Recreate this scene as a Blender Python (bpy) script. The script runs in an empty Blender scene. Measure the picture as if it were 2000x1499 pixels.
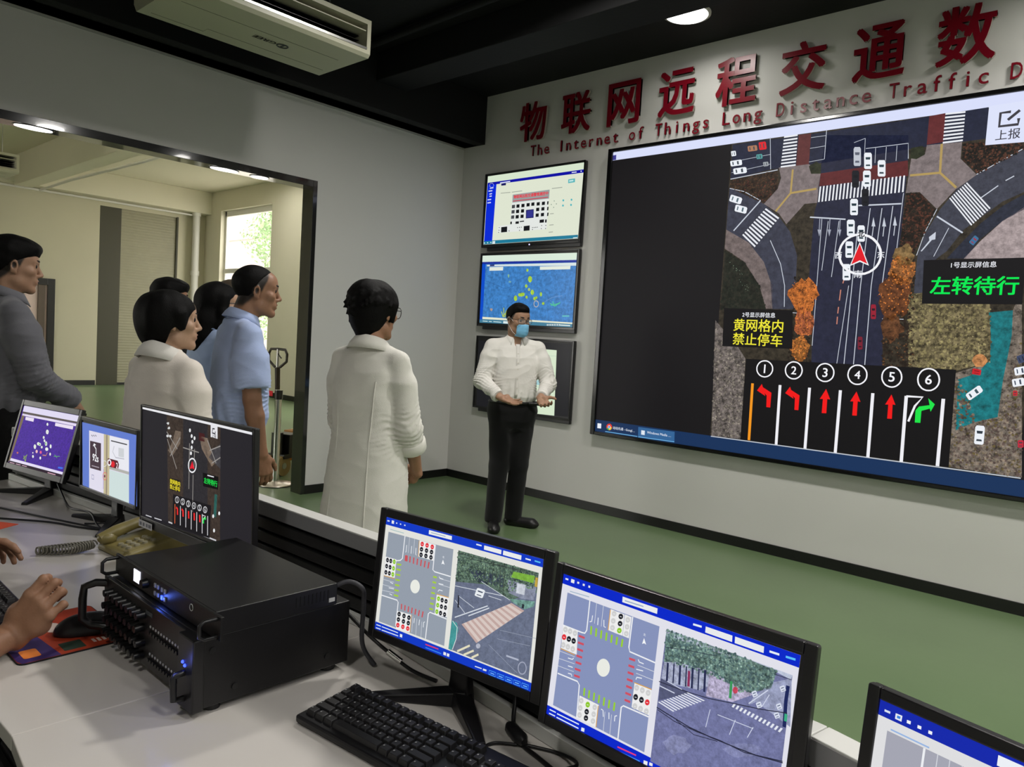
import bpy, math, random
import numpy as np
from mathutils import Matrix, Vector, Quaternion

C = bpy.context.scene.collection
scn = bpy.context.scene
R_ = math.radians

# ------------------------------------------------------------------ camera
cam_d = bpy.data.cameras.new('camera')
cam = bpy.data.objects.new('camera', cam_d)
C.objects.link(cam)
scn.camera = cam
CAM_YAW, CAM_PITCH, CAM_ROLL = 0.7343, 0.05896, 0.05912
CAM_POS = Vector((5.6425, -5.3131, 1.46))
cam_d.sensor_fit = 'HORIZONTAL'
cam_d.sensor_width = 36.0
cam_d.lens = 36.0 * 1454.742 / 2000.0
cam_d.clip_start = 0.02
_f = Vector((-math.sin(CAM_YAW) * math.cos(CAM_PITCH), math.cos(CAM_YAW) * math.cos(CAM_PITCH), -math.sin(CAM_PITCH)))
_r = Vector((math.cos(CAM_YAW), math.sin(CAM_YAW), 0))
_u = _r.cross(_f)
_r2 = _r * math.cos(CAM_ROLL) + _u * math.sin(CAM_ROLL)
_u2 = _u * math.cos(CAM_ROLL) - _r * math.sin(CAM_ROLL)
cam.matrix_world = Matrix(((_r2.x, _u2.x, -_f.x, CAM_POS.x), (_r2.y, _u2.y, -_f.y, CAM_POS.y),
                           (_r2.z, _u2.z, -_f.z, CAM_POS.z), (0, 0, 0, 1)))

# ------------------------------------------------------------------ world, exposure
world = bpy.data.worlds.new('daylight')
scn.world = world
world.use_nodes = True
_bg = world.node_tree.nodes['Background']
_bg.inputs[0].default_value = (1.0, 0.98, 0.93, 1)
_bg.inputs[1].default_value = 5.5
scn.view_settings.view_transform = 'Standard'
scn.view_settings.look = 'None'
scn.view_settings.gamma = 1.0
scn.view_settings.use_curve_mapping = False
scn.view_settings.exposure = 0.0

# strengths of the lamps in the two rooms (W per lamp)
MAIN_LAMP_W = 50.0
ANNEX_FILL_W = 8.0

sun_d = bpy.data.lights.new('sun', 'SUN')
sun_d.energy = 1.0
sun_d.angle = R_(3)
sun_d.color = (1.0, 0.95, 0.86)
sun = bpy.data.objects.new('sun', sun_d)
C.objects.link(sun)
sun.rotation_euler = (R_(-38), R_(12), 0)
# ------------------------------------------------------------------ helpers
def srgb(r, g, b):
    f = lambda c: (c / 255.0 / 12.92) if c <= 10 else ((c / 255.0 + 0.055) / 1.055) ** 2.4
    return (f(r), f(g), f(b), 1.0)

def tag(o, label=None, cat=None, group=None, kind=None):
    if label: o['label'] = label
    if cat: o['category'] = cat
    if group: o['group'] = group
    if kind: o['kind'] = kind
    return o

def thing(name, label, cat, loc=(0, 0, 0), rotz=0.0, group=None):
    o = bpy.data.objects.new(name, None)
    C.objects.link(o)
    o.empty_display_size = 0.1
    o.location = loc
    o.rotation_euler = (0, 0, rotz)
    return tag(o, label, cat, group)

def mat(name, col, rough=0.5, metal=0.0, spec=0.5, emit=None, es=1.0, bump=0.0, bscale=40.0, vary=0.0, vscale=6.0,
        stretch=None, coat=0.0, attr=None, alpha=None, sheen=0.0):
    m = bpy.data.materials.new(name)
    m.use_nodes = True
    nt = m.node_tree
    b = nt.nodes['Principled BSDF']
    if len(col) == 3: col = (*col, 1.0)
    b.inputs['Base Color'].default_value = col
    b.inputs['Roughness'].default_value = rough
    b.inputs['Metallic'].default_value = metal
    b.inputs['Specular IOR Level'].default_value = spec
    if coat: b.inputs['Coat Weight'].default_value = coat
    if sheen: b.inputs['Sheen Weight'].default_value = sheen
    if alpha is not None: b.inputs['Alpha'].default_value = alpha
    if emit is not None:
        b.inputs['Emission Color'].default_value = emit if len(emit) == 4 else (*emit, 1)
        b.inputs['Emission Strength'].default_value = es
    tc = None
    if vary or bump:
        tc = nt.nodes.new('ShaderNodeTexCoord')
        src = tc.outputs['Object']
        if stretch:
            mp = nt.nodes.new('ShaderNodeMapping')
            mp.inputs['Scale'].default_value = stretch
            nt.links.new(src, mp.inputs['Vector'])
            src = mp.outputs['Vector']
    base = None
    if attr:
        at = nt.nodes.new('ShaderNodeVertexColor')
        at.layer_name = attr
        base = at.outputs['Color']
        nt.links.new(base, b.inputs['Base Color'])
    if vary:
        n = nt.nodes.new('ShaderNodeTexNoise')
        n.inputs['Scale'].default_value = vscale
        n.inputs['Detail'].default_value = 5
        nt.links.new(src, n.inputs['Vector'])
        hsv = nt.nodes.new('ShaderNodeHueSaturation')
        mr = nt.nodes.new('ShaderNodeMapRange')
        mr.inputs['From Min'].default_value = 0.3
        mr.inputs['From Max'].default_value = 0.7
        mr.inputs['To Min'].default_value = 1 - vary
        mr.inputs['To Max'].default_value = 1 + vary
        nt.links.new(n.outputs['Fac'], mr.inputs['Value'])
        nt.links.new(mr.outputs['Result'], hsv.inputs['Value'])
        if base is not None: nt.links.new(base, hsv.inputs['Color'])
        else: hsv.inputs['Color'].default_value = col
        nt.links.new(hsv.outputs['Color'], b.inputs['Base Color'])
    if bump:
        n2 = nt.nodes.new('ShaderNodeTexNoise')
        n2.inputs['Scale'].default_value = bscale
        n2.inputs['Detail'].default_value = 4
        nt.links.new(src, n2.inputs['Vector'])
        bp = nt.nodes.new('ShaderNodeBump')
        bp.inputs['Strength'].default_value = bump
        bp.inputs['Distance'].default_value = 0.01
        nt.links.new(n2.outputs['Fac'], bp.inputs['Height'])
        nt.links.new(bp.outputs['Normal'], b.inputs['Normal'])
    return m

def np_mesh(name, V, F, mats, parent=None, smooth=True, loc=None):
    """V (n,3), F (m,4) numpy arrays -> a linked mesh object"""
    me = bpy.data.meshes.new(name)
    me.vertices.add(len(V))
    me.vertices.foreach_set('co', np.ascontiguousarray(V, dtype=np.float32).ravel())
    k = F.shape[1]
    me.loops.add(F.size)
    me.loops.foreach_set('vertex_index', np.ascontiguousarray(F, dtype=np.int32).ravel())
    me.polygons.add(len(F))
    me.polygons.foreach_set('loop_start', np.arange(0, F.size, k, dtype=np.int32))
    me.polygons.foreach_set('loop_total', np.full(len(F), k, dtype=np.int32))
    me.polygons.foreach_set('use_smooth', np.full(len(F), smooth))
    me.update(calc_edges=True)
    for m in (mats if isinstance(mats, (list, tuple)) else [mats]): me.materials.append(m)
    o = bpy.data.objects.new(name, me)
    C.objects.link(o)
    if parent is not None: o.parent = parent
    if loc is not None: o.location = loc
    return o

def rotm(axis, deg):
    return np.array(Matrix.Rotation(R_(deg), 3, axis))

class MB:
    """collects shapes, builds them as ONE mesh object"""
    def __init__(s):
        s.v, s.f, s.mi, s.cur = [], [], [], 0
        s.sm = []
    def add(s, vs, fs, smooth=False):
        n = len(s.v)
        s.v += [tuple(map(float, v)) for v in vs]
        for f in fs:
            s.f.append([i + n for i in f]); s.mi.append(s.cur); s.sm.append(smooth)
        return s
    def box(s, lo, hi, M=None):
        x0, y0, z0 = lo; x1, y1, z1 = hi
        vs = [(x0, y0, z0), (x1, y0, z0), (x1, y1, z0), (x0, y1, z0), (x0, y0, z1), (x1, y0, z1), (x1, y1, z1), (x0, y1, z1)]
        if M is not None: vs = [tuple(M @ Vector(v)) for v in vs]
        return s.add(vs, [(0, 3, 2, 1), (4, 5, 6, 7), (0, 1, 5, 4), (1, 2, 6, 5), (2, 3, 7, 6), (3, 0, 4, 7)])
    def cbox(s, c, size, M=None):
        return s.box([c[i] - size[i] / 2 for i in range(3)], [c[i] + size[i] / 2 for i in range(3)], M)
    def prism(s, poly, z0, z1, M=None):
        """poly: ccw 2-D points, extruded along z"""
        n = len(poly)
        vs = [(x, y, z0) for x, y in poly] + [(x, y, z1) for x, y in poly]
        if M is not None: vs = [tuple(M @ Vector(v)) for v in vs]
        fs = [tuple(reversed(range(n))), tuple(range(n, 2 * n))] + [(i, (i + 1) % n, n + (i + 1) % n, n + i) for i in range(n)]
        return s.add(vs, fs)
    def cyl(s, a, b, ra, rb=None, n=20, cap=True):
        rb = ra if rb is None else rb
        a, b = Vector(a), Vector(b)
        d = (b - a).normalized()
        x = d.orthogonal().normalized(); y = d.cross(x)
        vs = []
        for c, r in ((a, ra), (b, rb)):
            vs += [tuple(c + (x * math.cos(2 * math.pi * i / n) + y * math.sin(2 * math.pi * i / n)) * r) for i in range(n)]
        s.add(vs, [(i, (i + 1) % n, n + (i + 1) % n, n + i) for i in range(n)], True)
        if cap:
            s.add(vs[:n], [tuple(reversed(range(n)))]); s.add(vs[n:], [tuple(range(n))])
        return s
    def tube(s, pts, r, n=10, closed=False, cap=True):
        pts = [Vector(p) for p in pts]
        m = len(pts)
        rr = r if isinstance(r, (list, tuple)) else [r] * m
        vs = []
        prev = None
        for i, p in enumerate(pts):
            if closed: t = (pts[(i + 1) % m] - pts[i - 1]).normalized()
            else: t = (pts[min(i + 1, m - 1)] - pts[max(i - 1, 0)]).normalized()
            if prev is None: x = t.orthogonal().normalized()
            else:
                x = prev - t * prev.dot(t)
                x = x.normalized() if x.length > 1e-6 else t.orthogonal().normalized()
            prev = x
            y = t.cross(x)
            vs += [tuple(p + (x * math.cos(2 * math.pi * k / n) + y * math.sin(2 * math.pi * k / n)) * rr[i]) for k in range(n)]
        fs = []
        for i in range(m if closed else m - 1):
            a, b = i * n, ((i + 1) % m) * n
            fs += [(a + k, a + (k + 1) % n, b + (k + 1) % n, b + k) for k in range(n)]
        s.add(vs, fs, True)
        if cap and not closed:
            s.add(vs[:n], [tuple(reversed(range(n)))]); s.add(vs[-n:], [tuple(range(n))])
        return s
    def lathe(s, prof, c=(0, 0, 0), n=28, M=None):
        """prof: (r, z) pairs bottom to top"""
        vs = []
        for r, z in prof:
            vs += [(c[0] + r * math.cos(2 * math.pi * i / n), c[1] + r * math.sin(2 * math.pi * i / n), c[2] + z) for i in range(n)]
        if M is not None: vs = [tuple(M @ Vector(v)) for v in vs]
        fs = []
        for j in range(len(prof) - 1):
            fs += [(j * n + i, j * n + (i + 1) % n, (j + 1) * n + (i + 1) % n, (j + 1) * n + i) for i in range(n)]
        s.add(vs, fs, True)
        m = len(prof)
        s.add(vs[:n], [tuple(reversed(range(n)))]); s.add(vs[(m - 1) * n:], [tuple(range(n))])
        return s
    def ball(s, c, r, n=16, m=10, sc=(1, 1, 1), M=None):
        prof = [(r * math.sin(math.pi * j / m), -r * math.cos(math.pi * j / m)) for j in range(m + 1)]
        prof[0] = (r * .02, -r); prof[-1] = (r * .02, r)
        vs = []
        for q, z in prof:
            vs += [(c[0] + sc[0] * q * math.cos(2 * math.pi * i / n), c[1] + sc[1] * q * math.sin(2 * math.pi * i / n), c[2] + sc[2] * z) for i in range(n)]
        if M is not None: vs = [tuple(M @ Vector(v)) for v in vs]
        fs = []
        for j in range(m):
            fs += [(j * n + i, j * n + (i + 1) % n, (j + 1) * n + (i + 1) % n, (j + 1) * n + i) for i in range(n)]
        fs += [tuple(reversed(range(n))), tuple(range(m * n, m * n + n))]
        return s.add(vs, fs, True)
    def build(s, name, mats, parent=None, bevel=0.0, seg=2, loc=None, rot=None, smooth=None):
        me = bpy.data.meshes.new(name)
        me.from_pydata(s.v, [], s.f)
        for m in (mats if isinstance(mats, (list, tuple)) else [mats]): me.materials.append(m)
        me.polygons.foreach_set('material_index', s.mi)
        me.polygons.foreach_set('use_smooth', [bool(a) if smooth is None else smooth for a in s.sm])
        me.update()
        o = bpy.data.objects.new(name, me)
        C.objects.link(o)
        if parent is not None: o.parent = parent
        if loc is not None: o.location = loc
        if rot is not None: o.rotation_euler = rot
        if bevel:
            md = o.modifiers.new('bevel', 'BEVEL')
            md.width = bevel; md.segments = seg; md.limit_method = 'ANGLE'; md.angle_limit = R_(40)
            md.harden_normals = False
        return o

def copy_tree(o, parent=None):
    c = o.copy()
    C.objects.link(c)
    if parent is not None: c.parent = parent
    for ch in list(o.children): copy_tree(ch, c)
    return c

def text_mesh(s, bold=0.0, extrude=0.0):
    """glyph outlines of a short text as (verts, faces), 1 unit per em; bold spreads the strokes"""
    c = bpy.data.curves.new('glyphs', 'FONT')
    c.body = s
    c.extrude = extrude
    c.resolution_u = 3
    o = bpy.data.objects.new('glyphs', c)
    C.objects.link(o)
    dg = bpy.context.evaluated_depsgraph_get()
    me = bpy.data.meshes.new_from_object(o.evaluated_get(dg))
    v0 = [tuple(v.co) for v in me.vertices]
    f0 = [tuple(p.vertices) for p in me.polygons]
    bpy.data.objects.remove(o)
    bpy.data.curves.remove(c)
    bpy.data.meshes.remove(me)
    if not bold: return v0, f0
    vs, fs = [], []
    for i, (dx, dy) in enumerate(((0, 0), (1, .6), (-1, .6), (1, -.6), (-1, -.6))):
        n = len(vs)
        vs += [(x + dx * bold, y + dy * bold, z * (1 - .004 * i)) for x, y, z in v0]
        fs += [tuple(q + n for q in f) for f in f0]
    return vs, fs
# ------------------------------------------------------------------ bodies and cloth grown from blended fields
class Field:
    def __init__(s, lo, hi, h):
        s.lo = np.array(lo, float); s.h = h
        s.n = np.ceil((np.array(hi) - s.lo) / h).astype(int) + 1
        s.d = np.full(s.n, 1.0, np.float32)
        s.ax = [(s.lo[i] + h * np.arange(s.n[i])).astype(np.float32) for i in range(3)]
        s.o = np.zeros(3); s.R = np.eye(3); s.sc = 1.0
    def frame(s, o=(0, 0, 0), R=None, sc=1.0):
        s.o = np.array(o, float); s.R = np.eye(3) if R is None else np.array(R, float); s.sc = sc
        return s
    def put(s, fn, pts, rad, k=0.0, op='u'):
        sc = s.sc
        P = np.array(pts, float) * sc @ s.R.T + s.o
        m = (rad + k) * sc + 2.5 * s.h
        a = np.clip(np.floor((P.min(0) - m - s.lo) / s.h).astype(int), 0, s.n)
        b = np.clip(np.ceil((P.max(0) + m - s.lo) / s.h).astype(int) + 1, 0, s.n)
        if (b <= a).any(): return s
        sl = tuple(slice(a[i], b[i]) for i in range(3))
        X = s.ax[0][sl[0]][:, None, None] - s.o[0]
        Y = s.ax[1][sl[1]][None, :, None] - s.o[1]
        Z = s.ax[2][sl[2]][None, None, :] - s.o[2]
        R = s.R
        if np.allclose(R, np.eye(3)): x, y, z = np.broadcast_arrays(X, Y, Z)
        else:
            x = R[0, 0] * X + R[1, 0] * Y + R[2, 0] * Z
            y = R[0, 1] * X + R[1, 1] * Y + R[2, 1] * Z
            z = R[0, 2] * X + R[1, 2] * Y + R[2, 2] * Z
        if sc != 1.0: x, y, z = x / sc, y / sc, z / sc
        q = fn(x, y, z).astype(np.float32)
        if sc != 1.0: q = q * np.float32(sc); k = k * sc
        d = s.d[sl]
        if op == 'u':
            if k > 0:
                hh = np.maximum(k - np.abs(d - q), 0) / k
                s.d[sl] = np.minimum(d, q) - hh * hh * k * .25
            else: s.d[sl] = np.minimum(d, q)
        elif op == 's':
            q = -q
            if k > 0:
                hh = np.maximum(k - np.abs(d - q), 0) / k
                s.d[sl] = np.maximum(d, q) + hh * hh * k * .25
            else: s.d[sl] = np.maximum(d, q)
        elif op == 'add': s.d[sl] = d + q
        return s
    def cap(s, a, b, ra, rb=None, k=0.0, op='u', flat=False):
        rb = ra if rb is None else rb
        a = np.array(a, float); b = np.array(b, float); ba = b - a; L2 = max(ba @ ba, 1e-12)
        def fn(x, y, z):
            px, py, pz = x - a[0], y - a[1], z - a[2]
            t0 = (px * ba[0] + py * ba[1] + pz * ba[2]) / L2
            t = np.clip(t0, 0, 1)
            d = np.sqrt((px - t * ba[0]) ** 2 + (py - t * ba[1]) ** 2 + (pz - t * ba[2]) ** 2) - (ra + t * (rb - ra))
            return np.maximum(d, (t0 - 1) * math.sqrt(L2)) if flat else d
        return s.put(fn, [a, b], max(ra, rb), k, op)
    def chain(s, pts, rs, k=0.0):
        for i in range(len(pts) - 1): s.cap(pts[i], pts[i + 1], rs[i], rs[i + 1], k)
        return s
    def ell(s, c, r, k=0.0, op='u', rx=0, ry=0, rz=0):
        c = np.array(c, float); r = np.array(r, float)
        M = rotm('Z', rz) @ rotm('Y', ry) @ rotm('X', rx)
        def fn(x, y, z):
            px, py, pz = x - c[0], y - c[1], z - c[2]
            a = (M[0, 0] * px + M[1, 0] * py + M[2, 0] * pz); b = (M[0, 1] * px + M[1, 1] * py + M[2, 1] * pz); e = (M[0, 2] * px + M[1, 2] * py + M[2, 2] * pz)
            k0 = np.sqrt((a / r[0]) ** 2 + (b / r[1]) ** 2 + (e / r[2]) ** 2)
            k1 = np.sqrt((a / r[0] ** 2) ** 2 + (b / r[1] ** 2) ** 2 + (e / r[2] ** 2) ** 2) + 1e-6
            return k0 * (k0 - 1) / k1
        return s.put(fn, [c], r.max(), k, op)
    def rbox(s, c, hs, r, k=0.0, op='u', rx=0, ry=0, rz=0):
        c = np.array(c, float); hs = np.array(hs, float) - r
        M = rotm('Z', rz) @ rotm('Y', ry) @ rotm('X', rx)
        def fn(x, y, z):
            px, py, pz = x - c[0], y - c[1], z - c[2]
            a = np.abs(M[0, 0] * px + M[1, 0] * py + M[2, 0] * pz) - hs[0]
            b = np.abs(M[0, 1] * px + M[1, 1] * py + M[2, 1] * pz) - hs[1]
            e = np.abs(M[0, 2] * px + M[1, 2] * py + M[2, 2] * pz) - hs[2]
            return np.sqrt(np.maximum(a, 0) ** 2 + np.maximum(b, 0) ** 2 + np.maximum(e, 0) ** 2) + np.minimum(np.maximum(a, np.maximum(b, e)), 0) - r
        return s.put(fn, [c], float(np.linalg.norm(hs)) + r, k, op)
    def column(s, tab, k=0.0, pw=2.3):
        """tab rows: z, half width x, half depth y, centre x, centre y"""
        t = np.array(tab, float)
        ident = np.allclose(s.R, np.eye(3))
        def fn(x, y, z):
            if ident: g = lambda i: np.interp(z[0, 0, :], t[:, 0], t[:, i]).astype(np.float32)[None, None, :]
            else: g = lambda i: np.interp(z, t[:, 0], t[:, i]).astype(np.float32)
            rx, ry, cx, cy = g(1), g(2), g(3), g(4)
            q = (np.abs((x - cx) / rx) ** pw + np.abs((y - cy) / ry) ** pw) ** (1 / pw)
            d = (q - 1) * np.minimum(rx, ry)
            return np.maximum(d, np.maximum(t[0, 0] - z, z - t[-1, 0]))
        pts = [(r[3] + sx * r[1], r[4] + sy * r[2], r[0]) for r in t for sx in (-1, 1) for sy in (-1, 1)]
        return s.put(fn, pts, 0.01, k)
    def cut(s, fn):
        """keep where fn(x,y,z) < 0"""
        X = s.ax[0][:, None, None] - s.o[0]; Y = s.ax[1][None, :, None] - s.o[1]; Z = s.ax[2][None, None, :] - s.o[2]
        R = s.R
        x = R[0, 0] * X + R[1, 0] * Y + R[2, 0] * Z
        y = R[0, 1] * X + R[1, 1] * Y + R[2, 1] * Z
        z = R[0, 2] * X + R[1, 2] * Y + R[2, 2] * Z
        s.d = np.maximum(s.d, fn(x / s.sc, y / s.sc, z / s.sc).astype(np.float32) * s.sc)
        return s
    def disp(s, fn):
        """add a displacement near the surface"""
        idx = np.nonzero(np.abs(s.d) < 0.05)
        P = [s.ax[i][idx[i]] - s.o[i] for i in range(3)]
        R = s.R
        x = R[0, 0] * P[0] + R[1, 0] * P[1] + R[2, 0] * P[2]
        y = R[0, 1] * P[0] + R[1, 1] * P[1] + R[2, 1] * P[2]
        z = R[0, 2] * P[0] + R[1, 2] * P[1] + R[2, 2] * P[2]
        s.d[idx] += fn(x / s.sc, y / s.sc, z / s.sc).astype(np.float32) * s.sc
        return s
    def mesh(s):
        d = s.d
        d[0] = d[-1] = 1; d[:, 0] = d[:, -1] = 1; d[:, :, 0] = d[:, :, -1] = 1
        ins = d < 0
        cnt = np.zeros(tuple(s.n - 1), np.uint8)
        offs = [(i, j, k) for i in (0, 1) for j in (0, 1) for k in (0, 1)]
        n = s.n
        for i, j, k in offs: cnt += ins[i:n[0] - 1 + i, j:n[1] - 1 + j, k:n[2] - 1 + k]
        mixed = (cnt > 0) & (cnt < 8)
        I = np.argwhere(mixed)
        vid = np.full(cnt.shape, -1, np.int32)
        vid[mixed] = np.arange(len(I), dtype=np.int32)
        cv = np.stack([d[I[:, 0] + i, I[:, 1] + j, I[:, 2] + k] for i, j, k in offs], 1)
        acc = np.zeros((len(I), 3), np.float64); num = np.zeros(len(I))
        for a in range(8):
            for b in range(a + 1, 8):
                oa, ob = np.array(offs[a]), np.array(offs[b])
                if np.abs(oa - ob).sum() != 1: continue
                va, vb = cv[:, a], cv[:, b]
                m = (va < 0) != (vb < 0)
                t = np.where(m, va / np.where(va == vb, 1, va - vb), 0)
                acc += np.where(m[:, None], oa + t[:, None] * (ob - oa), 0); num += m
        V = s.lo + s.h * (I + acc / num[:, None])
        F = []
        for ax in range(3):
            o1, o2 = (ax + 1) % 3, (ax + 2) % 3
            lo_ = [slice(None)] * 3; hi_ = [slice(None)] * 3
            lo_[ax] = slice(0, -1); hi_[ax] = slice(1, None)
            A, B = ins[tuple(lo_)], ins[tuple(hi_)]
            E = np.argwhere(A != B)
            E = E[(E[:, o1] > 0) & (E[:, o2] > 0)]
            sg = A[E[:, 0], E[:, 1], E[:, 2]]
            def cell(d1, d2):
                Q = E.copy(); Q[:, o1] -= d1; Q[:, o2] -= d2
                return vid[Q[:, 0], Q[:, 1], Q[:, 2]]
            q = np.stack([cell(1, 1), cell(0, 1), cell(0, 0), cell(1, 0)], 1)
            F.append(np.where(sg[:, None], q, q[:, ::-1]))
        F = np.concatenate(F)
        F = F[(F >= 0).all(1)]
        return V, F

def waves(seed, n=7, lo=20, hi=60, aniso=(1, 1, 1)):
    """a smooth random field made of a few sine waves"""
    rg = np.random.RandomState(seed)
    K = rg.normal(size=(n, 3)); K /= np.linalg.norm(K, axis=1)[:, None]
    K *= rg.uniform(lo, hi, (n, 1)); K *= np.array(aniso); ph = rg.uniform(0, 6.28, n)
    def fn(x, y, z):
        r = 0
        for i in range(n): r = r + np.sin(K[i, 0] * x + K[i, 1] * y + K[i, 2] * z + ph[i])
        return r / n
    return fn
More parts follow.
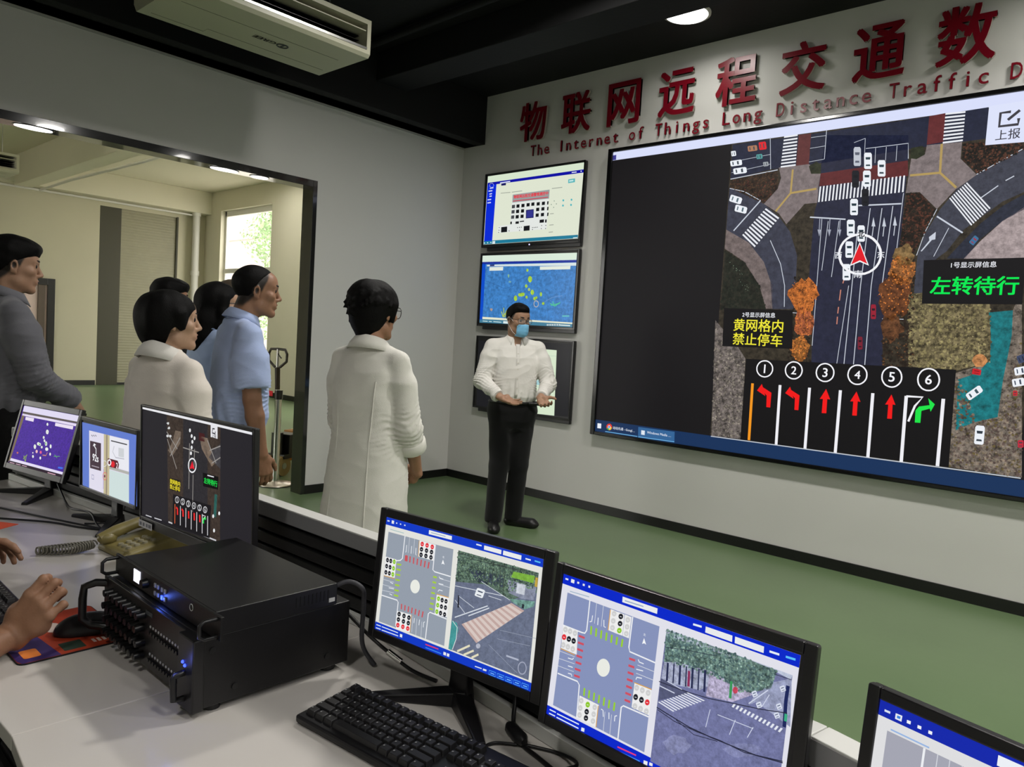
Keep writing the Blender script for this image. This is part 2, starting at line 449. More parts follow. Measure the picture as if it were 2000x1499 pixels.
# ------------------------------------------------------------------ what the displays show: kind, layer, colour, ..., points from the panel centre in mm (monitors: 0.1 mm)
LED_PICTURE = """P 0 21,19,21 0 -2110,-1185 2110,-1185 2110,1185 -2110,1185
P 1 216,222,250 0 -2110,1118 2110,1118 2110,1185 -2110,1185
P 1 20,48,88 0 -2110,-1185 2110,-1185 2110,-1085 -2110,-1085
P 1 52,46,36 0.7 -1030,-1078 945,-1078 945,1118 -1030,1118
P 2 34,38,58 0.25 -1024,1110 -310,1108 180,1112 616,1120 626,934 202,924 -350,898 -716,894 -1020,855
P 2 36,38,58 0.25 -329,1085 185,1014 197,864 196,646 194,331 140,55 136,-225 153,-506 -306,-539 -328,-91 -374,117 -375,266 -374,563 -358,635 -360,841
P 2 58,60,74 0.3 -1023,787 -901,749 -762,667 -624,550 -534,438 -470,269 -465,118 -454,-108 -618,-111 -650,90 -710,230 -837,375 -1024,480
P 2 112,100,98 0.4 -1024,480 -837,375 -710,230 -632,59 -618,-108 -666,-109 -729,59 -859,234 -1025,338
P 2 62,64,76 0.3 827,849 694,780 588,722 491,647 406,528 334,379 302,245 299,54 308,-82 378,-81 374,189 464,266 546,394 621,455 734,549 847,602
P 2 40,44,58 0.4 467,220 552,329 634,428 737,523 848,589 856,502 744,434 632,325 572,217
P 2 160,146,146 0.4 561,217 643,324 744,434 854,514 880,208
P 3 92,38,40 0.2 -352,828 195,853 206,754 -355,741
P 3 92,46,46 0.2 -528,1113 -441,1112 -439,901 -529,896
P 3 98,42,44 0.2 297,1116 387,1121 390,944 297,939
P 3 122,111,111 0.3 -653,902 -439,901 -352,828 -359,738 -360,628 -446,627 -565,493 -626,573 -744,650 -649,750 -631,824
P 3 126,115,115 0.3 214,862 292,882 298,936 493,930 493,829 588,722 480,641 388,530 281,645 200,646 207,740
P 4 42,46,30 0.6 -438,886 -388,914 -353,884 -351,826 -418,832
P 4 42,46,30 0.6 208,930 276,935 292,879 245,855 207,865
P 3 44,34,26 0.8 -1011,846 -659,880 -649,750 -745,654 -1024,792
P 3 44,32,24 0.9 206,642 281,643 385,520 322,373 271,246 219,110 190,304
P 3 46,34,26 0.9 503,919 627,915 803,886 827,849 598,727 501,825
P 2 38,38,30 0.7 -1020,327 -858,226 -728,51 -666,-112 -1019,-118
W 4 176,150,90 14 0 -550,876 -552,711 -651,590
W 4 176,150,90 14 0 -552,711 -372,725
W 4 176,150,90 14 0 382,934 387,755 484,654
W 4 176,150,90 14 0 387,755 216,756
B 4 232,234,240 10 0.5 -632,1118 -535,1119 -532,900 -640,898
B 4 232,234,240 9 0.5 387,1121 496,1116 496,935 387,934
B 4 232,234,240 24 0.45 -351,738 -354,632 187,654 187,759
B 4 232,234,240 11 0.5 -726,618 -621,542 -788,339 -892,433
B 4 232,234,240 9 0.5 540,681 677,515 584,416 451,591
W 4 200,206,218 9 0 -84,588 180,580
W 4 200,206,218 9 0 -401,532 -160,502
W 4 200,206,218 9 0 -771,676 -963,468
W 4 200,206,218 9 0 392,485 542,375
W 4 200,206,218 5 0 -8,565 -27,56 -29,-505
W 4 200,206,218 5 0 65,560 40,56 43,-500
W 4 200,206,218 5 0 130,569 107,55
W 4 200,206,218 4 0 187,647 173,194
W 4 200,206,218 5 0 -77,414 -84,-88 -91,-509
W 4 200,206,218 4 0 -103,56 -140,-513
W 4 200,206,218 4 0 -274,497 -290,160
W 4 200,206,218 4 0 -318,515 -313,-360
W 4 200,206,218 4 0 -202,493 -221,115
W 4 200,206,218 5 0 -674,384 -584,212 -542,58 -532,-94
W 4 200,206,218 4 0 464,409 394,235
W 4 200,206,218 6 0 705,646 622,581
W 4 200,206,218 6 0 781,695 740,672
W 4 200,206,218 4 0 -68,961 189,962 197,864
W 4 200,206,218 3 0 -7,957 -3,859
W 4 200,206,218 3 0 59,956 61,866
W 4 200,206,218 3 0 123,956 125,858
W 4 200,206,218 3 0 -77,1029 -73,909
W 4 200,206,218 3 0 -147,1010 -77,1029
W 4 200,206,218 4 0 -336,1122 -335,923
W 4 200,206,218 3 0 -439,1083 -336,1083
W 4 200,206,218 3 0 -440,1009 -333,1013
W 4 200,206,218 3 0 -440,916 -338,923
W 4 200,206,218 4 0 -735,1126 -713,894
W 4 200,206,218 3 0 -1022,982 -725,1002
W 4 200,206,218 3 0 -1015,902 -719,933
W 4 200,206,218 5 0 -1020,787 -901,752 -771,676
W 4 200,206,218 5 0 816,851 693,783 587,724
W 4 200,206,218 4 0 388,530 333,392 296,245
W 4 200,206,218 6 0 -1020,855 -660,885
W 4 200,206,218 4 0 125,-162 254,-162
W 4 200,206,218 4 0 -491,-132 -368,-140
W 5 200,130,110 7 0 -134,114 -142,71
W 5 200,130,110 7 0 -152,28 -155,-45
W 5 200,130,110 7 0 -157,-89 -159,-133
W 5 200,130,110 7 0 -159,-155 -159,-206
W 5 200,206,218 5 0 22,444 19,378
P 5 200,206,218 0 17,505 34,443 10,445
W 5 200,206,218 5 0 88,440 86,375
P 5 200,206,218 0 83,500 100,439 76,441
W 5 200,206,218 5 0 153,442 151,377
P 5 200,206,218 0 148,502 165,441 141,443
W 5 160,165,180 5 0 -332,516 -330,442
P 5 160,165,180 0 -342,443 -318,441 -326,395
W 5 160,165,180 5 0 -263,511 -262,438
P 5 160,165,180 0 -273,439 -250,438 -258,391
W 5 160,165,180 5 0 -195,507 -193,434
P 5 160,165,180 0 -204,435 -182,434 -189,388
P 5 200,206,218 0 318,272 362,337 358,358 394,389 395,342 376,339 324,269
P 6 236,240,246 0 -69,934 -35,930 -27,918 -19,830 -25,822 -61,826 -68,835 -76,924
P 7 40,60,70 0 -65,904 -34,901 -35,885 -62,888
P 7 40,60,70 0 -58,855 -33,853 -30,842 -59,845
P 6 236,240,246 0 20,875 54,871 62,859 69,772 64,764 28,768 21,777 14,865
P 7 40,60,70 0 24,845 55,842 54,826 27,829
P 7 40,60,70 0 31,797 55,794 58,783 30,786
P 6 236,240,246 0 -66,817 -32,813 -24,802 -16,713 -22,706 -58,709 -65,718 -73,807
P 7 40,60,70 0 -62,787 -31,784 -32,768 -59,771
P 7 40,60,70 0 -55,738 -30,736 -27,725 -56,728
P 6 236,240,246 0 -133,636 -98,633 -90,622 -83,532 -88,524 -126,527 -133,535 -140,626
P 7 40,60,70 0 -130,606 -97,603 -98,587 -126,589
P 7 40,60,70 0 -122,556 -97,555 -94,544 -123,546
P 6 236,240,246 0 -143,498 -108,496 -99,484 -92,394 -98,386 -135,388 -142,397 -150,487
P 7 40,60,70 0 -139,468 -106,466 -108,450 -135,451
P 7 40,60,70 0 -131,418 -106,417 -103,406 -133,407
P 6 236,240,246 0 -141,353 -106,351 -97,340 -90,250 -95,242 -133,243 -140,251 -147,342
P 7 40,60,70 0 -137,322 -104,321 -105,305 -133,306
P 7 40,60,70 0 -129,273 -104,272 -101,261 -131,262
P 6 236,240,246 0 -146,201 -111,200 -103,189 -95,99 -101,91 -139,91 -146,100 -153,190
P 7 40,60,70 0 -143,171 -110,170 -111,154 -139,154
P 7 40,60,70 0 -135,121 -110,121 -106,110 -136,110
P 6 236,240,246 0 -72,456 -40,454 -32,443 -24,354 -30,346 -64,348 -71,356 -78,446
P 7 40,60,70 0 -69,426 -38,425 -39,409 -65,410
P 7 40,60,70 0 -61,377 -38,376 -35,365 -62,367
P 6 190,195,205 0 -140,980 -107,976 -99,962 -90,859 -96,850 -131,854 -137,864 -146,968
P 7 90,95,110 0 -136,945 -105,941 -106,923 -132,926
P 7 90,95,110 0 -128,888 -104,885 -101,872 -129,875
P 6 22,24,32 0 -138,825 -105,821 -97,809 -90,715 -95,707 -130,710 -137,719 -144,814
P 7 12,14,20 0 -134,793 -104,790 -105,773 -131,776
P 7 12,14,20 0 -127,741 -103,739 -100,727 -128,730
P 6 22,24,32 0 -66,697 -34,694 -26,682 -18,589 -23,581 -58,583 -64,592 -72,686
P 7 12,14,20 0 -62,666 -32,663 -33,646 -59,648
P 7 12,14,20 0 -55,614 -32,612 -28,601 -56,603
P 6 150,30,50 0 53,-69 75,-69 81,-78 87,-157 84,-165 60,-165 55,-158 49,-79
P 7 40,20,30 0 56,-95 77,-95 76,-110 59,-110
P 7 40,20,30 0 62,-139 78,-138 80,-148 61,-148
P 6 120,30,48 0 -12,-285 9,-284 14,-292 20,-363 16,-369 -6,-371 -10,-364 -16,-293
P 7 40,20,30 0 -10,-308 10,-307 9,-320 -7,-321
P 7 40,20,30 0 -4,-347 11,-346 13,-354 -5,-355
P 6 236,240,246 0 -941,986 -935,956 -942,950 -1017,948 -1025,954 -1033,985 -1027,990 -952,992
P 7 60,70,80 0 -966,984 -960,957 -974,959 -979,982
P 7 60,70,80 0 -1006,980 -1001,959 -1010,957 -1016,982
P 6 236,240,246 0 -900,926 -893,895 -901,888 -987,886 -996,891 -1004,925 -997,931 -912,933
P 7 60,70,80 0 -928,925 -921,896 -937,897 -943,922
P 7 60,70,80 0 -974,920 -968,898 -978,895 -985,922
P 6 236,240,246 0 -994,1057 -988,1030 -990,1024 -1021,1023 -1025,1028 -1032,1057 -1030,1062 -999,1062
P 7 60,70,80 0 -1004,1056 -998,1030 -1004,1032 -1009,1054
P 7 60,70,80 0 -1020,1052 -1016,1033 -1019,1031 -1024,1054
P 6 80,150,150 0 -785,1009 -780,985 -783,979 -821,979 -825,983 -831,1009 -828,1014 -791,1014
P 7 60,70,80 0 -798,1008 -792,985 -800,987 -804,1006
P 7 60,70,80 0 -817,1005 -814,988 -818,986 -822,1007
P 6 220,30,40 0 -764,1091 -755,1052 -759,1043 -804,1043 -810,1050 -819,1092 -817,1100 -772,1100
P 7 60,70,80 0 -779,1090 -771,1053 -779,1056 -786,1087
P 7 60,70,80 0 -802,1085 -796,1057 -801,1054 -809,1088
P 6 170,120,90 0 -831,1077 -824,1048 -830,1042 -889,1042 -896,1047 -903,1078 -899,1083 -839,1083
P 7 60,70,80 0 -850,1076 -844,1049 -855,1051 -860,1074
P 7 60,70,80 0 -882,1073 -877,1052 -884,1050 -890,1075
P 6 160,165,170 0 -735,948 -730,926 -733,921 -764,920 -768,924 -774,948 -772,952 -740,952
P 7 60,70,80 0 -745,947 -741,926 -747,928 -751,945
P 7 60,70,80 0 -762,944 -758,928 -762,927 -766,945
P 6 236,240,246 0 -913,698 -922,665 -934,662 -1011,690 -1017,699 -1007,735 -998,738 -921,709
P 7 90,110,120 0 -939,707 -948,676 -961,684 -954,710
P 7 90,110,120 0 -982,719 -989,695 -999,696 -991,725
P 6 236,240,246 0 -868,627 -874,593 -885,589 -962,612 -968,620 -962,657 -953,661 -876,637
P 7 90,110,120 0 -894,634 -900,602 -913,609 -908,636
P 7 90,110,120 0 -937,643 -941,619 -951,619 -946,648
P 6 60,110,150 0 612,355 629,339 630,332 607,297 602,296 583,313 582,320 606,354
P 7 170,40,60 0 605,343 621,328 616,323 602,336
P 7 170,40,60 0 594,322 606,311 605,306 590,319
P 5 172,96,40 0.9 -292,-9 -311,28 -313,51 -350,92 -377,117 -398,87 -427,110 -443,83 -468,73 -480,48 -514,25 -517,-10 -492,-42 -476,-69 -446,-115 -424,-132 -405,-141 -376,-126 -352,-128 -330,-116 -323,-70 -328,-42
P 5 160,86,52 0.9 -312,-203 -314,-175 -338,-139 -342,-117 -363,-124 -379,-116 -400,-86 -422,-111 -436,-117 -441,-149 -447,-177 -441,-207 -447,-234 -447,-257 -429,-278 -404,-286 -385,-299 -366,-287 -349,-289 -323,-282 -323,-264 -314,-229
P 5 146,92,40 0.9 -335,-383 -325,-358 -356,-334 -364,-311 -383,-297 -397,-290 -414,-304 -428,-315 -441,-325 -457,-335 -464,-371 -470,-390 -450,-418 -453,-435 -438,-439 -421,-460 -398,-477 -379,-483 -360,-460 -344,-435 -345,-433 -336,-403
P 5 136,86,44 0.9 292,150 296,178 292,205 263,204 242,240 223,234 198,255 184,251 160,221 151,205 152,177 145,153 135,127 168,104 163,79 199,60 215,57 236,62 254,54 281,72 286,112 299,124
P 5 96,56,30 0.9 268,-14 282,23 278,56 254,92 214,115 196,121 163,147 136,98 117,81 90,63 86,21 109,-15 93,-54 112,-102 127,-134 161,-161 188,-178 215,-128 251,-144 274,-123 266,-92 280,-60
P 5 92,58,34 0.9 265,-214 234,-192 230,-160 217,-145 206,-129 189,-121 174,-144 149,-140 134,-145 127,-175 118,-192 124,-218 132,-249 136,-265 146,-285 163,-285 189,-324 204,-307 221,-281 234,-291 234,-256 263,-239
P 5 120,96,60 0.9 286,245 266,263 270,291 264,290 245,322 225,323 206,302 189,300 177,296 167,294 162,266 156,250 153,234 180,216 183,200 203,177 216,192 233,190 257,183 274,188 274,207 282,230
S 4 70,50,34 255 9 -1011,846 -659,880 -649,750 -745,654 -1024,792
S 4 86,46,36 102 7 -1011,846 -655,827 -657,750 -745,654
S 4 80,46,34 340 9 206,642 281,643 385,520 322,373 271,246 219,110 190,304
S 4 30,26,20 272 12 206,642 281,643 385,520 322,373 271,246 219,110 190,304
S 4 84,52,38 272 9 503,919 627,915 803,886 827,849 598,727 501,825
S 4 24,22,18 204 13 503,919 627,915 803,886 827,849 598,727 501,825
S 3 30,34,26 340 16 -1020,327 -858,226 -728,51 -666,-112 -1019,-118
S 4 120,140,120 23 5 -997,254 -869,155 -773,-3 -803,-35
S 3 34,26,20 272 13 -480,119 -372,87 -307,-524 -473,-536
S 3 40,30,22 442 14 111,83 283,246 343,-478 152,-492
S 3 96,66,40 153 8 111,83 283,246 343,-478 152,-492
S 6 206,120,52 78 7 -303,-9 -325,-96 -391,-133 -465,-98 -502,-10 -480,78 -412,113 -339,77
S 6 96,52,26 68 7 -303,-9 -325,-96 -391,-133 -465,-98 -502,-10 -480,78 -412,113 -339,77
S 6 206,120,52 78 7 -307,-203 -322,-277 -372,-310 -428,-281 -457,-207 -441,-132 -390,-100 -334,-129
S 6 96,52,26 68 7 -307,-203 -322,-277 -372,-310 -428,-281 -457,-207 -441,-132 -390,-100 -334,-129
S 6 206,120,52 78 7 -329,-383 -344,-446 -390,-474 -442,-452 -468,-390 -452,-327 -405,-299 -354,-322
S 6 96,52,26 68 7 -329,-383 -344,-446 -390,-474 -442,-452 -468,-390 -452,-327 -405,-299 -354,-322
S 6 206,120,52 78 7 301,150 282,82 226,55 164,83 133,153 152,221 210,248 271,218
S 6 96,52,26 68 7 301,150 282,82 226,55 164,83 133,153 152,221 210,248 271,218
S 6 206,120,52 78 7 294,-14 273,-115 203,-159 124,-118 84,-15 107,88 178,130 256,87
S 6 96,52,26 68 7 294,-14 273,-115 203,-159 124,-118 84,-15 107,88 178,130 256,87
S 4 134,124,84 442 13 269,2 713,29 755,-405 575,-471 307,-462
S 4 80,72,50 442 13 269,2 713,29 755,-405 575,-471 307,-462
S 4 158,148,106 204 5 269,2 713,29 755,-405 575,-471 307,-462
S 4 134,126,114 272 11 -1057,-202 -965,-399 -792,-480 -783,-1078 -1018,-1084
S 4 82,76,70 306 11 -1057,-202 -965,-399 -792,-480 -783,-1078 -1018,-1084
S 4 132,118,102 272 11 576,-485 614,-522 705,-770 816,-731 852,-504 893,-202 965,-1071 582,-1067
S 4 88,74,68 374 12 576,-485 614,-522 705,-770 816,-731 852,-504 893,-202 965,-1071 582,-1067
S 4 96,84,52 204 11 576,-485 614,-522 705,-770 816,-731 852,-504 893,-202 965,-1071 582,-1067
P 3 108,98,70 0.9 269,2 713,29 755,-405 575,-471 307,-462
P 3 104,96,92 0.9 -1057,-202 -860,-394 -792,-480 -783,-1078 -1018,-1084
P 3 112,102,92 0.9 576,-485 755,-405 874,29 965,-1071 582,-1067
P 4 22,112,118 0.5 719,-109 840,-94 847,-243 825,-506 816,-731 694,-778 605,-837 591,-524 692,-476 748,-392 742,-247
P 5 190,130,80 0.6 738,-400 729,-380 713,-364 694,-360 675,-367 662,-382 656,-405 669,-423 680,-441 701,-437 716,-436 727,-423
P 6 200,30,40 0 671,-450 703,-455 710,-459 708,-488 702,-489 668,-485 662,-482 664,-453
P 7 120,20,30 0 672,-460 702,-464 699,-469 674,-466
P 7 120,20,30 0 674,-476 697,-479 699,-483 672,-479
P 6 236,240,246 0 710,-552 728,-577 725,-588 669,-643 660,-644 641,-618 643,-608 700,-553
P 7 60,80,90 0 692,-571 709,-594 697,-602 683,-583
P 7 60,80,90 0 663,-604 676,-621 670,-630 655,-609
P 6 236,240,246 0 714,-793 750,-792 757,-804 758,-898 752,-907 714,-908 708,-900 707,-805
P 7 50,60,70 0 716,-825 749,-824 746,-841 719,-842
P 7 50,60,70 0 720,-876 745,-876 748,-887 718,-888
P 6 236,240,246 0 933,-423 940,-455 936,-463 888,-477 882,-473 874,-439 878,-432 926,-418
P 7 60,70,90 0 917,-429 924,-458 915,-458 909,-434
P 7 60,70,90 0 892,-440 897,-462 892,-466 886,-439
P 6 236,240,246 0 928,-491 935,-522 931,-531 883,-545 877,-541 869,-507 872,-500 920,-486
P 7 60,70,90 0 912,-496 919,-526 910,-526 904,-501
P 7 60,70,90 0 887,-508 892,-530 887,-534 880,-507
P 6 60,70,100 0 921,-351 932,-381 931,-389 899,-406 894,-402 881,-370 882,-363 914,-347
P 7 30,34,50 0 910,-358 921,-385 915,-386 906,-363
P 7 30,34,50 0 894,-370 903,-391 900,-396 890,-370
P 6 190,40,50 0 883,-566 898,-565 902,-568 904,-593 901,-596 885,-597 882,-595 880,-570
P 7 40,60,70 0 884,-575 898,-573 897,-578 886,-579
P 7 40,60,70 0 887,-588 898,-588 899,-590 886,-592
P 6 190,40,60 0 932,-854 951,-852 956,-855 959,-891 955,-895 935,-898 931,-895 928,-859
P 7 40,60,70 0 933,-866 951,-864 951,-870 935,-872
P 7 40,60,70 0 937,-886 951,-884 953,-888 936,-890
P 7 14,12,14 0 -992,-109 -469,-117 -450,-389 -983,-397
P 7 14,12,14 0 -787,-480 576,-464 586,-1070 -783,-1081
T 9 232,234,240 251 0.012 -717,-155 2号显示屏信息
T 9 236,228,60 378 0.012 -716,-232 黄网格内
T 9 236,228,60 378 0.012 -714,-335 禁止停车
W 9 245,245,250 9 1 -580,-540 -580,-553 -584,-566 -590,-577 -598,-587 -609,-595 -621,-600 -634,-603 -647,-602 -660,-599 -672,-593 -682,-584 -690,-574 -696,-561 -698,-548 -698,-535 -694,-522 -688,-511 -680,-501 -669,-493 -656,-488 -643,-486 -630,-486 -617,-490 -606,-496 -596,-505 -588,-515 -582,-527
T 9 245,245,250 37 0.012 -639,-544 1
W 9 245,245,250 9 1 -367,-536 -368,-549 -371,-562 -377,-574 -386,-584 -396,-592 -408,-598 -421,-600 -435,-600 -448,-596 -459,-590 -470,-581 -478,-570 -483,-558 -486,-544 -486,-531 -482,-518 -476,-506 -467,-496 -456,-488 -444,-482 -431,-480 -418,-481 -405,-484 -393,-491 -383,-500 -375,-510 -370,-523
T 9 245,245,250 37 0.012 -426,-540 2
W 9 245,245,250 9 1 -151,-536 -151,-549 -154,-562 -160,-575 -169,-585 -179,-593 -191,-599 -204,-601 -218,-601 -230,-597 -242,-591 -253,-582 -261,-571 -266,-558 -269,-544 -268,-530 -265,-517 -259,-505 -250,-494 -240,-486 -228,-481 -214,-478 -201,-479 -188,-483 -177,-489 -167,-498 -159,-509 -153,-522
T 9 245,245,250 37 0.012 -209,-540 3
W 9 245,245,250 9 1 62,-534 62,-549 59,-563 53,-575 44,-586 33,-595 21,-601 8,-603 -6,-603 -19,-599 -31,-592 -41,-583 -49,-571 -55,-558 -58,-544 -57,-529 -54,-515 -48,-502 -39,-491 -28,-483 -16,-477 -3,-475 11,-475 24,-479 36,-486 46,-496 54,-507 60,-520
T 9 245,245,250 37 0.012 3,-539 4
W 9 245,245,250 9 1 274,-533 274,-547 271,-561 265,-574 256,-585 246,-594 234,-600 221,-603 207,-602 194,-598 182,-592 172,-582 164,-570 158,-556 156,-542 156,-527 159,-513 165,-500 174,-489 185,-480 197,-474 210,-472 223,-473 236,-476 248,-484 258,-493 266,-505 271,-518
T 9 245,245,250 37 0.012 215,-537 5
W 9 245,245,250 9 1 490,-532 490,-548 487,-563 481,-576 472,-588 461,-597 449,-604 436,-606 422,-606 409,-602 396,-595 386,-584 377,-572 372,-558 369,-542 369,-527 372,-512 379,-498 387,-486 398,-477 411,-471 424,-468 438,-469 451,-473 463,-480 474,-491 482,-503 487,-517
T 9 245,245,250 38 0.012 430,-537 6
W 9 242,150,28 20 0 -722,-657 -716,-1077
W 9 240,240,245 20 0 -516,-652 -510,-1081
W 9 240,240,245 20 0 -306,-653 -303,-1080
W 9 240,240,245 20 0 -98,-652 -97,-1080
W 9 240,240,245 20 0 109,-653 113,-1080
W 9 240,240,245 20 0 311,-652 316,-1079
W 9 240,240,245 20 0 522,-650 524,-1073
P 9 240,18,18 0 -684,-706 -651,-656 -641,-679 -575,-713 -575,-820 -604,-820 -608,-736 -626,-721 -618,-741
P 9 240,18,18 0 -474,-706 -443,-657 -434,-680 -371,-713 -371,-818 -399,-818 -402,-735 -419,-721 -411,-741
P 9 240,18,18 0 -193,-652 -160,-721 -180,-720 -178,-818 -209,-820 -209,-722 -230,-724
P 9 240,18,18 0 6,-651 37,-718 19,-716 21,-812 -8,-814 -9,-719 -29,-721
P 9 240,18,18 0 223,-651 252,-716 235,-715 238,-808 210,-810 209,-718 190,-720
P 9 24,226,70 0 374,-816 372,-739 390,-712 449,-697 438,-655 478,-689 458,-738 452,-719 406,-738 406,-815
W 9 240,240,245 13 0 311,-654 406,-651 366,-711 336,-814
W 3 190,196,205 7 0 -1022,-1088 960,-1076
P 3 235,240,250 0 -2083,-1115 -2044,-1114 -2043,-1156 -2082,-1157
P 3 218,60,48 0 -1931,-1128 -1933,-1120 -1938,-1113 -1945,-1107 -1953,-1104 -1962,-1104 -1971,-1107 -1979,-1112 -1985,-1118 -1989,-1127 -1989,-1136 -1987,-1144 -1982,-1152 -1975,-1157 -1967,-1160 -1958,-1160 -1949,-1158 -1941,-1153 -1935,-1146 -1932,-1137
P 4 60,160,80 0 -1986,-1147 -1960,-1132 -1962,-1161 -1981,-1155
P 4 240,196,50 0 -1931,-1134 -1960,-1132 -1962,-1161 -1942,-1154
P 5 235,240,250 0 -1947,-1130 -1948,-1126 -1950,-1123 -1953,-1120 -1957,-1119 -1961,-1119 -1965,-1120 -1969,-1122 -1972,-1126 -1973,-1130 -1974,-1134 -1973,-1138 -1970,-1141 -1967,-1144 -1963,-1145 -1959,-1145 -1955,-1144 -1951,-1142 -1949,-1138 -1947,-1134
P 6 70,120,220 0 -1951,-1131 -1952,-1128 -1953,-1126 -1955,-1124 -1958,-1123 -1961,-1123 -1964,-1124 -1966,-1125 -1968,-1128 -1969,-1130 -1969,-1133 -1968,-1136 -1967,-1138 -1965,-1140 -1962,-1141 -1959,-1141 -1957,-1141 -1954,-1139 -1952,-1137 -1951,-1134
T 4 220,228,240 217 0.01 -1813,-1136 动动先通 - Googl…
W 4 110,180,230 6 0 -1998,-1176 -1675,-1176
P 2 52,100,150 0 -1673,-1097 -1335,-1094 -1331,-1172 -1669,-1175
P 3 220,230,240 0 -1642,-1120 -1608,-1120 -1607,-1156 -1641,-1156
T 4 220,228,240 222 0.01 -1475,-1130 Windows Media …
W 4 110,180,230 6 0 -1667,-1178 -1331,-1174
P 7 14,12,15 0 341,214 879,214 883,-59 352,-61
T 9 232,234,240 241 0.012 616,179 1号显示屏信息
T 9 18,232,84 468 0.02 625,52 左转待行
P 7 220,226,250 0 619,1125 855,1128 876,885 618,894
W 9 60,58,66 16 0 734,1074 682,1074 681,996 775,995 776,1030
W 9 60,58,66 16 0 722,1028 778,1076
T 9 60,58,66 125 0.006 729,944 上报
W 9 244,244,248 15 1 84,259 83,230 75,203 62,179 43,159 20,144 -7,134 -36,132 -66,135 -95,146 -122,162 -145,183 -164,209 -176,238 -182,268 -181,297 -173,325 -159,350 -139,370 -115,384 -87,393 -58,394 -28,390 1,379 27,362 49,340 66,315 78,288
P 9 244,244,248 0 -55,346 16,186 -43,213 -107,186
P 10 226,20,34 0 -54,332 4,199 -44,223 -98,197
T 11 30,30,40 46 0.03 -51,398 北
T 10 232,234,240 45 0.01 -186,260 西
T 10 232,234,240 45 0.01 84,256 东
T 11 232,234,240 49 0.01 -50,132 南
P 3 60,60,140 0 -2108,1160 -2073,1162 -2072,1120 -2105,1120"""
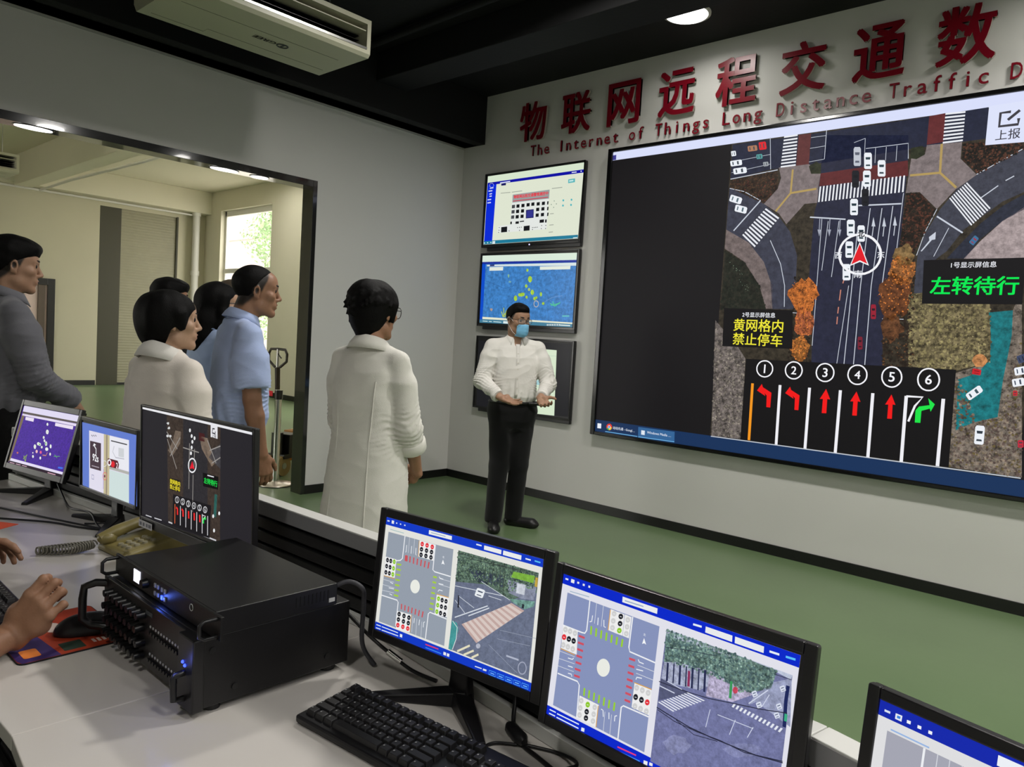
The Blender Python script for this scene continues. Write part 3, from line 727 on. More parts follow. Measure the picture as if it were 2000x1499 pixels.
TV_PLAN = """P 0 222,228,208 0 -578,336 596,338 580,-322 -588,-328
P 1 214,228,204 0 -578,336 596,338 595,279 -573,274
P 1 12,14,160 0 -575,273 597,278 595,250 -575,248
P 1 0,40,214 0 -576,262 -455,250 -470,-295 -581,-301
P 1 24,120,150 0 -429,-292 578,-289 579,-319 -586,-326 -585,-294
W 2 210,216,245 11 0 -558,191 -507,191
W 2 210,216,245 11 0 -544,161 -509,163
W 2 210,216,245 11 0 -542,139 -510,140
W 2 210,216,245 11 0 -564,107 -516,108
W 2 210,216,245 11 0 -564,77 -517,78
W 2 200,205,240 3 1 -492,241 -493,234 -499,228 -508,224 -518,224 -529,226 -539,231 -545,238 -548,246 -547,254 -541,260 -532,263 -521,264 -510,261 -501,256 -494,249
W 2 200,205,240 10 0 -542,216 -493,218
W 2 225,228,250 10 0 -408,255 -276,258
P 2 10,10,90 0 -392,247 -330,248 -329,227 -390,228
W 2 225,228,250 8 0 464,264 518,263
P 2 235,235,250 0 575,264 574,267 570,269 566,269 562,268 561,265 562,262 566,260 571,259 574,261
W 2 90,180,185 34 0 430,190 506,192
W 3 200,232,230 12 0 441,191 488,192
P 2 226,230,226 0 -235,131 221,136 212,-220 -408,-223 -405,-158 -244,-152
P 3 150,158,158 0 -233,129 221,136 220,55 -232,54
T 5 226,40,60 426 0.03 -5,106 物联网远程交通警情测控中
W 5 200,60,80 8 0 -224,67 208,69
P 4 70,72,76 0 -234,31 -194,32 -194,0 -234,0
P 4 16,18,22 0 -176,32 -137,32 -136,0 -176,1
P 4 16,18,22 0 -113,32 -74,32 -74,0 -113,1
P 4 16,18,22 0 -49,34 -10,34 -10,3 -49,3
P 4 16,18,22 0 10,35 48,36 48,4 10,5
P 4 16,18,22 0 75,32 113,33 113,2 76,2
P 4 16,18,22 0 138,32 175,33 175,2 138,2
P 4 70,72,76 0 -235,-18 -195,-17 -195,-49 -235,-49
P 4 16,18,22 0 -177,-18 -138,-17 -137,-50 -177,-49
P 4 16,18,22 0 -114,-18 -76,-18 -75,-50 -114,-49
P 4 16,18,22 0 73,-18 111,-18 111,-49 73,-49
P 4 16,18,22 0 136,-18 173,-17 173,-48 136,-48
P 4 70,72,76 0 -236,-68 -196,-67 -196,-99 -236,-99
P 4 16,18,22 0 -178,-68 -138,-68 -138,-100 -178,-100
P 4 16,18,22 0 -116,-68 -77,-68 -77,-99 -116,-99
P 4 16,18,22 0 71,-70 109,-70 109,-101 71,-101
P 4 16,18,22 0 134,-70 172,-69 172,-100 135,-100
P 4 16,18,22 0 201,32 218,32 216,2 201,2
P 4 16,18,22 0 205,-19 222,-19 220,-50 205,-50
P 4 16,18,22 0 210,-71 226,-71 224,-101 209,-102
P 4 28,30,96 0 -52,-28 44,-27 48,-107 -48,-107
P 5 50,52,140 0 -39,-38 37,-35 38,-99 -37,-100
P 4 16,18,22 0 -242,-125 -222,-125 -222,-149 -242,-149
P 4 16,18,22 0 -175,-128 -132,-127 -133,-150 -176,-150
W 4 16,18,22 10 0 -121,-132 -68,-130
P 4 16,18,22 0 124,-130 176,-129 176,-158 124,-158
P 4 16,18,22 0 190,-132 208,-131 208,-160 190,-160
P 4 16,18,22 0 -358,-170 -280,-168 -278,-220 -356,-221
P 4 16,18,22 0 -68,-177 6,-174 8,-221 -66,-222
P 4 16,18,22 0 -378,-173 -380,-170 -384,-168 -389,-169 -390,-172 -388,-175 -384,-177 -380,-176
P 4 16,18,22 0 -380,-198 -382,-194 -386,-193 -390,-194 -392,-197 -390,-200 -385,-202 -381,-201
P 4 16,18,22 0 -383,-219 -385,-215 -389,-214 -394,-215 -395,-218 -393,-221 -389,-223 -384,-222
P 4 16,18,22 0 -246,-211 -248,-208 -252,-206 -256,-207 -258,-210 -256,-214 -251,-215 -247,-214
P 4 16,18,22 0 -140,-186 -142,-183 -146,-182 -150,-183 -151,-186 -149,-189 -145,-190 -141,-189
P 4 16,18,22 0 -115,-185 -117,-182 -121,-181 -125,-182 -127,-185 -125,-188 -120,-189 -116,-188
P 4 16,18,22 0 -92,-185 -94,-182 -98,-181 -102,-182 -104,-185 -102,-188 -98,-189 -94,-188
P 4 16,18,22 0 -113,-214 -115,-211 -119,-209 -123,-210 -124,-213 -122,-216 -118,-218 -114,-217
P 4 16,18,22 0 47,-197 45,-194 41,-192 37,-193 36,-196 38,-199 42,-201 46,-200
P 4 16,18,22 0 67,-197 65,-194 61,-192 57,-193 56,-196 58,-199 62,-201 66,-200
P 4 16,18,22 0 87,-197 85,-194 81,-192 77,-193 76,-196 77,-199 81,-200 85,-200
P 4 16,18,22 0 106,-197 104,-194 100,-192 97,-193 95,-196 97,-199 101,-200 105,-200
P 4 16,18,22 0 49,-215 47,-212 43,-210 39,-211 37,-214 39,-217 43,-219 47,-218
P 4 16,18,22 0 158,-184 156,-181 152,-180 148,-181 147,-184 148,-187 152,-188 156,-187
P 4 16,18,22 0 207,-186 205,-183 202,-182 198,-182 196,-185 198,-188 202,-190 206,-189
P 4 16,18,22 0 155,-212 153,-209 149,-208 146,-209 144,-212 146,-215 150,-216 154,-215
P 4 16,18,22 0 206,-214 205,-211 201,-210 197,-211 196,-213 197,-216 201,-218 205,-217
P 3 80,180,190 0 398,25 396,31 390,35 384,35 379,32 378,26 380,20 386,16 392,16 397,19
P 3 80,180,190 0 491,23 489,29 484,33 477,33 472,30 471,25 473,19 479,15 485,14 490,17
P 3 80,180,190 0 398,-21 396,-15 390,-11 384,-11 379,-14 378,-20 380,-26 386,-29 392,-30 397,-27
P 3 80,180,190 0 489,-22 487,-16 481,-12 475,-12 470,-15 469,-21 471,-27 477,-31 483,-31 488,-28
P 3 120,140,130 0 288,28 287,32 283,34 279,32 278,29 280,25 284,23 287,24
P 3 120,140,130 0 316,0 314,4 310,6 306,5 305,1 307,-3 311,-5 314,-3
P 3 120,140,130 0 257,-1 255,3 251,5 247,3 246,0 248,-4 252,-6 255,-5
P 3 120,140,130 0 286,-29 284,-25 280,-23 277,-24 276,-28 277,-32 281,-34 285,-32
W 3 150,156,146 6 0 -391,156 -264,154
W 3 150,156,146 6 0 -247,154 -115,154
W 3 150,156,146 6 0 247,143 367,143
W 3 150,156,146 6 0 243,-84 287,-84
W 3 150,156,146 6 0 243,-186 293,-185
W 3 150,156,146 6 0 241,-250 290,-249
P 3 200,230,235 0 -565,-313 -568,-308 -575,-306 -582,-308 -585,-312 -581,-317 -574,-319 -567,-317
P 3 200,230,235 0 -520,-312 -524,-308 -531,-305 -538,-307 -540,-311 -537,-316 -530,-318 -523,-316
P 3 200,230,235 0 -476,-312 -480,-307 -487,-305 -493,-306 -496,-311 -493,-315 -486,-317 -479,-316
P 3 214,228,230 0 -466,-299 -429,-299 -429,-326 -466,-327
W 3 200,225,230 8 0 525,-314 572,-313"""
TV_MAP = """P 0 60,124,190 0.35 -586,334 583,324 581,-334 -578,-325
P 1 216,232,216 0 -586,334 583,324 582,259 -586,270
P 1 20,44,150 0 -586,274 582,262 582,240 -584,250
P 1 214,226,226 0 -520,243 582,237 582,210 -519,228
P 1 0,74,200 0 -585,255 -537,250 -540,-299 -578,-298
P 1 226,228,205 0 -543,-267 582,-292 581,-307 -541,-290
P 1 66,124,150 0 -576,-287 581,-304 581,-334 -578,-325
P 2 226,232,220 0 -482,219 -298,219 -300,184 -482,184
P 2 226,232,220 0 164,211 520,210 518,180 165,181
P 2 30,40,110 0 -479,245 -417,246 -418,229 -478,229
P 3 170,200,50 0.4 27,180 24,189 16,194 7,194 1,189 -2,181 2,172 9,167 18,167 25,172
P 4 150,210,80 0 19,180 17,186 12,188 8,186 6,181 9,175 13,173 18,175
P 3 170,200,50 0.4 78,96 72,114 58,125 42,125 30,115 27,97 33,79 47,68 63,68 75,79
P 4 150,210,80 0 64,96 60,108 51,113 43,108 41,97 45,85 54,80 62,85
P 3 170,200,50 0.4 27,33 23,42 14,48 4,48 -4,42 -6,33 -2,24 6,18 17,18 24,24
P 4 150,210,80 0 18,33 15,39 10,42 4,39 3,33 6,27 11,24 16,27
P 3 170,200,50 0.4 63,1 59,9 52,14 43,14 36,9 34,1 38,-7 45,-13 54,-13 61,-7
P 4 150,210,80 0 55,1 52,6 48,9 44,6 42,1 44,-5 49,-7 53,-5
P 3 170,200,50 0.4 112,-26 106,-11 95,-2 82,-2 72,-11 69,-26 75,-40 86,-49 99,-49 109,-40
P 4 150,210,80 0 100,-26 96,-16 90,-12 83,-16 81,-26 85,-35 92,-39 98,-35
P 3 170,200,50 0.4 -50,-49 -54,-40 -63,-34 -74,-34 -82,-40 -84,-49 -80,-59 -71,-65 -61,-65 -53,-59
P 4 150,210,80 0 -59,-49 -62,-43 -68,-40 -73,-43 -75,-49 -72,-56 -66,-58 -61,-56
P 3 170,200,50 0.4 -26,-47 -30,-36 -39,-29 -50,-29 -58,-36 -60,-47 -56,-59 -47,-66 -36,-66 -28,-59
P 4 150,210,80 0 -36,-47 -38,-40 -44,-36 -49,-40 -51,-47 -48,-55 -42,-58 -37,-55
P 3 170,200,50 0.4 -3,-44 -7,-33 -16,-27 -26,-27 -34,-33 -36,-44 -32,-54 -23,-61 -13,-61 -5,-54
P 4 150,210,80 0 -12,-44 -15,-37 -20,-34 -25,-37 -27,-44 -24,-51 -19,-54 -14,-51
P 3 170,200,50 0.4 38,-70 34,-62 27,-57 18,-57 11,-62 9,-70 12,-79 20,-84 29,-84 36,-79
P 4 150,210,80 0 30,-70 27,-65 23,-62 18,-65 17,-70 19,-76 24,-78 28,-76
P 3 170,200,50 0.4 -94,-82 -99,-66 -111,-56 -124,-56 -134,-66 -137,-82 -132,-98 -120,-108 -107,-108 -96,-98
P 4 150,210,80 0 -106,-82 -109,-71 -117,-67 -123,-71 -125,-82 -122,-92 -114,-97 -108,-92
P 3 170,200,50 0.4 210,-43 206,-31 199,-23 190,-23 184,-31 183,-43 186,-55 194,-63 202,-63 208,-55
P 4 150,210,80 0 202,-43 200,-35 195,-32 191,-35 190,-43 193,-51 197,-55 201,-51
P 3 170,200,50 0.4 140,-84 136,-74 127,-69 117,-69 109,-75 107,-84 111,-93 119,-99 130,-99 137,-93
P 4 150,210,80 0 131,-84 128,-78 123,-75 118,-78 116,-84 119,-90 124,-92 129,-90
P 3 170,200,50 0.4 157,-75 154,-66 147,-62 138,-62 132,-67 130,-75 133,-83 140,-88 149,-88 155,-83
P 4 150,210,80 0 150,-75 148,-69 143,-67 139,-69 137,-75 140,-80 144,-83 148,-80
P 3 170,200,50 0.4 246,-126 243,-118 234,-113 224,-114 217,-119 214,-127 218,-135 227,-140 236,-140 244,-135
P 4 150,210,80 0 238,-127 235,-121 230,-119 225,-121 223,-127 226,-132 231,-134 236,-132
P 3 200,190,180 0 58,1 54,10 45,13 37,10 34,1 38,-8 47,-12 55,-8
W 3 190,180,170 7 1 173,-131 172,-143 165,-153 154,-159 142,-159 130,-154 122,-144 118,-132 120,-119 126,-109 137,-104 150,-104 161,-109 170,-119
W 3 80,190,150 9 0 312,-126 370,-149
W 3 80,190,150 9 0 320,-143 423,-124
W 3 80,190,150 9 0 370,-149 429,-114
W 3 80,190,150 9 0 340,-108 360,-139
W 3 180,200,70 9 0 -289,-210 -259,-264
W 3 180,200,70 9 0 -262,-173 -249,-264
W 3 180,200,70 9 0 -224,-199 -239,-264
W 3 180,200,70 9 0 -273,-255 -232,-227
P 3 170,150,140 0 -407,-193 -409,-185 -420,-183 -435,-181 -445,-188 -437,-198 -431,-208 -419,-209 -411,-202
P 3 130,180,150 0 -212,130 -210,140 -222,148 -234,143 -232,130 -230,122 -219,111 -213,119
P 3 120,170,170 0 -181,74 -194,81 -202,83 -210,82 -217,74 -215,66 -201,68 -190,66
W 2 110,150,200 4 0 243,-113 319,-77 385,-60 450,-56
W 2 40,90,150 3 0 -205,-8 -114,82 26,134 212,132 321,182
W 2 40,90,150 3 0 -518,86 -256,10 -111,46
W 3 200,225,225 7 0 -534,-308 -466,-310
W 3 200,225,225 7 0 -448,-310 -409,-311
W 3 200,225,225 7 0 -388,-310 -281,-313
P 3 225,230,225 0 289,-314 300,-314 301,-328 290,-328
P 3 225,230,225 0 309,-313 320,-313 321,-327 310,-327
P 3 225,230,225 0 329,-313 340,-312 342,-326 330,-327
P 3 225,230,225 0 349,-312 361,-312 362,-326 350,-326
P 3 225,230,225 0 370,-312 381,-311 382,-325 371,-325
P 3 225,230,225 0 390,-311 400,-311 402,-324 391,-325
P 3 225,230,225 0 409,-310 420,-310 422,-324 410,-324
P 3 225,230,225 0 429,-310 440,-310 441,-323 430,-324
P 3 220,232,230 0 -256,-301 -191,-303 -192,-325 -257,-323
W 3 220,232,230 9 0 439,-318 558,-320
W 3 90,180,190 14 0 461,-237 541,-235"""
TV_DOCUMENT = """P 0 24,24,28 0 -578,309 575,333 591,-321 -563,-347
P 1 212,228,200 0 -288,276 417,265 436,-328 -239,-345
P 2 160,200,205 0 -264,-37 426,-15 427,-58 -260,-87
W 2 170,205,200 5 0 -258,-106 426,-76
W 2 180,205,185 4 0 -282,193 417,212"""
MON_HEATMAP = """P 0 70,38,148 0.35 -2219,1230 2194,1248 2169,-1250 -2143,-1255
P 1 222,216,240 0 -2166,1227 2199,1238 2226,996 -2149,976
P 1 92,84,80 0 -2149,976 2226,996 2229,926 -2134,872
P 1 226,216,240 0 -2122,888 2187,911 2201,808 -2108,799
P 1 120,104,80 0 -2128,835 -1899,840 -2019,-1128 -2153,-1238
P 1 228,220,244 0 -2042,-1049 2152,-1057 2177,-1156 -2051,-1161
P 1 40,22,40 0 -2051,-1161 2177,-1156 2163,-1250 -2139,-1262
P 2 232,222,240 0 -1791,777 -1097,788 -1070,636 -1759,642
P 2 232,222,240 0 619,782 1980,793 1997,658 648,653
P 3 228,232,226 0.3 133,660 101,694 54,713 10,708 -13,682 -8,644 25,609 72,591 116,596 139,622
P 3 228,232,226 0.3 320,360 270,414 197,442 130,434 94,393 104,335 154,282 227,254 294,261 329,302
P 3 228,232,226 0.3 132,104 100,138 53,156 9,151 -14,125 -8,87 25,53 72,35 115,41 138,67
P 3 228,232,226 0.3 252,-18 222,15 179,31 140,27 119,2 125,-33 155,-65 198,-82 237,-77 258,-53
P 3 228,232,226 0.3 -104,-191 -145,-154 -210,-136 -273,-144 -312,-175 -310,-217 -268,-254 -203,-272 -140,-264 -102,-233
P 3 228,232,226 0.3 7,-206 -28,-172 -82,-156 -133,-162 -163,-189 -160,-227 -124,-261 -71,-277 -19,-271 10,-244
P 3 228,232,226 0.3 -305,-339 -354,-286 -421,-258 -482,-265 -511,-306 -499,-364 -450,-417 -383,-445 -323,-438 -293,-397
P 3 228,232,226 0.3 192,-297 162,-268 117,-253 73,-258 49,-282 52,-315 83,-345 128,-360 172,-354 196,-331
P 3 228,232,226 0.3 452,-114 406,-61 343,-33 289,-40 263,-79 275,-137 322,-190 384,-218 439,-211 465,-171
P 3 228,232,226 0.3 643,-321 599,-281 528,-262 458,-271 416,-305 417,-351 462,-391 533,-410 603,-401 645,-367
P 3 228,232,226 0.3 828,-181 790,-135 741,-111 698,-116 679,-149 691,-198 729,-243 779,-268 821,-262 840,-229
P 3 228,232,226 0.3 946,-490 916,-457 873,-440 835,-445 815,-470 822,-507 853,-540 895,-558 933,-553 953,-527
P 3 228,232,226 0.3 309,-739 278,-705 235,-688 195,-693 175,-719 182,-756 214,-789 257,-807 296,-801 316,-775
P 3 228,232,226 0.3 -269,-745 -302,-711 -350,-694 -394,-700 -417,-727 -411,-764 -378,-798 -330,-815 -287,-809 -263,-782
P 3 228,232,226 0.3 -379,-609 -397,-592 -426,-584 -454,-588 -471,-602 -469,-620 -451,-637 -422,-645 -394,-641 -378,-627
P 3 236,190,190 0 -87,-513 -124,-475 -179,-456 -231,-463 -259,-493 -253,-534 -216,-572 -161,-591 -109,-584 -81,-554
P 3 230,90,140 0 231,-507 197,-473 147,-457 100,-463 74,-490 79,-527 112,-560 162,-577 209,-571 236,-544
P 4 130,190,120 0 -38,-212 -70,-185 -117,-179 -152,-196 -153,-226 -121,-253 -74,-259 -39,-242
P 4 130,190,130 0 402,-121 367,-85 323,-73 295,-94 301,-133 336,-169 380,-181 407,-160
W 3 140,170,70 40 0 -1057,-814 -835,-1020
W 3 140,170,70 40 0 -1034,-957 -813,-746
W 3 140,170,70 40 0 -869,-771 -793,-1033
W 3 90,150,110 30 0 1188,-550 1615,-492
W 3 90,150,110 30 0 1215,-476 1467,-582
W 3 200,130,110 40 0 353,-608 614,-591 645,-463
P 3 200,110,80 0 -1526,-760 -1590,-734 -1633,-733 -1686,-753 -1677,-780 -1646,-804 -1588,-812 -1551,-787
P 3 60,110,230 0 1709,-896 2057,-875 2058,-950 1719,-964
W 2 220,180,200 25 0 -2011,-1230 -1610,-1229
W 2 220,180,200 25 0 -1489,-1227 -1097,-1223
W 2 220,180,200 25 0 -975,-1224 -592,-1217
W 2 220,170,190 30 0 1075,-1230 1677,-1229"""
MON_NAVIGATION = """P 0 98,124,206 0 -2138,1136 2165,1181 2284,-1230 -1970,-1299
P 1 224,220,236 0 -1536,898 1591,945 1715,-1227 -1420,-1243
P 2 196,186,150 0 -324,917 129,923 216,-1235 -227,-1246
P 3 150,138,120 0 -141,914 -28,918 57,-1232 -56,-1232
P 2 176,176,170 0 168,-173 1653,-145 1659,-243 174,-275
P 2 206,222,220 0 197,-302 1660,-263 1715,-1227 227,-1233
P 2 232,232,240 0 108,895 1592,925 1652,-120 166,-148
P 3 72,56,66 0 -1432,529 -534,553 -479,-449 -1377,-473
W 4 246,246,250 50 0 -907,110 -917,292 -1089,400
P 4 246,246,250 0 -1182,361 -1093,479 -925,438
T 4 246,246,250 492 0.02 -947,-38 92s
W 4 170,160,170 35 0 -1238,-367 -636,-348
W 3 50,50,60 30 0 -1323,755 -1225,714
W 3 50,50,60 30 0 -1169,774 -1072,734
W 3 50,50,60 30 0 -1016,794 -919,753
W 3 60,60,66 40 0 251,750 1464,770
W 3 190,190,200 40 0 504,590 405,373 636,203 1282,247
P 3 205,208,212 0 833,584 1241,600 1258,293 850,274
P 4 92,36,44 0 40,96 805,116 909,0 854,-170 214,-192 39,-90
P 5 244,240,244 0 327,-21 309,29 264,65 200,80 130,70 69,37 28,-12 15,-68 34,-119 80,-155 144,-169 213,-158 274,-125 315,-76
P 6 92,36,44 0 250,-33 233,7 192,27 144,20 106,-12 94,-56 111,-96 152,-116 200,-108 237,-77
P 5 224,40,50 0 594,-42 578,4 536,37 478,50 414,40 358,10 320,-35 309,-85 326,-131 368,-164 426,-177 490,-167 546,-137 583,-92
T 5 246,240,244 130 0.02 760,-63 2
W 4 226,226,230 20 1 -28,-110 -44,-157 -95,-201 -171,-233 -257,-246 -336,-238 -392,-210 -414,-168 -397,-121 -345,-77 -268,-45 -182,-33 -104,-41 -49,-69
W 4 224,120,110 30 1 -3,-560 -15,-621 -56,-674 -118,-710 -189,-722 -254,-706 -301,-667 -320,-611 -307,-551 -266,-497 -203,-461 -133,-450 -68,-466 -21,-505
P 5 120,60,60 0 -104,-577 -126,-544 -175,-536 -222,-559 -240,-599 -218,-632 -169,-639 -122,-616
W 3 70,80,140 20 1 -1220,-703 -1053,-698 -1045,-845 -1212,-851
W 3 180,160,220 40 0 -277,-345 -260,-1070"""
MON_AERIAL = """P 0 38,36,41 0 -2997,1747 2832,1699 2937,-1328 -2939,-1545
P 1 232,232,236 0 -2997,1747 2832,1699 2834,1635 -2996,1679
P 1 60,50,44 0.5 -1456,1661 1378,1645 1449,-1364 -1305,-1409
P 2 44,42,46 0.3 -539,1651 741,1652 828,-1384 -462,-1400
P 2 110,96,84 0.3 -966,1281 -647,1281 -679,957 -1110,534 -1359,661 -1080,984
P 2 120,104,90 0.3 348,1288 751,1283 1127,669 988,553 468,956
P 2 66,64,68 0.3 1392,1216 1045,1037 838,778 1412,562
W 3 150,146,142 30 0 -1446,1181 -834,775
W 3 150,146,142 30 0 -1408,982 -860,206
W 3 150,146,142 30 0 -1233,516 -683,1116
W 3 150,146,142 30 0 -174,1025 -179,-243
W 3 150,146,142 30 0 96,905 73,352
W 3 150,146,142 30 0 39,190 28,-840
W 3 150,146,142 30 0 -519,859 323,839
W 3 150,146,142 30 0 753,1226 1198,680
W 3 150,146,142 30 0 868,974 1393,1160
W 3 150,146,142 30 0 985,648 1402,861
P 4 230,230,232 0 -107,1387 -123,1424 -161,1435 -199,1415 -213,1374 -197,1337 -158,1326 -121,1346
P 4 230,230,232 0 -11,1242 -28,1279 -66,1290 -103,1269 -118,1229 -101,1192 -63,1181 -26,1202
P 4 230,230,232 0 31,1091 14,1128 -24,1139 -61,1118 -76,1077 -59,1040 -21,1029 16,1051
P 4 230,230,232 0 -3,930 -20,967 -58,977 -95,956 -110,915 -93,879 -55,868 -18,889
P 4 230,230,232 0 -37,768 -54,805 -92,815 -129,794 -144,753 -127,716 -89,706 -51,727
P 4 230,230,232 0 141,1203 124,1240 87,1251 50,1230 36,1190 52,1153 90,1142 126,1163
P 4 210,212,214 0 -1316,1441 -1325,1468 -1377,1460 -1415,1453 -1464,1424 -1425,1409 -1376,1389 -1323,1409
P 4 210,212,214 0 -1255,1307 -1264,1336 -1317,1345 -1363,1318 -1398,1289 -1374,1264 -1316,1271 -1263,1281
P 4 210,212,214 0 -1160,1095 -1179,1114 -1246,1121 -1285,1104 -1319,1075 -1283,1047 -1245,1044 -1197,1058
P 4 210,212,214 0 -1327,1074 -1335,1102 -1394,1108 -1462,1083 -1460,1057 -1461,1038 -1392,1028 -1344,1043
P 2 70,30,32 0 308,1380 603,1379 609,1168 314,1168
P 3 228,228,232 0 899,1655 1239,1650 1249,1328 908,1337
W 4 60,58,64 40 0 1100,1573 1001,1569 990,1454 1132,1449 1138,1510
T 4 60,58,64 212 0.01 1078,1382 上报
W 4 240,240,244 40 1 191,469 187,426 173,384 150,345 118,310 80,282 37,261 -8,249 -54,246 -98,253 -137,270 -171,295 -197,327 -213,364 -219,406 -215,449 -201,491 -177,531 -145,565 -107,594 -63,614 -18,625 28,627 71,620 110,603 143,578 168,547 185,509
P 5 226,30,50 0 -16,555 111,350 -11,359 -148,318
P 4 14,12,14 0 -1259,-110 -653,-83 -645,-413 -1211,-439
T 5 236,220,50 580 0.02 -939,-192 黄网格内
T 5 236,220,50 580 0.02 -936,-342 禁止停车
P 4 14,12,14 0 545,329 1320,340 1317,-2 569,-35
T 5 30,226,80 673 0.02 943,136 左转待行
W 5 220,220,226 30 0 780,294 1103,300
P 3 24,22,26 0 -1045,-536 983,-482 937,-1380 -1065,-1443
W 5 226,226,230 20 1 -704,-637 -713,-676 -741,-711 -782,-735 -828,-744 -871,-735 -900,-711 -912,-676 -902,-637 -874,-602 -832,-578 -786,-569 -744,-578 -715,-603
T 5 226,226,230 72 0.01 -807,-656 1
W 5 226,226,230 20 1 -395,-637 -404,-675 -432,-710 -472,-734 -517,-742 -559,-734 -588,-710 -599,-675 -590,-636 -562,-602 -521,-578 -476,-570 -435,-579 -406,-603
T 5 226,226,230 71 0.01 -497,-656 2
W 5 226,226,230 20 1 -92,-637 -101,-675 -128,-709 -167,-733 -212,-741 -253,-733 -281,-709 -292,-674 -283,-636 -256,-602 -216,-578 -172,-570 -131,-579 -103,-603
T 5 226,226,230 70 0.01 -192,-655 3
W 5 226,226,230 20 1 205,-637 197,-674 170,-708 131,-731 88,-740 48,-731 19,-708 9,-674 18,-636 44,-602 83,-579 127,-570 167,-579 195,-603
T 5 226,226,230 68 0.01 107,-655 4
W 5 226,226,230 20 1 498,-636 489,-673 463,-707 425,-730 382,-739 343,-730 315,-707 304,-673 313,-635 339,-602 378,-579 421,-571 460,-579 487,-603
T 5 226,226,230 67 0.01 401,-655 5
W 5 226,226,230 20 1 784,-636 776,-673 751,-706 713,-729 671,-737 632,-729 605,-706 595,-672 603,-635 629,-602 666,-579 709,-571 747,-579 774,-603
T 5 226,226,230 66 0.01 690,-654 6
W 5 230,110,60 30 0 -925,-800 -920,-1352
W 5 226,226,230 30 0 -620,-800 -614,-1346
W 5 226,226,230 30 0 -320,-800 -314,-1341
W 5 226,226,230 30 0 -26,-799 -20,-1336
W 5 226,226,230 30 0 263,-799 270,-1331
W 5 226,226,230 30 0 547,-799 554,-1326
W 5 226,226,230 30 0 825,-798 833,-1321
W 5 236,40,40 70 0 -773,-1077 -785,-909 -858,-882
W 5 236,40,40 70 0 -463,-1069 -475,-902 -547,-875
W 5 236,40,40 70 0 -158,-1060 -170,-895 -171,-855
W 5 236,40,40 70 0 141,-1052 129,-888 128,-849
W 5 236,40,40 70 0 434,-1044 422,-882 421,-843
W 5 40,220,80 70 0 612,-1040 609,-915 740,-877
W 5 226,226,230 30 0 577,-832 709,-817 596,-965
W 2 200,200,204 40 0 -1288,-1385 1259,-1368
P 3 40,90,84 0.3 1151,-145 1279,-141 1241,-759 1112,-746
P 4 230,232,234 0 1148,-739 1132,-704 1097,-695 1062,-718 1048,-758 1064,-793 1100,-802 1134,-779
P 4 230,232,234 0 1440,-605 1425,-570 1390,-562 1356,-584 1343,-624 1358,-659 1393,-667 1427,-645
P 4 230,232,234 0 1202,-1111 1186,-1077 1150,-1068 1116,-1091 1102,-1132 1118,-1167 1154,-1175 1188,-1152
P 1 30,28,34 0 -2941,-1450 2935,-1263 2937,-1328 -2939,-1545
W 2 200,200,205 30 0 -2651,-1454 -2295,-1444
W 2 200,200,205 30 0 -2121,-1435 -1691,-1416"""
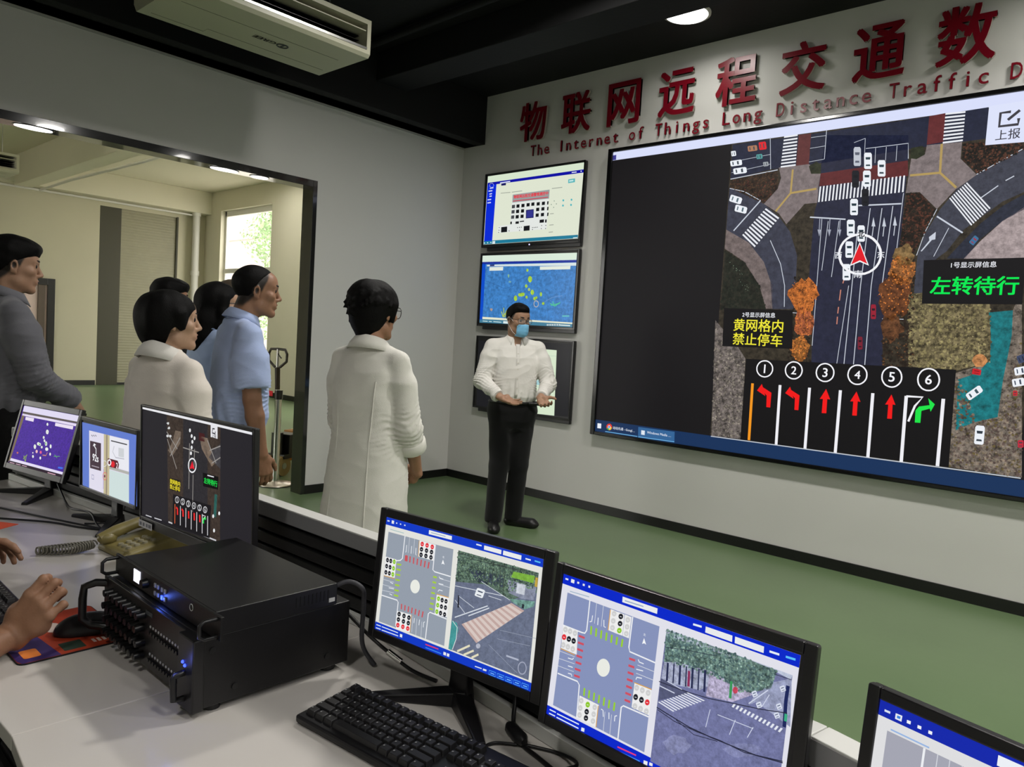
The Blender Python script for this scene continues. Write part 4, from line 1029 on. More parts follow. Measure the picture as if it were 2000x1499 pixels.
MON_CROSSING_WEST = """P 0 226,226,220 0 -2085,1197 1979,1195 2017,-1217 -2075,-1192
P 1 18,58,196 0 -2085,1197 1979,1195 1985,1048 -2082,1038
P 1 18,58,196 0 -2060,-1035 2026,-1043 2017,-1217 -2075,-1192
P 1 148,157,170 0 -1965,902 -139,920 -111,-991 -1963,-1009
W 3 236,238,242 22 0 -1474,917 -1478,443 -1533,388 -1654,352 -1975,341
W 3 236,238,242 22 0 -617,910 -613,403 -559,376 -137,380
W 3 236,238,242 22 0 -1962,-450 -1504,-439 -1465,-474 -1466,-969
W 3 236,238,242 22 0 -119,-459 -568,-445 -609,-485 -614,-993
W 2 214,218,226 9 0 -1341,915 -1333,588
W 2 214,218,226 9 0 -1197,915 -1188,605
W 2 214,218,226 9 0 -1957,-113 -1649,-100
W 2 214,218,226 9 0 -1966,-222 -1619,-213
W 2 214,218,226 9 0 -1965,-344 -1616,-317
W 2 214,218,226 9 0 -408,273 -135,281
W 2 214,218,226 9 0 -407,158 -125,164
W 2 214,218,226 9 0 -1019,-639 -998,-971
W 2 214,218,226 9 0 -901,-666 -884,-998
W 2 214,218,226 9 0 -758,-685 -740,-1000
W 4 222,160,50 14 0 -1060,899 -1044,569
W 4 222,160,50 14 0 -1953,-30 -1644,-23
W 4 222,160,50 14 0 -439,-45 -127,-35
W 4 222,160,50 14 0 -1061,-627 -1049,-985
P 3 236,236,236 0 -1054,909 -628,910 -628,583 -1037,579
P 3 236,236,236 0 -1962,371 -1646,381 -1638,-6 -1954,-24
P 3 236,236,236 0 -441,-57 -119,-39 -117,-424 -444,-444
P 3 236,236,236 0 -1464,-651 -1061,-627 -1056,-991 -1449,-1024
P 4 226,50,60 0 -926,859 -935,882 -955,896 -979,898 -1002,886 -1016,865 -1019,839 -1009,816 -990,802 -965,801 -943,812 -928,834
W 5 235,238,240 9 0 -991,845 -953,846
P 4 226,50,60 0 -791,861 -800,884 -820,898 -844,900 -866,889 -880,867 -883,842 -873,819 -854,805 -830,803 -808,815 -793,836
W 5 235,238,240 9 0 -855,848 -817,849
P 4 226,50,60 0 -648,860 -658,882 -677,896 -701,898 -723,887 -737,866 -740,840 -730,817 -711,804 -687,802 -665,813 -651,835
W 5 235,238,240 9 0 -712,846 -675,847
P 4 30,32,40 0 -930,750 -939,773 -959,787 -983,788 -1006,777 -1020,755 -1023,730 -1013,707 -994,693 -969,691 -947,703 -932,724
W 5 235,238,240 9 0 -995,736 -957,737
P 4 30,32,40 0 -791,753 -800,776 -820,790 -844,792 -866,780 -880,759 -883,733 -873,711 -854,697 -830,695 -808,707 -793,728
W 5 235,238,240 9 0 -855,739 -817,741
P 4 30,32,40 0 -653,754 -662,777 -682,791 -705,792 -727,781 -742,760 -744,734 -735,712 -715,698 -691,696 -670,708 -655,729
W 5 235,238,240 9 0 -717,740 -679,742
P 4 30,32,40 0 -925,639 -935,662 -955,676 -979,677 -1002,666 -1016,644 -1019,619 -1009,596 -989,582 -965,580 -942,592 -928,614
W 5 235,238,240 9 0 -991,625 -952,626
P 4 30,32,40 0 -791,645 -800,668 -820,682 -844,683 -866,672 -881,650 -883,625 -873,602 -854,588 -830,587 -808,599 -793,620
W 5 235,238,240 9 0 -855,631 -817,632
P 4 30,32,40 0 -653,647 -662,669 -682,683 -705,685 -727,673 -742,652 -744,627 -735,604 -715,590 -691,589 -670,600 -655,622
W 5 235,238,240 9 0 -717,633 -679,634
P 4 30,32,40 0 -1859,321 -1869,345 -1887,360 -1909,362 -1929,350 -1941,329 -1943,302 -1933,278 -1915,264 -1893,262 -1873,273 -1861,295
W 5 235,238,240 9 0 -1918,308 -1883,310
P 4 30,32,40 0 -1761,325 -1770,349 -1788,363 -1810,365 -1830,354 -1842,332 -1844,306 -1835,282 -1816,268 -1795,266 -1775,277 -1763,299
W 5 235,238,240 9 0 -1819,312 -1785,313
P 4 140,200,40 0 -1659,330 -1668,353 -1686,368 -1708,370 -1728,359 -1740,337 -1742,311 -1732,287 -1714,273 -1693,271 -1673,282 -1661,304
W 5 235,238,240 9 0 -1717,317 -1683,318
P 4 30,32,40 0 -1865,192 -1875,216 -1893,230 -1915,232 -1935,221 -1947,199 -1949,173 -1939,149 -1921,134 -1899,132 -1879,144 -1867,166
W 5 235,238,240 9 0 -1924,178 -1889,180
P 4 30,32,40 0 -1762,191 -1771,215 -1789,230 -1811,232 -1831,220 -1843,198 -1845,172 -1836,149 -1818,134 -1796,132 -1776,143 -1764,165
W 5 235,238,240 9 0 -1820,178 -1786,180
P 4 140,200,40 0 -1659,191 -1669,214 -1686,229 -1708,231 -1728,220 -1740,198 -1742,172 -1732,148 -1715,133 -1693,132 -1673,143 -1661,165
W 5 235,238,240 9 0 -1717,177 -1683,179
P 4 30,32,40 0 -1867,61 -1876,84 -1894,99 -1916,101 -1936,89 -1949,67 -1950,41 -1941,17 -1923,3 -1901,1 -1881,13 -1868,34
W 5 235,238,240 9 0 -1925,47 -1891,49
P 4 30,32,40 0 -1764,64 -1773,87 -1791,102 -1813,104 -1833,92 -1845,70 -1847,44 -1837,20 -1819,6 -1798,4 -1778,16 -1766,37
W 5 235,238,240 9 0 -1822,50 -1788,52
P 4 140,200,40 0 -1661,64 -1671,87 -1688,102 -1710,103 -1730,92 -1742,70 -1744,44 -1734,21 -1716,6 -1695,4 -1675,16 -1663,37
W 5 235,238,240 9 0 -1719,50 -1685,52
P 4 140,200,40 0 -341,-112 -350,-90 -367,-77 -388,-76 -408,-87 -421,-108 -423,-133 -414,-155 -396,-169 -375,-170 -355,-158 -343,-137
W 5 235,238,240 9 0 -398,-127 -364,-125
P 4 30,32,40 0 -245,-116 -253,-94 -271,-81 -292,-80 -311,-91 -324,-112 -326,-137 -317,-159 -300,-173 -278,-174 -259,-162 -247,-141
W 5 235,238,240 9 0 -301,-131 -268,-129
P 4 30,32,40 0 -142,-113 -151,-91 -168,-78 -189,-77 -209,-88 -221,-109 -223,-134 -214,-156 -197,-169 -176,-170 -157,-159 -145,-138
W 5 235,238,240 9 0 -199,-127 -166,-125
P 4 140,200,40 0 -345,-242 -354,-220 -371,-207 -393,-206 -412,-218 -425,-239 -427,-264 -418,-286 -401,-299 -379,-300 -360,-288 -347,-267
W 5 235,238,240 9 0 -402,-257 -369,-255
P 4 30,32,40 0 -245,-245 -254,-223 -271,-210 -292,-209 -312,-220 -324,-241 -326,-266 -317,-288 -300,-301 -279,-302 -260,-291 -247,-270
W 5 235,238,240 9 0 -302,-260 -269,-257
P 4 30,32,40 0 -140,-237 -149,-215 -166,-202 -187,-201 -206,-213 -218,-234 -220,-258 -212,-280 -194,-294 -173,-295 -154,-283 -142,-262
W 5 235,238,240 9 0 -196,-252 -163,-250
P 4 140,200,40 0 -349,-373 -358,-351 -376,-337 -397,-336 -417,-348 -429,-369 -431,-394 -422,-416 -405,-430 -383,-430 -364,-419 -351,-398
W 5 235,238,240 9 0 -407,-388 -373,-385
P 4 30,32,40 0 -249,-375 -258,-353 -275,-339 -297,-339 -316,-350 -329,-371 -331,-396 -322,-418 -304,-431 -283,-432 -264,-420 -251,-399
W 5 235,238,240 9 0 -306,-390 -273,-387
P 4 30,32,40 0 -143,-375 -152,-353 -169,-340 -190,-339 -209,-350 -221,-371 -223,-396 -215,-418 -197,-431 -176,-432 -157,-420 -145,-399
W 5 235,238,240 9 0 -199,-390 -166,-387
P 4 30,32,40 0 -1353,-690 -1363,-667 -1384,-654 -1409,-654 -1432,-667 -1447,-690 -1450,-716 -1440,-738 -1419,-752 -1394,-752 -1371,-739 -1356,-716
W 5 235,238,240 9 0 -1421,-708 -1381,-704
P 4 30,32,40 0 -1212,-691 -1222,-668 -1242,-655 -1267,-655 -1290,-668 -1305,-690 -1307,-716 -1297,-739 -1277,-752 -1252,-752 -1229,-739 -1215,-717
W 5 235,238,240 9 0 -1279,-709 -1239,-705
P 4 30,32,40 0 -1072,-689 -1082,-666 -1102,-653 -1127,-653 -1150,-666 -1164,-688 -1167,-714 -1157,-737 -1137,-749 -1112,-750 -1090,-737 -1075,-714
W 5 235,238,240 9 0 -1139,-706 -1100,-703
P 4 30,32,40 0 -1357,-804 -1367,-782 -1387,-768 -1412,-768 -1436,-782 -1451,-804 -1453,-830 -1443,-853 -1423,-866 -1398,-866 -1374,-853 -1359,-830
W 5 235,238,240 9 0 -1424,-822 -1385,-819
P 4 30,32,40 0 -1211,-803 -1221,-781 -1242,-768 -1266,-768 -1289,-781 -1304,-803 -1307,-829 -1297,-852 -1277,-865 -1252,-865 -1229,-852 -1214,-829
W 5 235,238,240 9 0 -1278,-821 -1239,-818
P 4 30,32,40 0 -1072,-800 -1082,-778 -1102,-765 -1127,-765 -1149,-778 -1164,-801 -1167,-826 -1157,-849 -1137,-862 -1112,-862 -1089,-849 -1075,-826
W 5 235,238,240 9 0 -1138,-819 -1099,-815
P 4 226,50,60 0 -1356,-920 -1366,-898 -1386,-885 -1411,-885 -1435,-898 -1450,-921 -1453,-947 -1442,-969 -1422,-982 -1397,-982 -1374,-969 -1359,-946
W 5 235,238,240 9 0 -1423,-939 -1384,-935
P 4 226,50,60 0 -1211,-916 -1221,-893 -1241,-880 -1266,-880 -1289,-894 -1304,-916 -1307,-942 -1297,-965 -1276,-978 -1251,-977 -1229,-964 -1214,-942
W 5 235,238,240 9 0 -1278,-934 -1239,-930
P 4 226,50,60 0 -1072,-912 -1082,-890 -1102,-877 -1126,-877 -1149,-890 -1164,-913 -1166,-939 -1156,-961 -1136,-974 -1112,-974 -1089,-961 -1074,-938
W 5 235,238,240 9 0 -1138,-931 -1099,-927
B 3 200,84,90 1 0.33 -1415,522 -1333,529 -1327,411 -1409,404
B 3 200,84,90 7 0.33 -1391,531 -1380,405 -731,399 -719,533
B 3 200,84,90 7 0.33 -1380,-482 -1372,-591 -751,-601 -737,-476
B 3 164,204,60 7 0.33 -1618,309 -1493,319 -1481,-368 -1607,-375
B 3 164,204,60 7 0.33 -585,288 -488,294 -498,-389 -599,-395
P 3 232,234,226 0 -914,-10 -924,25 -941,54 -966,78 -996,93 -1029,99 -1063,96 -1096,83 -1125,62 -1149,33 -1165,0 -1173,-36 -1173,-73 -1163,-107 -1145,-137 -1120,-160 -1090,-175 -1057,-181 -1022,-177 -990,-164 -961,-143 -937,-115 -921,-82 -913,-46
P 4 244,246,248 0 -376,662 -320,572 -364,585 -404,564
T 4 230,234,240 48 0.01 -372,715 北
W 4 236,240,244 15 0 -1397,739 -1394,605 -1407,584
W 4 236,240,244 15 0 -1254,748 -1251,591
W 4 236,240,244 15 0 -1130,736 -1122,605 -1096,593
W 4 236,240,244 15 0 -1752,-124 -1665,-134
W 4 236,240,244 15 0 -1777,-246 -1628,-236
W 4 236,240,244 15 0 -1737,-363 -1659,-373
W 4 236,240,244 15 0 -313,281 -410,287 -429,311
W 4 236,240,244 15 0 -298,179 -424,171
W 4 236,240,244 15 0 -300,55 -395,52 -417,12
W 4 236,240,244 15 0 -967,-771 -966,-668
W 4 236,240,244 15 0 -825,-776 -822,-659
W 4 236,240,244 15 0 -704,-786 -706,-685 -677,-669
P 2 232,234,236 0 -1901,1159 -1832,1160 -1831,1093 -1899,1092
P 2 232,234,236 0 -831,1166 -212,1167 -208,1091 -827,1082
P 2 232,234,236 0 612,1157 1028,1159 1032,1078 615,1078
P 2 232,234,236 0 1072,1160 1496,1159 1497,1074 1073,1076
P 2 232,234,236 0 -1317,-1091 -1251,-1090 -1250,-1152 -1316,-1153
P 2 232,234,236 0 -110,-1104 -42,-1103 -41,-1162 -109,-1163
P 2 232,234,236 0 -19,-1105 44,-1103 45,-1162 -18,-1164
P 2 232,234,236 0 897,-1125 980,-1121 978,-1154 895,-1159
W 3 228,236,246 25 0 -2030,1125 -1965,1128
W 3 228,236,246 25 0 -1768,1127 -1734,1127
W 3 228,236,246 25 0 -1653,1128 -1619,1129
W 3 228,236,246 25 0 -1531,1128 -1493,1129
W 3 150,170,190 16 0 -766,1126 -377,1127
W 3 228,236,246 26 0 418,1138 550,1138
W 3 228,236,246 26 0 1592,1122 1712,1120
W 3 90,190,240 26 0 1798,1126 1925,1123
W 3 228,236,246 18 0 -2024,-1093 -1885,-1091
W 3 228,236,246 18 0 -1858,-1092 -1381,-1088
W 3 228,236,246 18 0 -2027,-1161 -1883,-1157
W 3 228,236,246 18 0 -1852,-1161 -1363,-1149
W 3 230,60,100 22 0 -598,-1099 -249,-1094
W 3 60,140,240 18 0 -589,-1160 -163,-1159
W 3 228,236,246 18 0 699,-1143 864,-1136
W 3 160,190,190 15 0 -1919,963 -1514,963
W 3 70,150,240 16 1 1044,-1112 1201,-1108 1201,-1184 1044,-1187
W 3 120,190,250 16 0 1077,-1150 1173,-1150
W 3 70,150,240 16 1 1239,-1110 1394,-1107 1394,-1181 1239,-1185
W 3 120,190,250 16 0 1271,-1148 1366,-1147
W 3 70,150,240 16 1 1430,-1108 1582,-1105 1582,-1179 1430,-1183
W 3 120,190,250 16 0 1462,-1146 1555,-1145
W 3 70,150,240 16 1 1619,-1106 1768,-1103 1768,-1177 1619,-1180
W 3 120,190,250 16 0 1650,-1144 1741,-1143
W 3 70,150,240 16 1 1804,-1105 1951,-1101 1951,-1174 1804,-1178
W 3 120,190,250 16 0 1835,-1142 1925,-1141
P 1 104,112,134 0.22 -9,929 1912,932 1937,-1015 12,-1011
P 2 84,104,92 0.9 -9,929 1912,932 1912,567 1346,292 711,431 10,316
S 3 104,130,108 420 28 -8,920 1912,932 1899,668 1329,421 704,484 3,371
S 3 66,84,78 420 28 -8,920 1912,932 1899,668 1329,421 704,484 3,371
S 3 136,160,130 160 18 -8,920 1912,932 1899,668 1329,421 704,484 3,371
P 3 60,70,84 0.6 290,635 1157,701 1153,484 533,443
P 3 134,140,160 0.3 1231,652 1899,668 1867,425 1598,383 1297,413
P 4 124,176,66 0.2 1358,829 1842,858 1818,722 1317,712
P 4 200,205,214 0.2 1466,641 1661,649 1653,462 1464,455
P 4 110,150,140 0.6 1343,317 1901,408 1881,311 1686,208 1382,274
P 4 190,160,70 0.2 1854,840 1911,841 1914,672 1857,671
P 3 214,198,192 0 267,-455 1386,248 1690,182 674,-706
B 4 192,166,160 11 0.45 267,-455 674,-706 1690,182 1386,248
P 4 232,236,240 0 585,332 725,327 750,310 710,172 681,160 530,164 509,177 550,316
P 5 70,80,100 0 577,286 707,281 690,257 579,260
P 5 70,80,100 0 569,210 670,207 675,190 554,193
W 4 214,220,228 20 0 82,-371 850,55
W 4 214,220,228 12 0 8,231 1174,328
W 4 214,220,228 12 0 46,-42 319,-223
W 4 214,220,228 10 0 636,467 1346,292
W 4 214,220,228 10 0 114,60 532,-69
W 4 214,220,228 10 0 842,244 1151,242
W 4 214,220,228 20 0 414,-253 889,24
P 3 70,150,150 0.2 18,-445 151,-464 205,-590 137,-890 81,-1019 5,-1013
W 4 220,225,225 15 0 38,-453 169,-544 175,-766 108,-997
P 5 34,34,44 0 105,72 134,71 160,-167 123,-163
P 5 40,44,54 0 1629,298 1675,292 1672,217 1626,221
P 4 226,220,190 0 223,-977 516,-779 535,-812 243,-1010
P 4 226,220,190 0 391,-996 622,-845 641,-878 410,-1029
P 4 226,220,190 0 589,-992 744,-882 763,-915 608,-1025
W 3 150,158,176 8 0 1148,-487 1895,-403
W 3 150,158,176 8 0 964,-648 1679,-966
W 3 150,158,176 8 0 1192,-313 2031,-233
P 4 176,180,196 0.2 780,-730 771,-711 754,-698 731,-696 707,-703 686,-718 673,-739 671,-761 679,-780 697,-793 720,-795 744,-788 764,-773 777,-752
W 4 160,166,186 20 1 1863,-817 1864,-841 1860,-865 1853,-888 1841,-909 1826,-927 1809,-941 1790,-949 1770,-953 1751,-951 1733,-943 1717,-931 1704,-914 1694,-894 1689,-871 1688,-847 1691,-822 1699,-799 1711,-778 1726,-760 1743,-747 1762,-738 1782,-735 1801,-737 1819,-744 1835,-757 1848,-774 1858,-794
W 4 176,182,200 32 0 1396,-730 1679,-724
W 4 70,84,70 14 0 700,771 723,447
W 4 70,84,70 14 0 790,773 814,445
W 4 70,84,70 14 0 881,775 905,443
W 4 70,84,70 14 0 970,776 995,440
W 4 70,84,70 14 0 1059,778 1084,438
W 4 70,84,70 14 0 1147,780 1173,436
W 5 52,58,56 9 0 -2,879 927,892
W 5 52,58,56 9 0 44,818 1883,912
W 5 52,58,56 9 0 618,849 1912,880"""
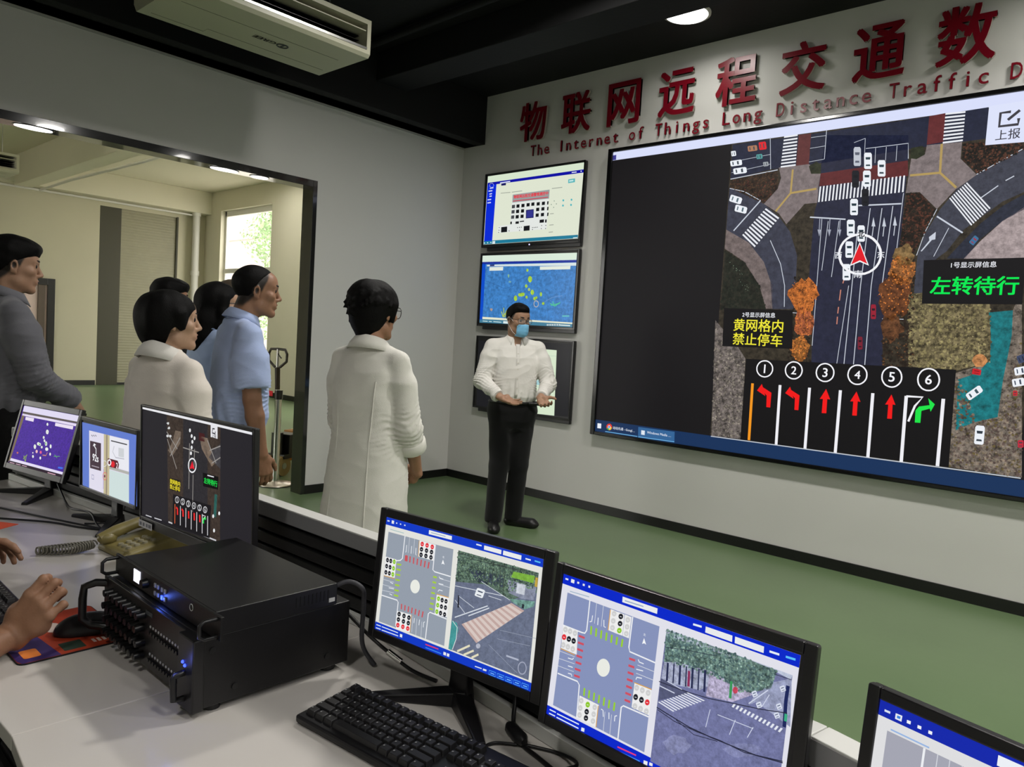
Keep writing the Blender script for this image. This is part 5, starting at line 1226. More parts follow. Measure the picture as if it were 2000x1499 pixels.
MON_CROSSING_EAST = """P 0 224,224,234 0 -2104,1226 2042,1199 2014,-1235 -2132,-1208
P 1 8,40,200 0 -2104,1226 2042,1199 2040,1029 -2106,1056
P 1 8,40,200 0 -2130,-1057 2016,-1084 2014,-1235 -2132,-1208
P 1 134,146,186 0 -1975,934 -133,917 -135,-1039 -1994,-1014
W 3 236,238,242 22 0 -1490,945 -1481,437 -1513,377 -1575,370 -1986,369
W 3 236,238,242 22 0 -629,917 -632,430 -606,368 -129,354
W 3 236,238,242 22 0 -1975,-458 -1545,-444 -1497,-488 -1471,-1025
W 3 236,238,242 22 0 -132,-487 -603,-495 -640,-533 -630,-1037
W 2 214,218,226 9 0 -1349,936 -1343,592
W 2 214,218,226 9 0 -1210,926 -1204,585
W 2 214,218,226 9 0 -1991,-80 -1657,-70
W 2 214,218,226 9 0 -1988,-207 -1645,-184
W 2 214,218,226 9 0 -1985,-334 -1644,-316
W 2 214,218,226 9 0 -437,213 -131,215
W 2 214,218,226 9 0 -446,81 -129,85
W 2 214,218,226 9 0 -934,-718 -919,-1061
W 2 214,218,226 9 0 -802,-714 -790,-1056
W 4 222,160,50 14 0 -1063,908 -1060,569
W 4 222,160,50 14 0 -1976,-32 -1662,-39
W 4 222,160,50 14 0 -458,-71 -138,-63
W 4 222,160,50 14 0 -1073,-674 -1068,-1025
P 3 236,236,236 0 -1058,917 -916,911 -912,567 -1052,571
P 3 236,236,236 0 -922,914 -788,910 -778,569 -912,567
P 3 236,236,236 0 -779,913 -650,908 -652,566 -773,570
P 3 236,236,236 0 -1980,376 -1662,380 -1626,-22 -1968,-21
P 3 236,236,236 0 -452,-73 -134,-73 -127,-462 -452,-460
P 3 236,236,236 0 -1465,-651 -1063,-658 -1074,-1027 -1465,-1023
P 4 206,206,206 0 -937,878 -947,898 -965,909 -989,908 -1011,896 -1025,875 -1028,851 -1018,830 -999,819 -976,820 -954,833 -940,854
W 5 235,238,240 9 0 -1001,859 -963,862
P 4 30,32,40 0 -805,871 -814,891 -833,903 -856,902 -878,889 -892,868 -894,845 -885,825 -866,813 -843,814 -822,827 -808,848
W 5 235,238,240 9 0 -868,853 -831,856
P 4 206,206,206 0 -668,858 -677,878 -696,889 -718,888 -740,875 -753,855 -756,831 -747,811 -729,800 -706,801 -685,814 -671,834
W 5 235,238,240 9 0 -730,839 -693,843
P 4 206,206,206 0 -938,759 -947,779 -966,790 -989,790 -1011,777 -1025,756 -1028,732 -1019,712 -1000,701 -976,702 -954,714 -940,736
W 5 235,238,240 9 0 -1001,740 -963,744
P 4 30,32,40 0 -803,757 -812,777 -831,788 -854,787 -875,774 -889,753 -892,730 -883,710 -864,699 -841,700 -820,713 -806,734
W 5 235,238,240 9 0 -865,738 -829,742
P 4 206,206,206 0 -666,747 -675,767 -694,777 -717,776 -738,764 -751,743 -754,720 -745,700 -727,689 -704,690 -683,702 -669,723
W 5 235,238,240 9 0 -728,728 -692,731
P 4 206,206,206 0 -936,649 -945,669 -964,680 -988,679 -1009,666 -1024,645 -1026,621 -1017,601 -998,590 -975,591 -953,604 -939,625
W 5 235,238,240 9 0 -999,629 -962,633
P 4 140,200,40 0 -801,645 -810,665 -829,676 -852,675 -873,662 -887,641 -890,617 -881,597 -862,586 -839,588 -818,600 -804,622
W 5 235,238,240 9 0 -863,626 -827,629
P 4 206,206,206 0 -665,638 -674,658 -692,668 -715,667 -736,655 -750,634 -753,610 -744,590 -725,580 -702,581 -681,594 -668,614
W 5 235,238,240 9 0 -726,619 -690,622
P 4 206,206,206 0 -1874,327 -1884,349 -1904,362 -1929,361 -1951,347 -1966,324 -1968,298 -1958,275 -1938,263 -1913,264 -1891,278 -1876,301
W 5 235,238,240 9 0 -1940,306 -1901,311
P 4 206,206,206 0 -1773,328 -1783,350 -1803,363 -1827,362 -1850,348 -1864,325 -1866,299 -1856,277 -1836,264 -1812,265 -1790,279 -1776,302
W 5 235,238,240 9 0 -1838,308 -1800,312
P 4 206,206,206 0 -1667,329 -1677,351 -1696,363 -1720,362 -1742,349 -1757,326 -1759,300 -1749,278 -1730,265 -1706,266 -1684,280 -1670,303
W 5 235,238,240 9 0 -1731,308 -1693,313
P 4 226,50,60 0 -1883,195 -1893,217 -1913,229 -1937,228 -1960,214 -1974,191 -1977,164 -1967,142 -1947,130 -1922,131 -1900,145 -1885,168
W 5 235,238,240 9 0 -1949,174 -1910,178
P 4 30,32,40 0 -1778,195 -1788,217 -1808,229 -1832,228 -1855,214 -1869,191 -1872,165 -1862,143 -1842,131 -1817,132 -1795,146 -1781,169
W 5 235,238,240 9 0 -1844,174 -1805,179
P 4 30,32,40 0 -1675,195 -1685,217 -1705,230 -1729,229 -1751,215 -1765,192 -1767,166 -1757,144 -1738,132 -1714,133 -1692,146 -1678,169
W 5 235,238,240 9 0 -1740,175 -1702,179
P 4 206,206,206 0 -1881,60 -1891,82 -1911,95 -1936,93 -1959,79 -1973,56 -1976,30 -1965,7 -1945,-5 -1921,-4 -1898,11 -1884,34
W 5 235,238,240 9 0 -1947,39 -1908,44
P 4 206,206,206 0 -1780,60 -1790,82 -1810,95 -1834,93 -1857,79 -1871,56 -1873,30 -1863,8 -1843,-4 -1819,-3 -1797,11 -1783,34
W 5 235,238,240 9 0 -1845,39 -1807,44
P 4 206,206,206 0 -1673,58 -1683,80 -1703,92 -1727,91 -1749,77 -1763,53 -1765,27 -1755,5 -1736,-6 -1712,-5 -1690,9 -1676,32
W 5 235,238,240 9 0 -1738,37 -1700,42
P 4 206,206,206 0 -359,-117 -368,-96 -386,-84 -408,-86 -429,-100 -442,-122 -444,-148 -435,-169 -417,-181 -395,-179 -375,-165 -362,-142
W 5 235,238,240 9 0 -419,-139 -384,-133
P 4 206,206,206 0 -255,-118 -264,-97 -281,-86 -303,-87 -323,-101 -336,-123 -338,-149 -329,-170 -312,-181 -290,-180 -270,-166 -257,-143
W 5 235,238,240 9 0 -313,-140 -279,-134
P 4 206,206,206 0 -149,-120 -157,-99 -175,-88 -196,-89 -216,-103 -229,-126 -231,-151 -222,-172 -205,-183 -183,-182 -163,-168 -151,-145
W 5 235,238,240 9 0 -206,-142 -172,-136
P 4 30,32,40 0 -358,-263 -367,-242 -385,-231 -407,-232 -427,-247 -440,-269 -443,-295 -433,-316 -415,-327 -393,-326 -373,-311 -360,-289
W 5 235,238,240 9 0 -417,-285 -382,-280
P 4 30,32,40 0 -250,-267 -259,-246 -277,-235 -298,-236 -318,-250 -331,-273 -334,-298 -325,-319 -307,-330 -285,-329 -265,-315 -252,-292
W 5 235,238,240 9 0 -308,-289 -274,-283
P 4 226,50,60 0 -144,-266 -153,-245 -170,-234 -192,-236 -212,-250 -224,-272 -227,-297 -218,-318 -200,-329 -179,-327 -159,-313 -146,-291
W 5 235,238,240 9 0 -202,-288 -168,-282
P 4 206,206,206 0 -351,-405 -360,-384 -378,-373 -400,-375 -421,-389 -434,-412 -436,-438 -427,-459 -409,-470 -387,-468 -367,-453 -354,-431
W 5 235,238,240 9 0 -410,-428 -376,-422
P 4 206,206,206 0 -247,-404 -256,-384 -273,-373 -295,-374 -315,-389 -328,-411 -330,-437 -321,-458 -304,-469 -282,-467 -262,-452 -249,-430
W 5 235,238,240 9 0 -305,-427 -271,-421
P 4 206,206,206 0 -141,-405 -149,-384 -167,-373 -188,-375 -208,-389 -221,-412 -223,-437 -214,-458 -197,-469 -175,-467 -156,-453 -143,-430
W 5 235,238,240 9 0 -198,-427 -164,-421
P 4 206,206,206 0 -1373,-703 -1382,-682 -1401,-671 -1424,-673 -1445,-687 -1459,-711 -1462,-736 -1452,-757 -1433,-768 -1410,-766 -1388,-751 -1375,-728
W 5 235,238,240 9 0 -1435,-726 -1398,-720
P 4 140,200,40 0 -1237,-718 -1246,-697 -1265,-686 -1288,-688 -1309,-702 -1322,-725 -1325,-751 -1315,-772 -1296,-783 -1274,-781 -1253,-766 -1239,-743
W 5 235,238,240 9 0 -1298,-741 -1262,-735
P 4 206,206,206 0 -1095,-707 -1104,-686 -1123,-676 -1145,-678 -1166,-692 -1179,-715 -1181,-740 -1172,-761 -1154,-772 -1131,-770 -1111,-755 -1097,-732
W 5 235,238,240 9 0 -1155,-730 -1120,-724
P 4 206,206,206 0 -1375,-827 -1385,-806 -1404,-795 -1427,-797 -1448,-812 -1462,-836 -1464,-861 -1455,-883 -1436,-893 -1413,-891 -1391,-876 -1378,-853
W 5 235,238,240 9 0 -1438,-851 -1401,-844
P 4 30,32,40 0 -1240,-837 -1250,-816 -1268,-805 -1291,-807 -1312,-822 -1326,-845 -1328,-871 -1319,-892 -1300,-902 -1277,-900 -1256,-885 -1243,-862
W 5 235,238,240 9 0 -1302,-860 -1266,-854
P 4 206,206,206 0 -1099,-823 -1108,-802 -1126,-791 -1149,-794 -1170,-808 -1183,-831 -1185,-857 -1176,-877 -1157,-888 -1135,-886 -1114,-871 -1101,-848
W 5 235,238,240 9 0 -1159,-846 -1124,-840
P 4 206,206,206 0 -1373,-942 -1383,-921 -1402,-911 -1425,-913 -1446,-928 -1460,-952 -1462,-977 -1453,-998 -1434,-1009 -1410,-1006 -1389,-991 -1376,-968
W 5 235,238,240 9 0 -1435,-967 -1399,-960
P 4 30,32,40 0 -1240,-942 -1249,-921 -1268,-910 -1291,-913 -1312,-927 -1325,-951 -1327,-976 -1318,-997 -1299,-1008 -1276,-1005 -1256,-990 -1242,-967
W 5 235,238,240 9 0 -1301,-966 -1265,-959
P 4 206,206,206 0 -1097,-934 -1106,-913 -1125,-903 -1147,-905 -1168,-920 -1181,-943 -1183,-968 -1174,-989 -1156,-1000 -1133,-997 -1113,-982 -1099,-959
W 5 235,238,240 9 0 -1158,-958 -1122,-951
B 3 150,204,50 7 0.33 -1414,532 -1406,394 -752,391 -748,516
B 3 150,204,50 7 0.33 -1401,-496 -1397,-625 -755,-641 -754,-505
B 3 206,80,96 7 0.33 -1630,315 -1504,318 -1507,-380 -1627,-388
B 3 206,80,96 7 0.33 -602,279 -489,284 -488,-410 -595,-413
P 3 232,234,226 0 -940,-4 -949,31 -967,60 -991,83 -1020,96 -1052,100 -1086,94 -1117,78 -1146,53 -1169,22 -1185,-14 -1192,-53 -1191,-91 -1181,-126 -1163,-156 -1139,-178 -1109,-191 -1077,-195 -1043,-188 -1012,-172 -984,-147 -961,-115 -946,-80 -939,-42
P 4 244,246,248 0 -377,660 -326,571 -365,582 -400,559
T 4 230,234,240 43 0.01 -376,713 北
W 4 236,240,244 15 0 -1398,711 -1401,611 -1442,591
W 4 236,240,244 15 0 -1281,709 -1275,588
W 4 236,240,244 15 0 -1165,707 -1149,602 -1113,599
W 4 236,240,244 15 0 -1795,-134 -1699,-127 -1679,-95
W 4 236,240,244 15 0 -1776,-261 -1673,-254
W 4 236,240,244 15 0 -1757,-381 -1684,-373 -1669,-408
W 4 236,240,244 15 0 -329,269 -412,269 -436,302
W 4 236,240,244 15 0 -324,159 -450,143
W 4 236,240,244 15 0 -330,41 -422,26 -433,-15
W 4 236,240,244 15 0 -951,-808 -972,-708 -1011,-706
W 4 236,240,244 15 0 -839,-801 -854,-699
W 4 236,240,244 15 0 -732,-794 -735,-712 -698,-690
P 2 232,234,236 0 -1929,1182 -1857,1181 -1857,1120 -1929,1121
P 2 232,234,236 0 -1794,1172 -1752,1173 -1754,1140 -1795,1139
P 2 232,234,236 0 -1675,1169 -1634,1170 -1635,1134 -1676,1136
P 2 232,234,236 0 -1555,1171 -1518,1171 -1519,1136 -1556,1136
P 2 232,234,236 0 -861,1177 -204,1177 -201,1092 -857,1089
P 2 232,234,236 0 630,1153 1056,1152 1061,1061 632,1065
P 2 232,234,236 0 1097,1152 1532,1150 1536,1060 1102,1060
P 2 232,234,236 0 -1352,-1139 -1288,-1133 -1288,-1192 -1353,-1198
P 2 232,234,236 0 -126,-1157 -57,-1148 -57,-1207 -126,-1215
P 2 232,234,236 0 -25,-1143 33,-1139 34,-1184 -24,-1191
W 3 228,236,246 28 0 -2052,1152 -1990,1153
W 3 150,170,200 18 0 -811,1126 -458,1133
W 3 228,236,246 30 0 425,1123 567,1129
W 3 228,236,246 30 0 1616,1111 1756,1113
W 3 90,190,250 30 0 1847,1115 1981,1120
W 3 228,236,246 20 0 -2052,-1113 -1912,-1110
W 3 228,236,246 20 0 -1884,-1119 -1410,-1113
W 3 228,236,246 20 0 -2055,-1178 -1918,-1176
W 3 228,236,246 20 0 -1887,-1182 -1409,-1181
W 3 230,60,120 22 0 -621,-1157 -270,-1143
W 3 70,150,250 18 0 -617,-1221 -193,-1203
W 3 160,180,200 15 0 -1925,969 -1512,988
P 1 112,116,158 0.25 -9,921 1966,901 1960,-1145 -15,-1125
P 2 186,194,214 0.2 -9,921 1966,901 1954,837 1666,877 957,845 -8,818
P 2 92,118,112 0.9 -12,908 971,914 1750,886 1698,622 1290,388 1123,453 816,472 22,417
S 3 112,140,130 460 30 -12,908 971,914 1750,886 1693,661 1288,408 1120,474 814,493 19,439
S 3 78,102,104 460 30 -12,908 971,914 1750,886 1693,661 1288,408 1120,474 814,493 19,439
S 3 146,172,160 180 20 -12,908 971,914 1750,886 1693,661 1288,408 1120,474 814,493 19,439
P 3 160,166,190 0.5 22,417 220,485 783,547 787,331 657,218 215,145 5,160
P 3 176,168,196 0.6 783,547 1118,494 1460,451 1174,239 761,169
P 2 84,88,118 0.2 -1,158 370,135 522,124 0,-184
W 4 40,46,80 35 0 86,428 106,151
W 4 40,46,80 22 0 192,446 213,163
W 4 40,46,80 35 0 297,464 319,174
W 4 40,46,80 22 0 401,482 424,185
W 4 40,46,80 35 0 504,500 527,197
W 4 40,46,80 22 0 605,518 629,208
W 4 40,46,80 35 0 705,535 730,219
W 4 140,50,90 40 0 451,431 471,205
P 4 196,70,90 0.2 1235,431 1224,457 1203,467 1178,458 1161,434 1157,402 1168,376 1190,366 1214,375 1232,400
W 4 60,150,90 40 0 1122,517 1134,277
P 2 150,156,186 0.3 1688,700 1961,859 2018,218 1514,368 1415,288 1465,412
B 4 226,230,240 11 0.5 473,117 757,102 270,-250 -2,-208
B 4 226,230,240 13 0.5 1198,227 1171,170 1889,95 1923,160
W 4 206,212,232 16 0 -6,42 258,26
W 4 206,212,232 12 0 111,153 372,124
W 4 206,212,232 14 0 1412,308 1660,587
W 4 206,212,232 10 0 1605,340 1687,536
W 4 206,212,232 10 0 976,-19 1518,-4
W 4 206,212,232 10 0 854,9 818,-265
W 4 206,212,232 10 0 1248,14 1188,-222
W 4 206,212,232 10 0 1515,16 1449,-157
P 5 214,220,236 0 1438,484 1483,518 1497,519 1528,466 1523,455 1475,419 1464,418 1433,471
P 6 80,90,120 0 1450,468 1492,499 1495,487 1459,461
P 6 80,90,120 0 1472,443 1504,467 1511,463 1473,434
P 5 214,220,236 0 1520,359 1564,393 1577,394 1608,341 1603,331 1556,294 1545,293 1514,345
P 6 80,90,120 0 1532,343 1573,374 1575,362 1541,336
P 6 80,90,120 0 1554,318 1585,342 1592,338 1554,309
P 5 214,220,236 0 1798,444 1841,477 1854,478 1883,427 1879,416 1833,381 1823,380 1793,431
P 6 80,90,120 0 1810,428 1849,459 1852,447 1818,421
P 6 80,90,120 0 1831,404 1861,427 1868,423 1831,395
P 5 214,220,236 0 1782,316 1825,349 1838,350 1868,299 1863,288 1817,253 1807,251 1777,303
P 6 80,90,120 0 1794,300 1834,331 1836,319 1802,293
P 6 80,90,120 0 1815,276 1845,300 1852,296 1815,267
P 5 214,220,236 0 1819,696 1862,728 1875,729 1905,677 1900,667 1854,632 1844,631 1814,683
P 6 80,90,120 0 1831,680 1871,710 1873,698 1839,673
P 6 80,90,120 0 1852,655 1882,678 1889,674 1852,647
W 5 30,40,90 50 0 1924,745 1920,522 1940,187
W 6 60,170,130 40 0 1943,369 1946,270
W 6 40,42,62 16 0 -12,-291 228,-323 564,-367 928,-372 1318,-357 1603,-340 1977,-281
W 6 40,42,62 12 0 5,-319 313,-379 689,-383 1067,-357 1432,-372 1974,-262
W 6 40,42,62 10 0 335,-348 648,-443 1024,-386
W 6 40,42,62 12 0 -27,103 373,113 810,155 1198,227 1610,301 1957,385
W 6 40,42,62 8 0 16,643 391,722 847,786
W 6 40,42,62 8 0 1714,833 1963,840
P 3 130,134,172 0.3 634,-602 550,-596 531,-549 466,-547 409,-562 326,-575 243,-644 227,-687 153,-760 201,-784 225,-818 259,-852 285,-844 366,-871 431,-803 525,-773 569,-713 604,-654
P 3 126,130,170 0.3 1662,-233 1630,-206 1562,-209 1515,-220 1417,-254 1335,-286 1263,-323 1148,-391 1168,-407 1108,-468 1172,-475 1210,-493 1263,-499 1351,-483 1443,-423 1537,-385 1585,-324 1649,-279"""
MON_CROSSING_END = """P 0 222,222,224 0 -2120,1255 2120,1255 2120,-1175 -2120,-1175
P 1 20,40,170 0 -2120,1255 2120,1255 2120,1073 -2120,1073
P 1 20,40,170 0 -2120,-1005 2120,-1005 2120,-1175 -2120,-1175
P 1 164,165,178 0 -1993,939 -424,939 -424,-932 -1993,-932
P 1 120,124,140 0.4 -212,939 1993,939 1993,-932 -212,-932
P 3 236,238,242 0 -1577,939 -1552,939 -1552,380 -1577,380
P 3 236,238,242 0 -1993,392 -1552,392 -1552,368 -1993,368
P 2 214,216,224 0 -1425,939 -1416,939 -1416,526 -1425,526
P 2 214,216,224 0 -1297,939 -1289,939 -1289,526 -1297,526
P 2 214,216,224 0 -1170,939 -1162,939 -1162,526 -1170,526
P 2 240,240,244 0 -1124,939 -700,939 -700,575 -1124,575
P 3 232,236,244 0 -1924,1175 -1847,1178 -1849,1109 -1924,1110
P 4 60,130,220 0 -1904,1159 -1864,1161 -1867,1130 -1905,1128
P 3 240,242,248 0 -1791,1158 -1747,1161 -1747,1124 -1790,1122
P 3 240,242,248 0 -1670,1155 -1628,1157 -1627,1121 -1669,1119
P 3 240,242,248 0 -1549,1151 -1508,1153 -1507,1117 -1548,1115
W 3 214,222,240 26 0 -2054,1151 -1986,1152
W 3 150,180,225 18 0 -1955,970 -1516,968
P 3 236,240,246 0 -848,1219 -212,1219 -212,1109 -848,1109"""
# ------------------------------------------------------------------ lit displays
def screen_mat(name, strength=1.0, nscale=60.0, rough=0.3):
    m = bpy.data.materials.new(name)
    m.use_nodes = True
    nt = m.node_tree
    b = nt.nodes['Principled BSDF']
    b.inputs['Base Color'].default_value = (0.006, 0.006, 0.007, 1)
    b.inputs['Roughness'].default_value = rough
    b.inputs['Specular IOR Level'].default_value = 0.15
    at = nt.nodes.new('ShaderNodeVertexColor'); at.layer_name = 'picture'
    tc = nt.nodes.new('ShaderNodeTexCoord')
    n1 = nt.nodes.new('ShaderNodeTexNoise'); n1.inputs['Scale'].default_value = nscale; n1.inputs['Detail'].default_value = 8; n1.inputs['Roughness'].default_value = .75
    nt.links.new(tc.outputs['Object'], n1.inputs['Vector'])
    mr = nt.nodes.new('ShaderNodeMapRange'); mr.clamp = False
    mr.inputs['From Min'].default_value = .35; mr.inputs['From Max'].default_value = .65; mr.inputs['To Min'].default_value = -1; mr.inputs['To Max'].default_value = 1
    nt.links.new(n1.outputs['Fac'], mr.inputs['Value'])
    mu = nt.nodes.new('ShaderNodeMath'); mu.operation = 'MULTIPLY_ADD'
    nt.links.new(mr.outputs['Result'], mu.inputs[0]); nt.links.new(at.outputs['Alpha'], mu.inputs[1]); mu.inputs[2].default_value = 1.0
    mx = nt.nodes.new('ShaderNodeMath'); mx.operation = 'MAXIMUM'; mx.inputs[1].default_value = 0.12
    nt.links.new(mu.outputs[0], mx.inputs[0])
    vm = nt.nodes.new('ShaderNodeVectorMath'); vm.operation = 'SCALE'
    nt.links.new(at.outputs['Color'], vm.inputs[0]); nt.links.new(mx.outputs[0], vm.inputs['Scale'])
    nt.links.new(vm.outputs['Vector'], b.inputs['Emission Color'])
    b.inputs['Emission Strength'].default_value = strength
    return m

def picture(name, data, unit_m, parent, material, dz, y0=0.0):
    """one mesh holding a display's picture; local x right, z up, facing -Y"""
    vs, fs, cols = [], [], []
    def put(pts, layer, col, tex):
        n = len(vs)
        y = y0 - dz * layer
        vs.extend((a, y, b) for a, b in pts)
        ar = sum(pts[i][0] * pts[(i + 1) % len(pts)][1] - pts[(i + 1) % len(pts)][0] * pts[i][1] for i in range(len(pts)))
        ids = list(range(n, n + len(pts)))
        fs.append(ids if ar > 0 else ids[::-1])
        cols.append((*col[:3], tex))
    for ln in data.split('\n'):
        t = ln.split(' ')
        kind, layer = t[0], int(t[1])
        col = srgb(*[int(q) for q in t[2].split(',')])
        P = lambda L: [tuple(float(c) * unit_m for c in q.split(',')) for q in L]
        if kind == 'P': put(P(t[4:]), layer, col, float(t[3]))
        elif kind == 'B':
            n, fill = int(t[3]), float(t[4])
            A, B, D, E = (np.array(q) for q in P(t[5:9]))
            for i in range(n):
                t0, t1 = i / (n - 1 + fill), (i + fill) / (n - 1 + fill)
                put([tuple(A + (E - A) * t0), tuple(B + (D - B) * t0), tuple(B + (D - B) * t1), tuple(A + (E - A) * t1)], layer, col, 0)
        elif kind == 'S':
            n, rad = int(t[3]), float(t[4]) * unit_m
            pg = P(t[5:])
            rg = random.Random(n * 7 + len(vs))
            x0, x1 = min(q[0] for q in pg), max(q[0] for q in pg); z0, z1 = min(q[1] for q in pg), max(q[1] for q in pg)
            m = 0
            while m < n:
                px, pz = rg.uniform(x0, x1), rg.uniform(z0, z1)
                ins = False
                for i in range(len(pg)):
                    (ax, az), (bx, bz) = pg[i], pg[i - 1]
                    if (az > pz) != (bz > pz) and px < (bx - ax) * (pz - az) / (bz - az) + ax: ins = not ins
                if not ins: continue
                m += 1
                rr = rad * rg.uniform(.35, 1.0); a0 = rg.uniform(0, 6.28); kk = rg.uniform(.75, 1.25)
                put([(px + rr * rg.uniform(.5, 1.1) * math.cos(a0 + j * 1.0472), pz + rr * rg.uniform(.5, 1.1) * math.sin(a0 + j * 1.0472)) for j in range(6)], layer + .8 * m / n, tuple(c * kk for c in col[:3]) + (1,), .5)
        elif kind == 'W':
            w, closed = float(t[3]) * unit_m / 2, int(t[4])
            pts = [np.array(q) for q in P(t[5:])]
            m = len(pts)
            off = []
            for i in range(m):
                a = pts[(i - 1) % m] if (closed or i > 0) else pts[i]
                c = pts[(i + 1) % m] if (closed or i < m - 1) else pts[i]
                d = c - a; d = d / (np.linalg.norm(d) + 1e-9)
                off.append(np.array((-d[1], d[0])) * w)
            for i in range(m if closed else m - 1):
                j = (i + 1) % m
                put([tuple(pts[i] + off[i]), tuple(pts[i] - off[i]), tuple(pts[j] - off[j]), tuple(pts[j] + off[j])], layer, col, 0)
        else:
            w, bold = float(t[3]) * unit_m, float(t[4])
            cx, cz = P([t[5]])[0]
            tv, tf = text_mesh(' '.join(t[6:]), bold)
            xs = [v[0] for v in tv]; ys = [v[1] for v in tv]
            k = min(w / max(max(xs) - min(xs), 1e-6), w * 1.7 / max(max(ys) - min(ys), 1e-6))
            mx, my = (max(xs) + min(xs)) / 2, (max(ys) + min(ys)) / 2
            n = len(vs); y = y0 - dz * layer
            vs.extend((cx + (v[0] - mx) * k, y - v[2] * dz, cz + (v[1] - my) * k) for v in tv)
            for f in tf: fs.append([n + i for i in f]); cols.append((*col[:3], 0))
    me = bpy.data.meshes.new(name)
    me.from_pydata(vs, [], fs)
    at = me.color_attributes.new('picture', 'FLOAT_COLOR', 'CORNER')
    buf = np.repeat(np.array(cols, np.float32), [len(f) for f in fs], axis=0)
    at.data.foreach_set('color', buf.ravel())
    me.materials.append(material)
    o = bpy.data.objects.new(name, me)
    C.objects.link(o)
    if parent is not None: o.parent = parent
    return o

M_BEZEL = mat('black_plastic', srgb(24, 23, 25), rough=.38, spec=.45, vary=.04)
M_BEZEL_GLOSS = mat('gloss_black_plastic', srgb(14, 14, 15), rough=.16, spec=.5)
M_DARKPANEL = mat('dark_panel', srgb(20, 19, 21), rough=.3)
# ------------------------------------------------------------------ the two rooms
M_WALL = mat('painted_wall', srgb(205, 204, 200), rough=.75, spec=.25, bump=.04, bscale=120, vary=.015, vscale=1.5)
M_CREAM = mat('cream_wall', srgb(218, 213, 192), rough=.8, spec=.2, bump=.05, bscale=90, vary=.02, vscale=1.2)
M_CREAM_DIM = mat('dimmed_cream_wall', srgb(194, 189, 165), rough=.8, spec=.2, bump=.05, bscale=90, vary=.02, vscale=1.2)  # cream paint darkened so the far wall carries its dimmer light
M_BLACKCEIL = mat('black_ceiling_paint', srgb(22, 22, 23), rough=.7, spec=.25, bump=.15, bscale=30)
M_FLOOR = mat('green_epoxy_floor', srgb(96, 116, 82), rough=.30, spec=.42, bump=.025, bscale=14, vary=.06, vscale=1.3)
M_BASE = mat('black_skirting', srgb(20, 20, 20), rough=.35)
M_BLACKGLOSS = mat('black_mirror_steel', srgb(26, 27, 25), rough=.12, spec=.6, coat=.6)
M_METAL = mat('brushed_metal', srgb(190, 190, 186), rough=.28, metal=1.0)
M_CHROME = mat('chrome', srgb(216, 216, 212), rough=.12, metal=1.0)
M_WHITEPLASTIC = mat('white_plastic', srgb(214, 212, 204), rough=.4)
M_LAMP = mat('lamp_diffuser', (1, 1, 1), rough=.5, emit=(1.0, .98, .94), es=6.0)
M_REFLECTION = mat('reflection_emitter', (1, 1, 1), rough=.5, emit=(1.0, .98, .94), es=2.5)

HT = 3.84
def struct(name, mb, m, bevel=0, parent=None):
    o = mb.build(name, m, parent, bevel=bevel)
    if parent is None: o['kind'] = 'structure'
    return o

struct('floor', MB().box((-11.4, -7.6, -.12), (9.1, 2.8, 0)), M_FLOOR)
struct('wall_back', MB().box((-.0, 0, 0), (9.1, .15, HT + .1)), M_WALL)
w = MB()
w.box((-.14, -1.705, 0), (0, 0, HT + .1)); w.box((-.14, -6.4, 2.705), (0, -1.705, HT + .1)); w.box((-.14, -7.6, 0), (0, -6.4, HT + .1))
struct('wall_left', w, M_WALL)
struct('wall_right', MB().box((9.0, -7.5, 0), (9.1, 0, HT + .1)), M_WALL)
struct('wall_front', MB().box((-.14, -7.6, 0), (9.1, -7.5, HT + .1)), M_WALL)
struct('ceiling', MB().box((-.14, -7.6, HT), (9.1, 0, HT + .1)), M_BLACKCEIL)
# black bulkhead above the doorway wall, black beam across the ceiling
struct('trim_1', MB().box((0.001, -7.5, 3.372), (.30, -.001, HT)).box((.001, -7.5, 3.40), (.19, -.001, 3.372)), M_BLACKCEIL, .004)
struct('trim_2', MB().box((.30, -1.36, 3.60), (9.0, -1.03, HT)), M_BLACKCEIL, .006)
struct('trim_3', MB().box((0, -7.5, 3.356), (.012, -.001, 3.372)), mat('shadow_gap_bead', srgb(170, 170, 166), rough=.5))
# casing of the wide doorway: jamb and head of glossy black steel
c = MB()
c.box((-.15, -1.742, 0), (.012, -1.700, 2.712)); c.box((-.15, -6.4, 2.655), (.012, -1.742, 2.712))
struct('door_1', c, M_BLACKGLOSS, .002)
struct('baseboard_back', MB().box((.0, -.013, 0), (9.0, 0, .076)), M_BASE, .002)
struct('baseboard_left', MB().box((0, -1.70, 0), (.013, -.013, .076)), M_BASE, .002)

# the annex seen through the doorway
AH = 4.35
struct('wall_far', MB().box((-11.4, -7.6, 0), (-11.2, .38, AH)).box((-11.4, .38, 3.72), (-11.2, 1.98, AH)).box((-11.4, 1.98, 0), (-11.2, 2.8, AH)), M_CREAM_DIM)
wx0, wx1, wz0, wz1 = -10.46, -8.30, .16, 3.92
ww = MB()
ww.box((-11.2, 2.6, 0), (wx0, 2.8, AH)); ww.box((wx0, 2.6, 0), (wx1, 2.8, wz0)); ww.box((wx0, 2.6, wz1), (wx1, 2.8, AH))
ww.box((wx1, 2.6, 0), (-6.2, 2.8, AH)); ww.box((-6.2, 2.6, 0), (-4.0, 2.8, wz0)); ww.box((-6.2, 2.6, wz1), (-4.0, 2.8, AH)); ww.box((-4.0, 2.6, 0), (-.14, 2.8, AH))
struct('wall_window', ww, M_CREAM)
fw = MB(); fw.box((-11.2, -7.6, 0), (-5.4, -7.5, AH)); fw.box((-5.4, -7.6, 0), (-1.6, -7.5, .5)); fw.box((-5.4, -7.6, 3.6), (-1.6, -7.5, AH)); fw.box((-1.6, -7.6, 0), (-.14, -7.5, AH))
struct('wall_annex_front', fw, M_CREAM)
